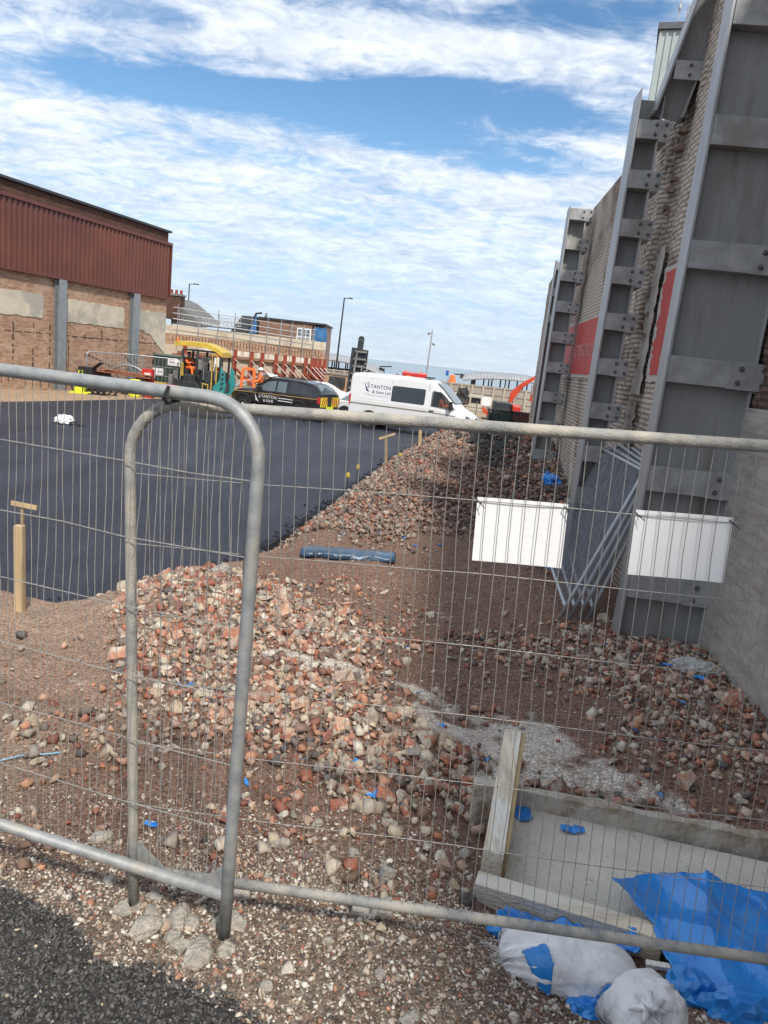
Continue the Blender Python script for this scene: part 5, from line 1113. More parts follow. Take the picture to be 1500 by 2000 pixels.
def make_pickup():
    t = thing('pickup_truck', 'black pickup with a hard canopy, gold stripe and white company lettering', 'pickup', (0, 0, 0)); w = .92
    p = P(584, 822, 34.3); q = P(474, 806, 35.7); d = Vector((q.x - p.x, q.y - p.y, 0)).normalized(); ang = math.atan2(d.y, d.x); nrm = Vector((-d.y, d.x, 0)); t.rotation_euler = (0, 0, ang); t.location = Vector((p.x, p.y, .03)) - d * 1.1 - nrm * .78
    def R_(zb, zt, wt, sh=1.0, rt=.14, w_=w): return ring(w_, zb, zt, wt, rt, .08, sh)
    st = [(0, R_(.55, 1.30, .84, 1.0, w_=.88)), (.08, R_(.5, 1.38, .80, 1.08)), (.35, R_(.48, 1.62, .74, 1.12)), (.6, R_(.46, 1.74, .72, 1.12)), (1.2, R_(.45, 1.80, .70, 1.12)), (2.2, R_(.45, 1.82, .69, 1.12)), (2.9, R_(.45, 1.79, .69, 1.12)), (3.2, R_(.45, 1.66, .70, 1.12)), (3.55, R_(.45, 1.38, .75, 1.10)), (3.8, R_(.45, 1.19, .80, 1.04, .12)), (4.4, R_(.45, 1.13, .80, 1.0, .12)), (4.85, R_(.45, 1.05, .78, .94, .12, .88)), (5.08, R_(.48, .94, .70, .85, .1, .80)), (5.2, R_(.5, .82, .6, .75, .08, .7))]
    obj('body', body(st), black_p, t, bevel=.02)
    yf = lambda z: (w if z < 1.12 else w - (w - .715) * (z - 1.12) / .60)
    sidepoly([(.55, 1.20), (1.68, 1.18), (1.68, 1.62), (1.2, 1.64), (.80, 1.56)], yf, .008, glass_d, 'canopy_window', t); sidepoly([(1.14, 1.19), (1.17, 1.19), (1.17, 1.63), (1.14, 1.63)], yf, .004, black_p, 'window_bar', t, .009)
    sidepoly([(1.88, 1.17), (2.42, 1.16), (2.42, 1.64), (1.93, 1.65)], yf, .008, glass_l, 'rear_door_window', t); sidepoly([(2.50, 1.16), (3.42, 1.14), (3.38, 1.22), (3.02, 1.58), (2.52, 1.64)], yf, .008, glass_l, 'front_door_window', t)
    sidepoly([(.1, 1.05), (5.0, .95), (5.0, .98), (.1, 1.085)], yf, .006, gold_p, 'gold_stripe', t)
    for xa in (1.77, 2.46, 3.5): sidepoly([(xa, .55), (xa + .015, .55), (xa + .015, 1.6 if xa < 3 else 1.1), (xa, 1.6 if xa < 3 else 1.1)], yf, .003, blackp, 'panel_seam', t)
    obj('windscreen', MB().add([(3.0, -.62, 1.76), (3.62, -.68, 1.34), (3.62, .68, 1.34), (3.0, .62, 1.76), (3.02, -.62, 1.80), (3.66, -.68, 1.36), (3.66, .68, 1.36), (3.02, .62, 1.80)], [(0, 1, 2, 3), (4, 5, 6, 7), (0, 1, 5, 4), (2, 3, 7, 6)]), glass_d, t)
    for x in (1.1, 4.3):
        for s in (-1, 1):
            obj('wheel_arch', MB().lathe([(.47, s * .7), (.49, s * (w + .02)), (.42, s * (w + .035)), (.40, s * (w + .0))], (x, 0, .42), 'y', 24), blackp, t); wheel(t, x, s * .84, .38, .24)
    for s in (-1, 1):
        obj('tail_light', MB().bx(-.01, .12, s * .80, s * .935, .86, 1.16), red_s, t, bevel=.01); mi = obj('door_mirror', MB().bx(3.18, 3.36, s * .95, s * 1.14, 1.14, 1.34), black_p, t, bevel=.02)
        obj('roof_rail', MB().tube([(.9, s * .62, 1.80), (1.1, s * .62, 1.86), (2.7, s * .62, 1.86), (2.9, s * .62, 1.80)], .02, 6), blackp, t); obj('door_handle', MB().bx(2.6, 2.78, s * .922, s * .95, 1.02, 1.06), alloy, t); obj('door_handle', MB().bx(1.9, 2.08, s * .922, s * .95, 1.03, 1.07), alloy, t)
        # chevrons on the tailgate
        for k in range(3):
            y0 = s * (.30 + .17 * k); obj('chevron', MB().slab([(-.012, y0, .75), (-.012, y0 + s * .085, .75), (-.012, y0 - s * .03, 1.14), (-.012, y0 - s * .115, 1.14)], .01), red_s, t)
        obj('chevron_backing', MB().bx(-.008, .0, s * .2, s * .80, .72, 1.16), yel_f, t)
    obj('number_plate', MB().bx(-.05, -.03, -.30, .30, .62, .74), yel_f, t); obj('rear_window', MB().add([(.10, -.6, 1.35), (.45, -.56, 1.68), (.45, .56, 1.68), (.10, .6, 1.35), (.07, -.6, 1.37), (.42, -.56, 1.71), (.42, .56, 1.71), (.07, .6, 1.37)], [(0, 1, 2, 3), (4, 5, 6, 7), (0, 1, 5, 4), (2, 3, 7, 6)]), glass_l, t)
    obj('rear_step_bumper', MB().bx(-.14, .06, -.8, .8, .45, .62), alloy, t, bevel=.02)
    M0 = lambda x, z: Matrix((Vector((-1, 0, 0)), Vector((0, 0, 1)), Vector((0, 1, 0)))).transposed().to_4x4()
    for (s_, sz, x, z) in (('S', .30, 3.42, .80), ('TANTON', .21, 3.25, .80), ('& SONS', .17, 3.12, .62)):
        M_ = M0(0, 0); M_.translation = (x, w + .008, z); text_obj('lettering', s_, sz, M_, white_plain, t, .002)
    for z_ in (.86, .74): obj('small_print_line', MB().bx(1.45, 2.28, w + .006, w + .010, z_, z_ + .035), white_plain, t)
    obj('sail_logo', MB().add([(3.62, w + .008, .95), (3.56, w + .008, .66), (3.38, w + .008, .58), (3.50, w + .008, .74), (3.62, w + .012, .95), (3.56, w + .012, .66), (3.38, w + .012, .58), (3.50, w + .012, .74)], [(0, 1, 2, 3), (4, 5, 6, 7), (0, 1, 5, 4)]), white_plain, t)
    return t
make_pickup()
def make_car(label, p0, ang, paint, nm='parked_car', h=1.45, L_=4.3, grp=None):
    t = thing(nm, label, 'car', p0, (0, 0, ang), grp); w = .88
    def R_(zb, zt, wt, sh=.9, rt=.12, w_=w): return ring(w_, zb, zt, wt, rt, .08, sh)
    k = L_ / 4.3
    st = [(x * k, R_(*a)) for x, *a in [(0, .45, .95, .76), (.1, .35, 1.02, .78), (.45, .3, 1.18, .72), (.9, .3, h - .04, .62), (1.6, .3, h, .6), (2.2, .3, h - .02, .61), (2.6, .3, h - .16, .64), (3.1, .3, 1.02, .72), (3.6, .3, .92, .74), (4.1, .32, .80, .7), (4.3, .4, .62, .6)]]
    obj('body', body(st), paint, t, bevel=.02); yf = lambda z: (w if z < .9 else w - (w - .62) * (z - .9) / (h - .98))
    sidepoly([(.55 * k, .96), (1.55 * k, .94), (1.55 * k, h - .14), (1.0 * k, h - .15)], yf, .008, glass_l, 'rear_side_window', t); sidepoly([(1.63 * k, .94), (2.9 * k, .92), (2.45 * k, h - .22), (1.63 * k, h - .14)], yf, .008, glass_l, 'front_side_window', t)
    for x in (.85 * k, 3.45 * k):
        for s in (-1, 1): obj('wheel_arch', MB().lathe([(.37, s * .7), (.38, s * (w + .012)), (.3, s * (w + .013))], (x, 0, .31), 'y', 20), blackp, t); wheel(t, x, s * .80, .31, .2)
    for s in (-1, 1): obj('tail_light', MB().bx(-.01, .16, s * .6, s * .865, .72, .92), red_s, t); obj('headlight', MB().bx(3.95 * k, 4.16 * k, s * .45, s * .74, .62, .74), glass_l, t); obj('door_mirror', MB().bx(2.72 * k, 2.86 * k, s * .88, s * 1.02, .92, 1.04), paint, t, bevel=.02)
    return t
q = P(660, 800, 38.5); make_car('white car half hidden between the black pickup and the white van', (q.x - .2, 38.6, .02), R(-14), white_p)
q = P(618, 735, 46); make_car('small white car beyond the black pickup near the red raking struts', (q.x - 1.5, 46, .0), R(6), white_p)

# ---------------------------------------------------------------- people
def person(label, loc, J, top, legs, helmet=None, face=0, scale=1, hair=None):
    """J: joint positions (metres, local). One skinned body, clothing as a second surface."""
    t = thing('person', label, 'person', loc, (0, 0, face))
    def skinmesh(name, segs, radii, mt, levels=1):
        idx = {}; vs = []; es = []
        for a, b in segs:
            for k in (a, b):
                if k not in idx: idx[k] = len(vs); vs.append(Vector(J[k]) * scale)
            es.append((idx[a], idx[b]))
        me = bpy.data.meshes.new(name); me.from_pydata(vs, es, []); o = bpy.data.objects.new(name, me); C.objects.link(o); o.parent = t; s = o.modifiers.new('skin', 'SKIN'); s.use_smooth_shade = True
        for k, i in idx.items(): r = radii[k] * scale; me.skin_vertices[0].data[i].radius = (r, r)
        me.skin_vertices[0].data[0].use_root = True; s2_ = o.modifiers.new('sub', 'SUBSURF'); s2_.levels = levels; s2_.render_levels = levels; me.materials.append(mt); return o
    ra = dict(pelvis=.13, chest=.15, neck=.06, head=.095, crown=.085, ls=.07, rs=.07, le=.045, re=.045, lw=.032, rw=.032, lh=.04, rh=.04, lk=.065, rk=.065, la=.045, ra=.045, lt=.03, rt=.03, lhip=.09, rhip=.09)
    S = [('pelvis', 'chest'), ('chest', 'neck'), ('neck', 'head'), ('head', 'crown'), ('chest', 'ls'), ('ls', 'le'), ('le', 'lw'), ('lw', 'lh'), ('chest', 'rs'), ('rs', 're'), ('re', 'rw'), ('rw', 'rh'), ('pelvis', 'lhip'), ('lhip', 'lk'), ('lk', 'la'), ('la', 'lt'), ('pelvis', 'rhip'), ('rhip', 'rk'), ('rk', 'ra'), ('ra', 'rt')]
    skinmesh('body', S, ra, skin)
    rb = {k: v + .025 for k, v in ra.items()}
    skinmesh('jacket', [('pelvis', 'chest'), ('chest', 'ls'), ('ls', 'le'), ('le', 'lw'), ('chest', 'rs'), ('rs', 're'), ('re', 'rw')], rb, top); skinmesh('trousers', [('pelvis', 'lhip'), ('lhip', 'lk'), ('lk', 'la'), ('pelvis', 'rhip'), ('rhip', 'rk'), ('rk', 'ra')], rb, legs)
    hd = Vector(J['crown']) * scale
    if helmet: obj('helmet', MB().lathe([(.135, 0), (.13, .03), (.115, .09), (.07, .13), (.02, .145)], hd + Vector((0, 0, -.01)), 'z', 14).box(hd + Vector((0, -.13, .005)), (.18, .1, .012)), helmet, t, smooth=True)
    else: obj('hair', MB().lathe([(.105, 0), (.11, .03), (.09, .08), (.04, .115), (.01, .12)], hd + Vector((0, .01, -.02)), 'z', 12), pm('dark_hair', (.03, .02, .015), .9), t, smooth=True)
    hc = Vector(J['head']) * scale
    m = MB()
    for s in (-1, 1): m.box(hc + Vector((s * .035, -.098, .045)), (.02, .012, .01))
    m.box(hc + Vector((0, -.1, -.02)), (.045, .008, .01)); obj('face_features', m, pm('face_dark', (.12, .05, .04), .7), t)
    return t
standing = dict(pelvis=(0, 0, .95), chest=(0, -.03, 1.35), neck=(0, -.02, 1.50), head=(0, -.03, 1.60), crown=(0, -.02, 1.70), ls=(-.2, -.02, 1.42), rs=(.2, -.02, 1.42), le=(-.30, -.1, 1.15), re=(.3, -.15, 1.16), lw=(-.2, -.32, 1.05), rw=(.22, -.38, 1.05), lh=(-.18, -.4, 1.04), rh=(.2, -.46, 1.05), lhip=(-.1, 0, .88), rhip=(.1, 0, .88), lk=(-.11, -.03, .48), rk=(.12, -.06, .48), la=(-.12, 0, .08), ra=(.13, 0, .08), lt=(-.12, -.16, .05), rt=(.13, -.16, .05))
seated = dict(standing); seated.update(pelvis=(0, 0, .1), chest=(0, -.04, .50), neck=(0, -.05, .66), head=(0, -.07, .76), crown=(0, -.06, .86), ls=(-.2, -.04, .57), rs=(.2, -.04, .57), le=(-.26, -.2, .34), re=(.26, -.2, .34), lw=(-.15, -.42, .38), rw=(.15, -.42, .38), lh=(-.13, -.5, .40), rh=(.13, -.5, .40), lhip=(-.1, -.03, .08), rhip=(.1, -.03, .08), lk=(-.14, -.46, .10), rk=(.14, -.46, .10), la=(-.14, -.52, -.33), ra=(.14, -.52, -.33), lt=(-.14, -.66, -.36), rt=(.14, -.66, -.36))
q = P(509, 742, 36.9); person('person in orange hi vis jacket and white helmet standing behind the black pickup', (q.x, 36.9, .35), standing, orange_hv, navy_cloth, white_plain, R(-70), 1)
# driver: sits by the near side window of the van
dl = van.location + vd * 4.25 - vn * .52 + Vector((0, 0, 1.10))
drv = person('person in orange hi vis jacket sitting at the wheel of the white van', dl, seated, orange_hv, navy_cloth, None, van.rotation_euler.z + R(90), .95)
q = P(370, 712, 41.0); person('person in orange hi vis overalls seated on the paving machine under its yellow canopy', (q.x, 40.7, 1.55), seated, orange_hv, orange_hv, None, R(60), 1)

# ---------------------------------------------------------------- paving machine
def make_paver():
    D = 41.0; a = P(352, 668, D); b = P(442, 690, D); x0 = a.x; t = thing('paving_machine', 'large asphalt paving machine with yellow canopy and teal hopper', 'paver', (x0, D, 0)); w2 = 1.1; X = lambda px_: P(px_, 730, D).x - x0
    zc = lambda px_, py_: P(px_, py_, D).z
    # canopy, curved yellow roof
    xs_ = [X(350), X(362), X(385), X(410), X(428), X(441)]; zs = [zc(352, 667) + .0, zc(362, 667), zc(385, 669) + 0, zc(410, 672), zc(428, 680), zc(441, 690)]
    m = MB(); n = len(xs_)
    vs = [(x, y, z + (0 if abs(y) > 1 else .05)) for y in (-w2, 0, w2) for x, z in zip(xs_, zs)] + [(x, y, z - .22) for y in (-w2, 0, w2) for x, z in zip(xs_, zs)]
    fs = []
    for j in range(2):
        for i in range(n - 1): a_ = j * n + i; fs += [(a_, a_ + 1, a_ + n + 1, a_ + n), (3 * n + a_, 3 * n + a_ + n, 3 * n + a_ + n + 1, 3 * n + a_ + 1)]
    for i in range(n - 1): fs += [(i, 3 * n + i, 3 * n + i + 1, i + 1), (2 * n + i, 2 * n + i + 1, 5 * n + i + 1, 5 * n + i)]
    for c in (0, n - 1): fs += [(c, c + n, c + 4 * n, c + 3 * n), (c + n, c + 2 * n, c + 5 * n, c + 4 * n)]
    cn = obj('canopy', m.add(vs, fs), yel, t); 
    obj('canopy_lining', MB().bx(xs_[1] + .1, xs_[4], -w2 + .06, w2 - .06, zs[0] - .42, zs[0] - .34), blackp, cn)
    obj('beacon', MB().lathe([(.07, 0), (.07, .14), (.03, .18)], (xs_[0] + .1, -w2 + .2, zs[0] + .03), 'z', 10), orange_hv, cn)
    for px_ in (364, 392, 437):
        for y in (-w2 + .1, w2 - .1): obj('canopy_post', MB().beam((X(px_), y, .9), (X(px_) + .05, y, zs[0] - .36 if px_ < 430 else zs[-1] - .1), .11, .11), dark_steel, t)
    obj('chassis', MB().bx(X(352), X(442), -1.05, 1.05, .42, .95).bx(X(360), X(400), -1.0, 1.0, .95, 1.32).bx(X(400), X(436), -.95, .95, .95, 1.55), dark_steel, t, bevel=.04)
    tr = obj('crawler_track', MB().prism([(X(366), .08), (X(428), .08), (X(434), .35), (X(428), .66), (X(366), .66), (X(360), .35)], 'y', -1.2, -.85), rubber, t, bevel=.04); obj('crawler_track', MB().prism([(X(366), .08), (X(428), .08), (X(434), .35), (X(428), .66), (X(366), .66), (X(360), .35)], 'y', .85, 1.2), rubber, t, bevel=.04)
    for k in range(5): obj('track_roller', MB().lathe([(.17, 0), (.17, -.05), (.06, -.07)], (X(370 + k * 13), -1.2, .36), 'y', 12), grey_steel, tr)
    obj('control_console', MB().bx(X(388), X(398), -.7, .7, 1.3, 2.25).bx(X(396), X(404), -1.1, -.5, 1.6, 2.1), grey_steel, t, bevel=.03); obj('operator_seat', MB().bx(X(366), X(376), -.8, -.2, 1.32, 1.55).bx(X(364), X(367), -.8, -.2, 1.5, 2.2), blackp, t, bevel=.03)
    obj('control_box', MB().bx(X(427), X(436), -1.14, -.9, 1.85, 2.35), white_plain, t, bevel=.02); obj('control_box', MB().bx(X(362), X(367), -1.14, -.95, 1.6, 2.1), grey_steel, t, bevel=.02)
    m = MB(); hz = 1.55
    for (xa, xb, za, zb2) in ((X(404), X(424), 1.6, 2.3), (X(408), X(430), 1.1, 2.0), (X(358), X(364), 1.0, 2.0)): m.tube([(xa, -1.13, za), (xa, -1.13, zb2), (xb, -1.13, zb2), (xb, -1.13, za)], .03, 6)
    for (xa, xb, za, zb2) in ((X(404), X(424), 1.6, 2.3),): m.tube([(xa, 1.13, za), (xa, 1.13, zb2), (xb, 1.13, zb2), (xb, 1.13, za)], .03, 6)
    obj('hand_rails', m, grey_steel, t); m = MB()
    for (xa, xb, za, zb2) in ((X(424), X(433), .6, 2.5), (X(408), X(418), .35, .9), (X(366), X(369), 1.2, 1.9)): m.tube([(xa, -1.2, za), (xa, -1.2, zb2), (xb, -1.2, zb2 - .05), (xb, -1.2, za)], .035, 6)
    obj('yellow_guard_rails', m, yel, t)
    obj('hopper', MB().prism([(X(432), .35), (X(448), .28), (X(452), .9), (X(449), 1.55), (X(441), 1.9), (X(440), 1.2), (X(427), .75)], 'y', -1.25, -1.12).prism([(X(432), .35), (X(448), .28), (X(452), .9), (X(449), 1.55), (X(441), 1.9), (X(440), 1.2), (X(427), .75)], 'y', 1.12, 1.25).bx(X(432), X(448), -1.12, 1.12, .3, .42), teal, t, bevel=.02)
    for k in range(4): obj('hopper_slot', MB().add([(X(441.5 + k * .6), -1.262, .62 + k * .27), (X(447.5), -1.262, .74 + k * .24), (X(447.5), -1.262, .86 + k * .24), (X(441.5 + k * .6), -1.262, .74 + k * .27), (X(441.5 + k * .6), -1.255, .62 + k * .27), (X(447.5), -1.255, .74 + k * .24), (X(447.5), -1.255, .86 + k * .24), (X(441.5 + k * .6), -1.255, .74 + k * .27)], [(0, 1, 2, 3), (4, 5, 6, 7)]), blackp, t)
    obj('screed', MB().bx(X(340), X(352), -1.3, 1.3, .1, .55).bx(X(342), X(350), -1.25, -.9, .55, 1.2), grey_steel, t, bevel=.03)
    obj('lamp', MB().lathe([(.13, 0), (.13, -.08)], (X(356), -1.15, 1.95), 'y', 12), white_plain, t); obj('hydraulic_hoses', MB().tube([(X(392), -1.1, 1.9), (X(395), -1.2, 1.3), (X(400), -1.15, 1.0), (X(404), -1.2, 1.4)], .035, 6).tube([(X(394), -1.1, 1.8), (X(398), -1.22, 1.2), (X(404), -1.15, .8)], .03, 6), blackp, t)
    obj('exhaust_stack', MB().tube([(X(412), .2, 1.5), (X(412), .2, 2.3)], .06, 10), dark_steel, t); return t
make_paver()

# dark site container with signs
a = P(300, 693, 42.6); b = P(352, 745, 42.6); t = thing('site_container', 'dark green ribbed steel site container with white notices on its end', 'container', ((a.x + b.x) / 2, 43.2, 0)); w = (b.x - a.x) / 2; h = a.z
dkg = pm('dark_green_container', (.035, .055, .045), .5, var=.2, vscale=2); obj('body', MB().bx(-w, w + 1.0, -.6, 1.8, .05, h), dkg, t); m = MB()
for k in range(14): m.bx(-w + .06 + k * .24, -w + .16 + k * .24, -.64, -.6, .15, h - .12)
obj('door_ribs', m, dkg, t); obj('roof_edge', MB().bx(-w - .04, w + 1.04, -.68, 1.84, h, h + .08), pm('green_trim', (.10, .15, .12), .5), t)
for (xa, xb, za, zb2) in ((.05, .80, h - .5, h - .12), (-.62, -.18, .95, 1.35), (-.80, -.65, .8, 1.35)):
    s = obj('notice', MB().bx(xa, xb, -.67, -.645, za, zb2), white_plain, t); obj('print', MB().bx(xa + .1, xb - .06, -.676, -.672, (za + zb2) / 2 - .03, (za + zb2) / 2 + .03), grey_print, s)
obj('wall_lamp', MB().bx(.42, .72, -.75, -.645, .85, 1.35), grey_steel, t)

# background mesh fencing left, clutter below the red clad building
far_panel = make_panel('fence_panel', 'distant mesh fence panel in front of the site container', .20, galv_new, galv_new, galv_new, r=.03, group='distant mesh fence panels by the brick hall', seed=5, wr=.010, hw=(.5, 1.0, 1.5), plates=False)
def place_between(o, p, q): o.location = p; o.rotation_euler = (0, 0, math.atan2(q.y - p.y, q.x - p.x))
fp = [(P(345, 760, 41.3).x, 41.3), (P(279, 760, 40.8).x, 40.8), (P(275, 760, 40.7).x, 40.7), (P(161, 760, 37.5).x, 37.5)]
place_between(far_panel, Vector((*fp[0], .0)), Vector((*fp[1], 0)))
f2 = dup(far_panel, label='distant mesh fence panel leaning in front of the stripped brick wall of the hall'); place_between(f2, Vector((*fp[2], 0)), Vector((*fp[3], 0)))
def atg(px_, D, z=0): q = P(px_, 760, D); return Vector((q.x, D, z))
def small(name, label, cat, loc, parts, group=None):
    t = thing(name, label, cat, loc, group=group)
    for nm, mb, mt_ in parts: obj(nm, mb, mt_, t, bevel=.01)
    return t
g = atg(157, 35.3); small('plate_compactor', 'small bright yellow plate compactor at the far tarmac edge', 'machine', g, [('base_plate', MB().prism([(-.45, .05), (-.3, 0), (.3, 0), (.5, .12), (.45, .16), (-.4, .12)], 'y', -.3, .3), yel_f), ('engine', MB().bx(-.25, .2, -.2, .2, .14, .5), yel_f), ('handle', MB().tube([(-.1, -.2, .4), (-.0, -.2, 1.15), (-.0, .2, 1.15), (-.1, .2, .4)], .03, 6).tube([(.0, 0, .4), (0, 0, 1.0)], .05, 6), yel_f)])
g = atg(186, 35.6); m = MB()
for k in range(6):
    cx = -.65 + k * .25; pts = [(cx + .40 * math.cos(a_), .1 * k - .2 + .05 * math.sin(3 * a_), .42 + .40 * math.sin(a_)) for a_ in np.linspace(0, 2 * math.pi, 22)]; m.tube(pts, .05, 7, cap=False)
m.tube([(-.8, -.3, .06), (-.2, -.5, .05), (.3, -.3, .05), (.8, -.5, .05)], .05, 7); o = obj('hose_coil', m, black_rub, smooth=True); o.location = g; tag(o, 'loose coils of thick black ducting beside the yellow compactor', 'hose')
g = atg(170, 37.2, .3); small('black_bin', 'black bin with open lid behind the hose coils', 'bin', g, [('bin_body', MB().prism([(-.3, 0), (.3, 0), (.36, .95), (-.36, .95)], 'y', -.3, .3), blackp), ('lid', MB().slab([(.36, -.32, .97), (.36, .32, .97), (.7, .32, 1.25), (.7, -.32, 1.25)], .04), blackp)])
g = atg(240, 38.5); small('timber_stack', 'stack of brown boards on trestles behind the fence rail', 'timber stack', g, [('boards', MB().beam((-1.4, 0, 1.05), (1.5, .1, .95), .9, .05).beam((-1.2, .1, 1.11), (1.2, 0, 1.02), .7, .05).beam((-.9, -.1, 1.17), (1.5, .1, 1.07), .5, .05), pm('brown_board', (.28, .12, .07), .8, var=.25)), ('trestle', MB().beam((-.9, 0, 0), (-.9, 0, 1.0), .1, .5), grey_steel), ('trestle', MB().beam((.9, 0, 0), (.9, 0, .95), .1, .5), grey_steel)])
o = obj('duct_arch', MB().tube([(1.35 * math.cos(a_), 0, .2 + 1.25 * math.sin(a_)) for a_ in np.linspace(0, math.pi, 18)], .045, 7), galv_new, smooth=True); o.location = atg(248, 39.6); tag(o, 'pale arched pipe standing behind the brown boards', 'pipe')
g = atg(288, 38.9); small('fire_point', 'red fire point box beside the distant fence', 'fire point', g, [('cabinet', MB().bx(-.28, .28, -.2, .2, .55, 1.4), red_p), ('stand', MB().bx(-.22, -.16, -.1, .1, 0, .55).bx(.16, .22, -.1, .1, 0, .55), red_p), ('sign_plate', MB().bx(-.12, .2, -.22, -.205, .95, 1.2), white_plain)])
g = atg(263, 37.0); small('yellow_drum', 'yellow plastic spill drum at the far edge of the tarmac', 'drum', g, [('drum_body', MB().lathe([(.26, 0), (.3, .1), (.3, .8), (.25, .9)], (0, 0, 0), 'z', 16), yel_f), ('band', MB().lathe([(.31, .4), (.31, .5)], (0, 0, 0), 'z', 16), yel)])
g = atg(290, 37.6); small('red_drum', 'red plastic drum to the right of the yellow drum', 'drum', g, [('drum_body', MB().lathe([(.28, 0), (.32, .1), (.32, .6), (.28, .66)], (0, 0, 0), 'z', 16), red_p), ('band', MB().lathe([(.33, .3), (.33, .36)], (0, 0, 0), 'z', 16), white_plain)])
for px_, D, lab in ((222, 37.8, 'low red plastic barrier left of the yellow drum'), (312, 38.4, 'low red plastic barrier in front of the dark container')):
    g = atg(px_, D); small('plastic_barrier', lab, 'barrier', g, [('panel', MB().bx(-.9, .9, -.05, .05, .25, .75), red_p), ('foot', MB().bx(-.75, -.5, -.3, .3, 0, .24).bx(.5, .75, -.3, .3, 0, .24), blackp)], 'red plastic barriers at the tarmac edge')
g = atg(300, 40.0); small('tool_chest', 'low yellow topped tool chest beside the dark container', 'chest', g, [('chest', MB().bx(-.7, .7, -.3, .3, 0, .6), grey_steel), ('lid', MB().bx(-.72, .72, -.32, .32, .6, .7), yel)])
g = atg(4, 33.8); tag(obj('black_cable_bundle', MB().tube([g + Vector((-.3, 0, 1.9)), g + Vector((-.1, 0, .9)), g + Vector((.2, 0, 0))], .10, 7).tube([g + Vector((-.3, .1, 1.9)), g + Vector((.05, .1, 1.0)), g + Vector((.45, .1, .02))], .07, 7), black_rub), 'black cable bundle leaning at the left edge of the view', 'cable')
# white bag on the tarmac
q = PZ(125, 828, .03); bag = crumple('white_bag', q + Vector((0, 0, .09)), .31, .2, .22, 'crumpled white bag lying alone on the dark tarmac', 21, white_plain, 'bag', 3, .3)
tag(obj('black_strap', MB().tube([q + Vector((.25, -.2, .03)), q + Vector((.5, -.25, .08)), q + Vector((.75, -.1, .01))], .03, 6).tube([q + Vector((.25, -.2, .08)), q + Vector((.45, -.1, .14)), q + Vector((.6, -.2, .02))], .03, 6), black_rub), 'black strap curled beside the white bag on the tarmac', 'strap')

# ---------------------------------------------------------------- retained facade with red shores
FA = P(335, 700, 56); FB = P(634, 700, 60); fx = Vector((FB.x - FA.x, FB.y - FA.y, 0)); FL = fx.length; fx.normalize(); fn = Vector((fx.y, -fx.x, 0)); FO = Vector((FA.x, FA.y, 0))
ft = thing('retained_facade', 'long low stripped brick facade with cream render held up by red shores', 'wall', FO)
def FP(s, o, z): return fx * s + fn * o + Vector((0, 0, z))
def fbox(m, s0, s1, o0, o1, z0, z1): return m.add([FP(s, o, z) for z in (z0, z1) for s in (s0, s1) for o in (o0, o1)], [(0, 1, 3, 2), (4, 6, 7, 5), (0, 4, 5, 1), (2, 3, 7, 6), (0, 2, 6, 4), (1, 5, 7, 3)])
def fuv(mb): mb.uv = [(Vector(v).dot(fx) + Vector(v).dot(fn), v[2]) for v in mb.v]; return mb
def s_at(px_):
    r = ray(px_, 700); k = r.x / r.y
    return (k * FO.y - FO.x) / (fx.x - k * fx.y)
def z_at(px_, py_): s = s_at(px_); q = FO + fx * s; return P(px_, py_, q.y).z
cream = pm('cream_render_wall', (.50, .43, .33), .9, var=.12, vscale=1.2, bump=.3, col2=(.46, .36, .27), c2s=.7, c2p=(.52, .66))
zt1 = z_at(500, 663); zl = z_at(360, 650)
obj('render_base', fbox(MB(), -4, FL, -.35, 0, -.2, zt1 - 1.0), cream, ft)
obj('brick_band', fuv(fbox(MB(), -4, FL, -.35, .02, zt1 - .995, zt1 - .26)), tanb, ft); obj('coping_band', fbox(MB(), -4, FL, -.4, .05, zt1 - .255, zt1 + .38), pm('pale_coping', (.58, .52, .42), .9, var=.1, vscale=1, col2=(.45, .38, .29), c2s=1, c2p=(.5, .6)), ft)
m = MB(); rr = random.Random(2)
for k in range(int(FL / .24)): fbox(m, k * .24, k * .24 + .06, .022, .035, zt1 - .82, zt1 - .36)
obj('soldier_course_gaps', m, pm('dark_gap', (.12, .075, .05), .9), ft)
obj('waling_beam', fbox(MB(), .4, FL - .2, .04, .28, zt1 - 1.65, zt1 - 1.45), pm('waling_timber', (.24, .14, .09), .8, var=.2), ft); obj('waling_beam', fbox(MB(), 0, FL * .22, .3, .5, zt1 - 1.95, zt1 - 1.7), rust_red, ft)
obj('waling_beam', fbox(MB(), .4, FL - .2, .04, .2, .7, .82), pm('waling_timber2', (.30, .2, .13), .8, var=.2), ft)
m = MB()
for k in range(9): fbox(m, FL * (.2 + .085 * k), FL * (.2 + .085 * k) + .75, .001, .02, zt1 - 1.42, zt1 - 1.02)
obj('exposed_panel', m, pm('pale_panel', (.66, .62, .54), .9, var=.15, vscale=2), ft)
def ladder(m, a, b, w=.15, dp=.16, step=.30):
    """perforated steel soldier: two chords with plates between"""
    a, b = Vector(a), Vector(b); d = (b - a); L_ = d.length; d.normalize(); sx_ = fx
    for s in (-1, 1): m.beam(a + sx_ * s * w / 2, b + sx_ * s * w / 2, .05, dp)
    k = 0
    while k * step < L_: p = a + d * (k * step); m.beam(p, p + d * min(.14, L_ - k * step + .01), w - .05, dp * .8); k += 1
    return m
UP = [359.6, 424, 457, 489, 509.6, 537, 554, 571, 595, 607, 614, 622, 631]
names = ['shore standing leftmost behind the paver canopy', 'shore behind the teal hopper of the paver', 'shore left of the orange frame', 'shore right of the orange frame', 'shore right above the helmeted worker', 'shore above the cab of the black pickup', 'shore above the rear door of the black pickup', 'shore above the canopy window of the black pickup', 'shore above the sloping back of the pickup', 'shore in the close pair near the facade end, left one', 'shore in the close pair near the facade end, right one', 'next to last shore of the facade on the right', 'last shore at the right end of the facade']
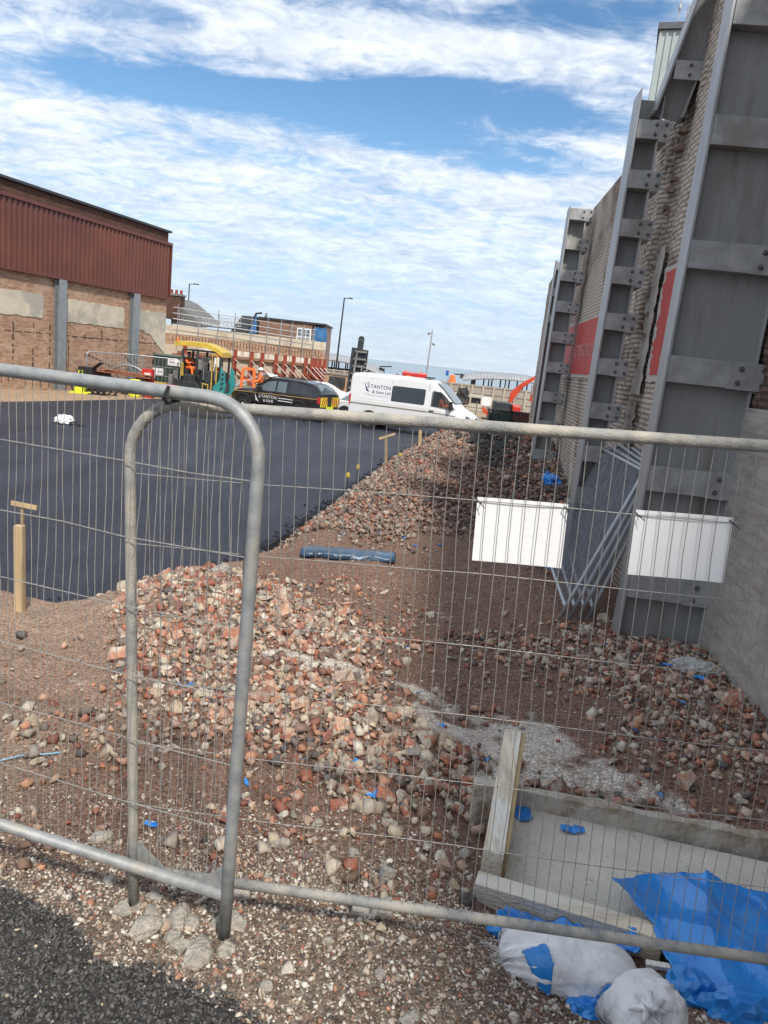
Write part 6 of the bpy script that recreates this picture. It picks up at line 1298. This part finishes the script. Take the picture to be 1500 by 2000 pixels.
for i, px_ in enumerate(UP):
    s = s_at(px_); z1 = zt1 - .95; base = FO + FP(s, .62, 0); t = thing('raking_shore', 'red oxide perforated steel ' + names[i], 'shore', base, group='red steel shores bracing the facade')
    obj('upright', ladder(MB(), (0, 0, 0), (0, 0, z1)), rust_red, t); obj('raking_strut', ladder(MB(), fn * .1 + Vector((0, 0, z1 * .52)), fx * 1.35 + fn * 1.6 + Vector((0, 0, .1)), .10, .10), rust_red, t)
    obj('tie_rod', MB().tube([fn * .12 + Vector((0, 0, z1 * .74)), fx * 1.9 + fn * 1.5 + Vector((0, 0, .1))], .045, 6), pm('grey_pink_tube', (.38, .30, .28), .5, metal=.3), t); obj('kentledge_base', MB().box(fx * 1.2 + fn * 1.2 + Vector((0, 0, .08)), (1.0, 1.2, .16)), grey_steel, t)
# scaffold above
sc_t = thing('scaffolding', 'long tube scaffold standing along the top of the retained facade', 'scaffold', FO); tubem = pm('scaffold_tube', (.33, .34, .35), .5, metal=.4)
for k, px_ in enumerate([343, 384, 421, 453, 486, 517, 543, 565, 587, 608]):
    s = s_at(px_); obj('standard', MB().tube([FP(s, .35, zt1 - 1.0), FP(s, .35, zt1 + 1.95 - .05 * k)], .03, 6).tube([FP(s + .2, -1.0, zt1 - .2), FP(s + .2, -1.0, zt1 + 1.7 - .05 * k)], .03, 6), tubem, sc_t)
for k in range(4):
    z = zt1 + .35 + .42 * k
    obj('ledger', MB().tube([FP(0, .38, z + .05), FP(FL - 1, .38, z - .35)], .026, 6), tubem, sc_t); obj('ledger', MB().tube([FP(0, -1.0, z + .1), FP(FL - 1, -1.0, z - .3)], .026, 6), tubem, sc_t)
# buildings rising behind the facade
DB = 64.0
def bld(name, label, D): return thing(name, label, 'building', (0, D, 0))
bb = bld('brick_building', 'flat roofed brick upper storey with a white window and a blue tarpaulin at its end', DB); oo = W(bb)
xl_, xr_, xe_ = P(505, 650, DB).x, P(609, 650, DB).x, P(634, 650, DB).x; zL = P(505, 622, DB).z; zR = P(634, 633, DB).z
mbb = MB().add([(xl_, DB, 0), (xr_, DB, 0), (xr_, DB + 6, 0), (xl_, DB + 6, 0), (xl_, DB, zL), (xr_, DB, zL), (xr_, DB + 6, zL), (xl_, DB + 6, zL)], [(0, 1, 2, 3), (4, 5, 6, 7), (0, 1, 5, 4), (1, 2, 6, 5), (2, 3, 7, 6), (3, 0, 4, 7)]); mbb.v = [(v[0], v[1] - DB, v[2]) for v in mbb.v]; mbb.uv = [(v[0] + v[1], v[2]) for v in mbb.v]
obj('wall', mbb, brickmat('brown_brick', (.34, .17, .11), (.26, .13, .09), (.30, .25, .2), msize=.014, stain_a=.3), bb)
obj('roof_edge', MB().bx(xl_ - .1, xe_ + .1, -.12, 6.1, zL, zL + .16), dark_steel, bb)
obj('end_wall', MB().bx(xr_ + .01, xe_, .3, 6, 0, zL - .05), pm('end_wall_brick', (.30, .20, .15), .9), bb)
wx = P(593, 660, DB).x; wn = obj('window', MB().bx(wx - .62, wx + .62, -.06, -.005, 3.7, 5.1), white_plain, bb); m = MB()
for i in range(3):
    for j in range(2): m.bx(wx - .52 + i * .36, wx - .22 + i * .36, -.075, -.065, 3.8 + j * .65, 4.35 + j * .65)
obj('pane', m, glass_l, wn)
tarp = pm('blue_tarpaulin', (.05, .16, .34), .5, var=.3, vscale=1.5, bump=.5, bscale=3); m = MB(); rr = random.Random(7)
for k in range(7):
    x0 = xr_ + .1 + k * (xe_ - xr_ - .15) / 7; y0 = -.02 + rr.uniform(0, .15); m.add([(x0, y0, 3.2), (x0 + .45, y0 + rr.uniform(-.15, .1), 3.2), (x0 + .45 + rr.uniform(-.1, .1), y0, zL - rr.uniform(.1, .9)), (x0 + rr.uniform(-.1, .1), y0 + .1, zL - rr.uniform(.1, .5))], [(0, 1, 2, 3)])
o = obj('tarpaulin', m, tarp, bb); o.modifiers.new('t', 'SOLIDIFY').thickness = .03
gb = bld('gabled_building', 'dark slate roof slope with a blue tarpaulin over its cut end', DB + 1)
def rp_(px_, py_, D): q = P(px_, py_, D); return Vector((q.x, q.y - D, q.z))
Dg = DB + 1; a, b, c, d2 = [rp_(*k, Dg) for k in ((448, 650), (473, 616), (503, 619), (506, 655))]
v = [a, b, c, d2, a + Vector((0, 3, 0)), b + Vector((0, 2.5, 0)), c + Vector((0, 2.5, 0)), d2 + Vector((0, 3, 0))]; slate = pm('dark_slates', (.055, .065, .075), .6, var=.3, vscale=6, bump=.5, bscale=20)
obj('roof', MB().add(v, [(0, 1, 2, 3), (4, 5, 6, 7), (0, 1, 5, 4), (1, 2, 6, 5), (2, 3, 7, 6), (3, 0, 4, 7)]), slate, gb); e1, e2, e3 = rp_(486, 652, Dg), rp_(503, 613, Dg), rp_(503, 652, Dg)
obj('tarpaulin', MB().slab([e1 + Vector((0, -.3, 0)), e3 + Vector((0, -.3, 0)), e2 + Vector((0, -.3, 0))], .06), tarp, gb); obj('verge', MB().tube([e1 + Vector((-.1, -.35, 0)), e2 + Vector((-.05, -.35, 0)), e2 + Vector((.45, -.35, .1))], .09, 6), dark_steel, gb); obj('lower_wall', MB().bx(a.x, d2.x - .5, .2, 3, 0, a.z - .01), cream, gb)
obj('roof_vent', MB().tube([rp_(520, 625, Dg), rp_(520, 612, Dg)], .09, 6).slab([rp_(516, 619, Dg), rp_(521, 619, Dg), rp_(521, 611, Dg)], .1), grey_steel, gb)
hb = bld('slate_roofed_house', 'old house with a grey slate roof and brick chimney behind the hall corner', 62); Dh = 62
v = [rp_(k[0], k[1], Dh) for k in ((334, 638), (402, 640), (354, 600), (334, 590))]; obj('roof', MB().add(v + [p + Vector((0, 5, .6)) for p in v], [(0, 1, 2, 3), (4, 5, 6, 7), (0, 1, 5, 4), (1, 2, 6, 5), (2, 3, 7, 6), (3, 0, 4, 7)]), pm('grey_slates', (.15, .15, .145), .8, var=.3, vscale=8, bump=.8, bscale=25), hb)
obj('wall', MB().bx(v[0].x, v[1].x - .3, .3, 5, 0, v[0].z - .01), cream, hb); p = rp_(327, 576, Dh); q = rp_(354, 606, Dh)
cb = MB().bx(p.x, q.x, -.3, .9, q.z - .8, p.z); cb.uv = [(w_[0] + w_[1], w_[2]) for w_ in cb.v]; ch = obj('chimney', cb, darkb, hb); obj('chimney_cap', MB().bx(p.x - .08, q.x + .08, -.38, .98, p.z, p.z + .15), grey_steel, ch)
for k in range(3): obj('chimney_pot', MB().lathe([(.13, 0), (.11, .35)], (p.x + .25 + k * .4, .3, p.z + .15), 'z', 10), rust_red, ch)
# pale frames on the roofline
t = thing('open_roof_frames', 'row of pale open metal frames standing against the sky above the facade', 'frames', (0, 61, 0)); m = MB()
for k in range(11):
    px_ = 396 + k * 7; y0 = 620 + (3 if k < 5 else 0) + k * .3; a, b = rp_(px_, y0, 61), rp_(px_ + 4.5, y0, 61); c, d2 = rp_(px_, y0 + 15, 61), rp_(px_ + 4.5, y0 + 15, 61)
    obj('frame', MB().tube([c, a, b, d2, c], .035, 5, cap=False).tube([(a + c) / 2, (b + d2) / 2], .03, 5), pm('pale_frame_steel', (.45, .46, .47), .5), t)
sl = obj('support_bar', MB().tube([rp_(392, 636, 61), rp_(478, 645, 61)], .05, 6), dark_steel, t)

# ---------------------------------------------------------------- lamps, shelters, sea wall
def lamp(label, px_, pt, D, arm, group='street lamps', head='flat', r=.09):
    top = P(px_, pt, D); t = thing('street_lamp', label, 'lamp post', (top.x, D, 0), group=group); h = top.z
    obj('pole', MB().tube([(0, 0, 0), (0, 0, 1.2), (0, 0, 1.25), (0, 0, h)], [r * 1.3, r * 1.3, r * .9, r * .6], 10), dark_steel if head == 'flat' else galv, t)
    if head == 'flat': obj('lamp_arm', MB().beam((0, 0, h - .05), (arm * .5, 0, h + .0), .06, .06), dark_steel, t); obj('lamp_head', MB().box((arm * .75, 0, h + .02), (abs(arm) * .6, .3, .09)), dark_steel, t, bevel=.02)
    else:
        for s, z in ((-1, -.35), (1, -1.3)): obj('floodlight', MB().box((s * .3, -.1, h + z), (.26, .22, .2), Euler((0, s * .5, 0)).to_matrix()), grey_steel, t, bevel=.03); obj('bracket', MB().beam((0, 0, h + z + .1), (s * .3, 0, h + z + .1), .06, .06), grey_steel, t)
    return t
l1 = lamp('dark street lamp with flat head rising behind the house roof at left', 370, 554, 75, .9); l2 = lamp('dark street lamp with flat head standing right of the facade end', 668, 581, 66, .7, r=.1); l3 = lamp('pale pole with two floodlights rising above the white van', 842, 645, 72, 0, 'lamps', 'flood', .09)
l3.rotation_euler = (0, R(1.2), 0); l2.rotation_euler = (0, R(1.5), 0)
shel_roof = pm('zinc_shelter_roof', (.40, .41, .42), .45, metal=.35, var=.08, vscale=1)
def shelter(label, D, pxs, pys, base_py, posts, solid, overhang):
    x0 = P(pxs[0], pys[0], D).x; t = thing('seafront_shelter', label, 'shelter', (x0, D, 0), group='seafront shelters'); n = len(pxs); dp = 3.4; pts = [(P(a, b, D).x - x0, P(a, b, D).z) for a, b in zip(pxs, pys)]
    # smooth arc
    k = 28; xs_ = np.linspace(pts[0][0], pts[-1][0], k); zs = np.interp(xs_, [p[0] for p in pts], [p[1] for p in pts]); zs = np.convolve(np.pad(zs, 3, 'edge'), np.ones(7) / 7, 'valid')
    m = MB(); vs = []; fs = []; prof = [(-.9, -.45), (-.5, -.12), (.2, .1), (1.4, .2), (2.8, .1), (dp, -.3)]
    for x, z in zip(xs_, zs):
        for (y, dz) in prof: vs.append((x, y, z + dz - .2))
    L_ = len(prof)
    for i in range(k - 1):
        for j in range(L_ - 1): a = i * L_ + j; fs.append((a, a + 1, a + L_ + 1, a + L_))
    o = obj('roof', m.add(vs, fs), shel_roof, t, fix=True); o.modifiers.new('s', 'SOLIDIFY').thickness = .12
    m = MB(); 
    for x, z in list(zip(xs_, zs))[::1]: m.tube([(x, y, z + dz - .18) for (y, dz) in prof], .035, 5)
    obj('roof_seams', m, pm('roof_seam', (.26, .27, .28), .5), o)
    zb = P(posts[0], base_py, D).z; m = MB(); xp = [P(a, base_py, D).x - x0 for a in posts]
    for x in xp: m.bx(x - .07, x + .07, .1, .25, zb - .2, float(np.interp(x, xs_, zs)) - .25)
    fr = obj('window_frame', m.bx(xp[0], xp[-1], .1, .25, zb - .2, zb).bx(xp[0], xp[-1], 2.9, 3.05, zb - .2, zb), dark_steel, t)
    for x in xp[::2]: m2_ = MB().bx(x - .06, x + .06, 2.9, 3.05, zb, float(np.interp(x, xs_, zs)) - .25); obj('rear_post', m2_, dark_steel, fr)
    obj('base_wall', MB().bx(xp[0], xp[-1], .05, 3.1, -.5, zb - .2), grey_steel, t)
    for a, b in solid: obj('solid_panel', MB().bx(P(a, base_py, D).x - x0, P(b, base_py, D).x - x0, .08, .3, zb, float(np.interp(P(a, base_py, D).x - x0, xs_, zs)) - .3), dark_steel, t)
    if overhang: a, b = overhang; p, q = P(*a, D), P(*b, D); obj('canopy_tip', MB().beam((p.x - x0, .5, p.z), (q.x - x0, .5, q.z), 2.2, .12), dark_steel, t)
    return t
shelter('long seafront shelter with a curved grey roof behind the end of the facade', 78, [620, 650, 690, 715, 735, 750], [690, 690, 698, 706, 715, 722], 716, [629, 640, 648, 661, 675, 704, 720], [(720, 732)], ((742, 716), (765, 716)))
shelter('seafront shelter with curved grey roof at right, behind the concrete sea wall', 80, [904, 930, 960, 990, 1015, 1040, 1062], [731, 727, 727, 729, 731, 735, 741], 754, [925, 944, 960, 977, 994, 1010, 1030], [(921, 928)], ((889, 731), (906, 732)))
# sea wall / panelled hoarding
wl, wr = P(838, 742, 62), P(1052, 772, 60); t = thing('sea_wall', 'grey panelled concrete wall across the far end of the site in front of the sea', 'wall', (wl.x, 62, 0)); cg = pm('grey_concrete_panel', (.33, .30, .26), .9, var=.12, vscale=1, bump=.3)
Lw = wr.x - wl.x + 6; zt = wl.z; obj('wall_face', MB().bx(-10, Lw, 0, .3, -.3, zt), cg, t); m = MB()
for k in range(-9, int(Lw / .9)): m.bx(k * .9, k * .9 + .16, -.12, -.002, -.2, zt + .03)
obj('wall_piers', m, pm('pier_concrete', (.40, .36, .30), .9, var=.1), t); m = MB()
for z in (zt - .12, zt - .7, zt - 1.25): m.bx(-10, Lw, -.06, -.003, z, z + .1)
obj('wall_rails', m, cg, t)
# welfare units, plant and clutter by the sea wall
for px_, w, lab in ((921, 1.9, 'pale low site cabin with two small windows in front of the sea wall'), (897, .9, 'small pale site cabin partly hidden by the van windscreen')):
    g = atg(px_, 56); small('site_cabin', lab, 'cabin', g, [('cabin_wall', MB().bx(-w / 2, w / 2, 0, 1.4, 0, 1.35), pm('cabin_cream', (.45, .43, .36), .7)), ('window', MB().bx(-w * .4, -.05, -.03, -.004, .75, 1.15).bx(.08, w * .42, -.03, -.004, .75, 1.15), glass_d)])
g = atg(906, 54.5); crumple('black_heap', g + Vector((0, 0, .9)), .45, .3, 1.0, 'tall bundle wrapped in black sheeting beside the site cabin', 31, blackp, 'bundle', 3)
def orange_digger():
    D = 46; q = atg(1010, D); t = thing('mini_excavator', 'orange mini excavator with raised bent boom close to the tall brick wall', 'excavator', q); X = lambda a: P(a, 760, D).x - q.x; Z = lambda a, b: P(a, b, D).z
    obj('upper_body', MB().bx(X(1003), X(1020), -.6, .7, .6, 1.35), orange_p, t, bevel=.06); obj('track', MB().prism([(X(995), .0), (X(1028), .0), (X(1031), .25), (X(1028), .5), (X(995), .5), (X(992), .25)], 'y', -.75, -.4), rubber, t, bevel=.05); obj('track', MB().prism([(X(995), .0), (X(1028), .0), (X(1031), .25), (X(1028), .5), (X(995), .5), (X(992), .25)], 'y', .5, .85), rubber, t, bevel=.05)
    p = [(X(999), Z(999, 786)), (X(1001), Z(1001, 768)), (X(1016), Z(1016, 754)), (X(1047), Z(1047, 733))]
    obj('boom', MB().prism([(p[0][0] - .1, p[0][1]), (p[0][0] + .22, p[0][1]), (p[1][0] + .34, p[1][1] - .1), (p[2][0] + .1, p[2][1] - .14), (p[3][0], p[3][1] - .10), (p[3][0], p[3][1] + .08), (p[2][0], p[2][1] + .16), (p[1][0], p[1][1] + .18), (p[1][0] - .1, p[1][1])], 'y', -.12, .12), orange_p, t, bevel=.02)
    obj('dipper_arm', MB().beam((p[3][0], 0, p[3][1] + .1), (X(1041), 0, Z(1041, 785)), .2, .24), orange_p, t, bevel=.02); obj('hydraulic_ram', MB().tube([(X(1005), -.15, Z(1005, 784)), (X(1014), -.15, Z(1014, 768))], .05, 8).tube([(X(1039), -.15, Z(1039, 770)), (X(1038), -.15, Z(1038, 752))], .06, 8), alloy, t)
    obj('cab', MB().bx(X(968), X(1000), -.5, .7, .3, 1.45), dark_steel, t, bevel=.05); obj('rear_panel', MB().bx(X(1004), X(1019), -.64, -.602, .75, 1.25), red_p, t, bevel=.02); obj('bucket', MB().prism([(X(1036), .1), (X(1046), .1), (X(1047), .6), (X(1038), .7)], 'y', -.3, .3), dark_steel, t, bevel=.02); return t
orange_digger()
g = atg(957, 50); small('barrier_board', 'orange and white warning board and barrier beside the dark cab', 'barrier', g, [('board', MB().bx(-.45, .2, 0, .05, .9, 1.5), white_plain), ('orange_panel', MB().slab([(-.4, -.03, .9), (.5, -.03, .2), (.3, -.03, .1), (-.3, -.03, .5)], .05), orange_p), ('foot', MB().bx(-.3, .3, -.2, .3, 0, .1), blackp)])
for i, (px_, lab) in enumerate(((985, 'dark steel stillage of green pipe ends before the excavator cab'), (1026, 'dark steel stillage of red rods beside the tall wall'))):
    g = atg(px_, 44); m = MB(); [m.bx(-.75 + k * .2, -.68 + k * .2, -.4, .4, 0, 1.05) for k in range(8)]; m.bx(-.78, .78, -.42, -.38, 1.0, 1.06).bx(-.78, .78, -.42, -.38, .5, .56).bx(-.78, .78, -.42, .42, 0, .06)
    small('stillage', lab, 'stillage', g, [('cage', m, dark_steel), ('contents', MB().bx(-.6, .6, -.3, .3, .07, .8), pm('dark_green', (.03, .09, .07), .6) if i == 0 else rust_red)])
m = MB(); g = atg(930, 52)
for z in (.35, .6, .9): m.tube([(-3.0, 0, z + .05), (3.6, 0, z - .05)], .03, 6)
for k in range(9): m.tube([(-3 + k * .8, 0, 0), (-3 + k * .8, 0, 1.1)], .035, 6)
small('barrier_rails', 'low tubular railing standing between the van nose and the excavator', 'railing', g, [('rails', m, pm('brown_rail', (.14, .11, .08), .7))])
q = P(862, 748, 63); small('orange_marker', 'small orange marker poking above the sea wall', 'marker', (P(883, 745, 63).x, 63, 0), [('cone', MB().lathe([(.35, 1.9), (.18, 2.55), (.05, 2.62)], (0, 0, 0), 'z', 8), orange_hv)]); small('blue_marker', 'small blue flag on a stick poking above the sea wall', 'flag', (P(875, 740, 64).x, 64, 0), [('stick', MB().tube([(0, 0, 0), (0, 0, 2.9)], .03, 5), alloy), ('flag', MB().bx(-.25, 0, -.02, .02, 2.45, 2.9), pm('flag_blue', (.02, .12, .42), .6))])
# plant behind the van
g = atg(692, 39.0); t = thing('piling_rig', 'dark upright excavator arm with hydraulic rams standing behind the white van', 'machine', g); zt = P(695, 662, 39).z
obj('mast', MB().beam((-.05, 0, .8), (.12, 0, zt), .34, .30), dark_steel, t, bevel=.03); obj('outer_mast', MB().beam((-.22, -.05, .8), (-.12, -.05, zt - .45), .22, .42).beam((.28, -.05, .8), (.36, -.05, zt - .5), .18, .38), dark_steel, t, bevel=.02)
obj('hydraulic_ram', MB().tube([(-.18, -.3, 1.2), (-.02, -.3, zt - .6)], .06, 8).tube([(.24, -.3, 1.2), (.3, -.3, zt - 1.3)], .05, 8), grey_steel, t); m = MB()
for k in range(7): m.box((.0 + .03 * k, -.26, 1.2 + k * .38), (.62, .16, .09)); m.box((.45, -.1, 1.7 + k * .2), (.14, .2, .1))
obj('cross_brackets', m, grey_steel, t); obj('base_machine', MB().bx(-.75, .7, -.4, 1.2, .3, 1.1).bx(-.9, .9, -.5, 1.3, 0, .4), dark_steel, t, bevel=.05); obj('top_sheave', MB().lathe([(.16, -.12), (.16, .12)], (.12, 0, zt + .02), 'y', 12), dark_steel, t)
D = 47; g = atg(812, D); t = thing('red_dumper', 'red machine roof and cab showing above the white van', 'machine', g); X = lambda a: P(a, 745, D).x - g.x; Z = lambda a, b: P(a, b, D).z
obj('cab_roof', MB().bx(X(784), X(832), -.6, .8, Z(800, 741), Z(800, 727)), red_p, t, bevel=.05); obj('cab', MB().bx(X(800), X(834), -.55, .75, .9, Z(810, 741) - .01), dark_steel, t, bevel=.04); obj('body', MB().bx(X(782), X(836), -.7, .9, .3, .9), red_p, t, bevel=.05); m = MB()
for k in range(2): m.box((X(790 + 30 * k), -.2, Z(800, 727) + .05), (.12, .12, .1))
obj('roof_lamps', m, orange_hv, t); obj('wheel', MB().lathe([(.4, -.2), (.4, .2)], (X(795), -.8, .4), 'y', 16).lathe([(.4, -.2), (.4, .2)], (X(825), -.8, .4), 'y', 16), rubber, t)
D = 45; g = atg(775, D); X = lambda a: P(a, 745, D).x - g.x; t = thing('covered_heap', 'rounded heap under a reddish brown sheet showing over the van roof', 'heap', g); m = MB(); n = 24; vs = []; fs = []
for j in range(9):
    for i in range(n):
        a = 2 * math.pi * i / n; r_ = 1 - (j / 8) ** 2; vs.append((X(775) + 1.25 * r_ * math.cos(a) * (1 + .04 * math.sin(5 * a)), .9 * r_ * math.sin(a), P(770, 728, D).z * (j / 8) ** .8))
for j in range(8):
    for i in range(n): fs.append((j * n + i, j * n + (i + 1) % n, (j + 1) * n + (i + 1) % n, (j + 1) * n + i))
obj('sheeted_cover', m.add(vs, fs), pm('maroon_sheet', (.20, .07, .055), .7, var=.2, vscale=2), t, smooth=True); obj('cover_edge', MB().slab([(X(790), -.95, P(790, 740, D).z), (X(806), -.95, P(806, 742, D).z), (X(806), -.95, P(800, 734, D).z), (X(792), -.95, P(790, 732, D).z)], .05), yel, t)
# orange frame and pipes behind the pickup
D = 43.5; g = atg(487, D); X = lambda a: P(a, 735, D).x - g.x; Z = lambda a, b: P(a, b, D).z; a, b, c, d2 = (X(471), 0, .3), (X(474), 0, Z(474, 719)), (X(496), 0, Z(496, 722)), (X(498), 0, .3)
t = thing('orange_gantry', 'bright orange tubular frame standing in front of the red shores', 'frame', g); obj('frame_tube', MB().beam(a, b, .16, .14).beam(b, c, .14, .16).beam(c, d2, .16, .14), orange_hv, t, bevel=.02); obj('cross_bar', MB().beam((X(472), 0, 1.2), (X(498), 0, 1.15), .08, .08), orange_hv, t)
t = thing('pipe_bundle', 'bundle of pale grey pipes slanting behind the orange frame', 'pipes', atg(500, 45)); 
for k in range(6): obj('pipe', MB().tube([(-1.6 + .12 * k, .1 * k, .5 + .1 * k), (.6 + .1 * k, .1 * k, 1.65 - .02 * k), (2.3 - .05 * k, .1 * k, .25 + .1 * k)], .06, 7), galv_new, t)
g = atg(637, 52); small('timber_hoarding', 'low brown timber hoarding and crates right of the facade end', 'hoarding', g, [('boards', MB().bx(-.2, 3.6, 0, .1, 0, 1.8), pm('tan_board', (.40, .26, .16), .85, var=.15)), ('box', MB().bx(.2, 1.3, -.5, -.02, 1.0, 1.7), dark_steel), ('top_rail', MB().bx(-.2, 3.6, -.05, .15, 1.8, 1.9), grey_steel)])
tag(obj('silt_sack', MB().add(*(lambda M_: (M_.v, M_.f))(MB().lathe([(.55, 0), (.68, .3), (.6, .9), (.3, 1.1), (.12, 1.25)], (0, 0, 0), 'z', 14))), white_plain), 'bulging white bulk bag behind the pickup tailgate', 'bulk bag').location = atg(641, 48)
# setting-out pegs, profile boards, bundle
def stake(px0, py0, px1, py1, w, label, D=None):
    q = gpt(px1, py1) if D is None else P(px1, py1, D); top = P(px0, py0, q.y); o = obj('timber_stake', MB().beam((q.x, q.y, q.z - .1), (top.x, q.y, top.z), w, w * .8, (0, 1, 0)), wood, bevel=.004); return tag(o, label, 'stake'), q
stake(38, 1026, 39, 1195, .085, 'stout square timber stake at the near left tarmac edge')
def tprof(px_, py0, py1, px_l, py_l, px_r, py_r, D, label, w=.035):
    a = P(px_, py0, D); b = P(px_, py1, D); t = thing('profile_board', label, 'profile board', (b.x, D, b.z)); obj('post', MB().beam((0, 0, 0), (a.x - b.x, 0, a.z - b.z), w, w, (0, 1, 0)), pm('aged_peg', (.34, .23, .12), .85), t)
    l, r_ = P(px_l, py_l, D - .03), P(px_r, py_r, D - .03); obj('cross_board', MB().beam((l.x - b.x, -.03, l.z - b.z), (r_.x - b.x, -.03, r_.z - b.z), .022, .055), wood, t)
tprof(44, 986, 1060, 22, 982, 72, 992, 8.6, 'T shaped timber profile board at the left, behind the stout stake')
tprof(754, 852, 905, 740, 857, 772, 847, 19.2, 'T shaped timber profile board tilted on the far tarmac edge', .07)
q = P(819, 880, 21.5); o = obj('timber_stake', MB().beam((q.x, q.y, q.z), (P(821, 840, 21.5).x, q.y, P(821, 840, 21.5).z), .09, .07, (0, 1, 0)), wood); tag(o, 'slim timber stake standing below the front wheel of the van', 'stake')
for px_, py_, b_y, D, lab in ((678, 928, 945, 15.0, 'yellow capped marking pin on the tarmac edge, nearest of the three'), (698, 912, 926, 16.3, 'yellow capped marking pin on the tarmac edge, middle of the three'), (780, 888, 900, 19.5, 'yellow capped marking pin on the tarmac edge, farthest of the three')):
    a = P(px_, py_, D); b = P(px_, b_y, D); t = thing('marking_pin', lab, 'marking pin', (b.x, D, b.z)); h = a.z - b.z; obj('pin', MB().tube([(0, 0, -.1), (0, 0, h)], .012, 6), dark_steel, t); obj('cap', MB().lathe([(.035, h - .04), (.04, h), (.035, h + .05)], (0, 0, 0), 'z', 10), yel, t)
a, b = gpt(588, 1085), gpt(772, 1098); mid = (a + b) / 2; vs = []; fs = []; n = 30; k = 14
for i in range(n + 1):
    u = i / n; p = a.lerp(b, u); e = min(1, min(u, 1 - u) * 14) ** .5
    for j in range(k):
        an = 2 * math.pi * j / k; r_ = .12 * (1 + .22 * mnoise.noise(Vector((u * 9, math.cos(an) * 1.5, math.sin(an) * 1.5)))) * (.75 + .25 * e); sq = 1 / (abs(math.cos(an)) ** 4 + abs(math.sin(an)) ** 4) ** .25; vs.append(Vector((p.x, p.y + 1.45 * r_ * sq * math.cos(an) * 1.1, max(p.z, .2) + .09 - .02 + .52 * r_ * sq * math.sin(an) * (1 + .3 * mnoise.noise(Vector((u * 14, an, 3)))))) - mid)
for i in range(n):
    for j in range(k): fs.append((i * k + j, i * k + (j + 1) % k, (i + 1) * k + (j + 1) % k, (i + 1) * k + j))
fs += [tuple(range(k))[::-1], tuple(n * k + j for j in range(k))]
def filmmat():
    m = mat('plastic_film_dark', (.035, .075, .13), .22, 0, .35, 3, .9, 14, col2=(.26, .36, .46), c2s=4, c2p=(.58, .75)); return m
o = obj('wrapped_bundle', MB().add(vs, fs), filmmat(), smooth=True); o.location = mid; tag(o, 'long bundle wrapped in shiny dark blue plastic film lying on the soil', 'bundle')
# dark netting heap on the mound crest
q = gpt(955, 868); tag(grid_mesh('dark_netting', np.arange(q.x - 1.0, q.x + 1.1, .05), np.arange(q.y - 2.6, q.y + 2.2, .06), lambda x, y: H(x, y) + .08 + .05 * vnoise(x, y, .2, 7, 3), pm('black_netting', (.03, .032, .03), .9, var=.4), keep=lambda x, y: (poly_sd(x, y, [(q.x - .9, q.y + 2), (q.x - .5, q.y - .5), (q.x - .1, q.y - 2.4), (q.x + .5, q.y - .6), (q.x + .9, q.y + 1.6)]) + (vnoise(x, y, .2, 71, 2) - .5) * .8 < 0) & (vnoise(x, y, .09, 72, 1) > .42)), 'ragged dark netting strewn over the crest of the rubble mound', 'netting')
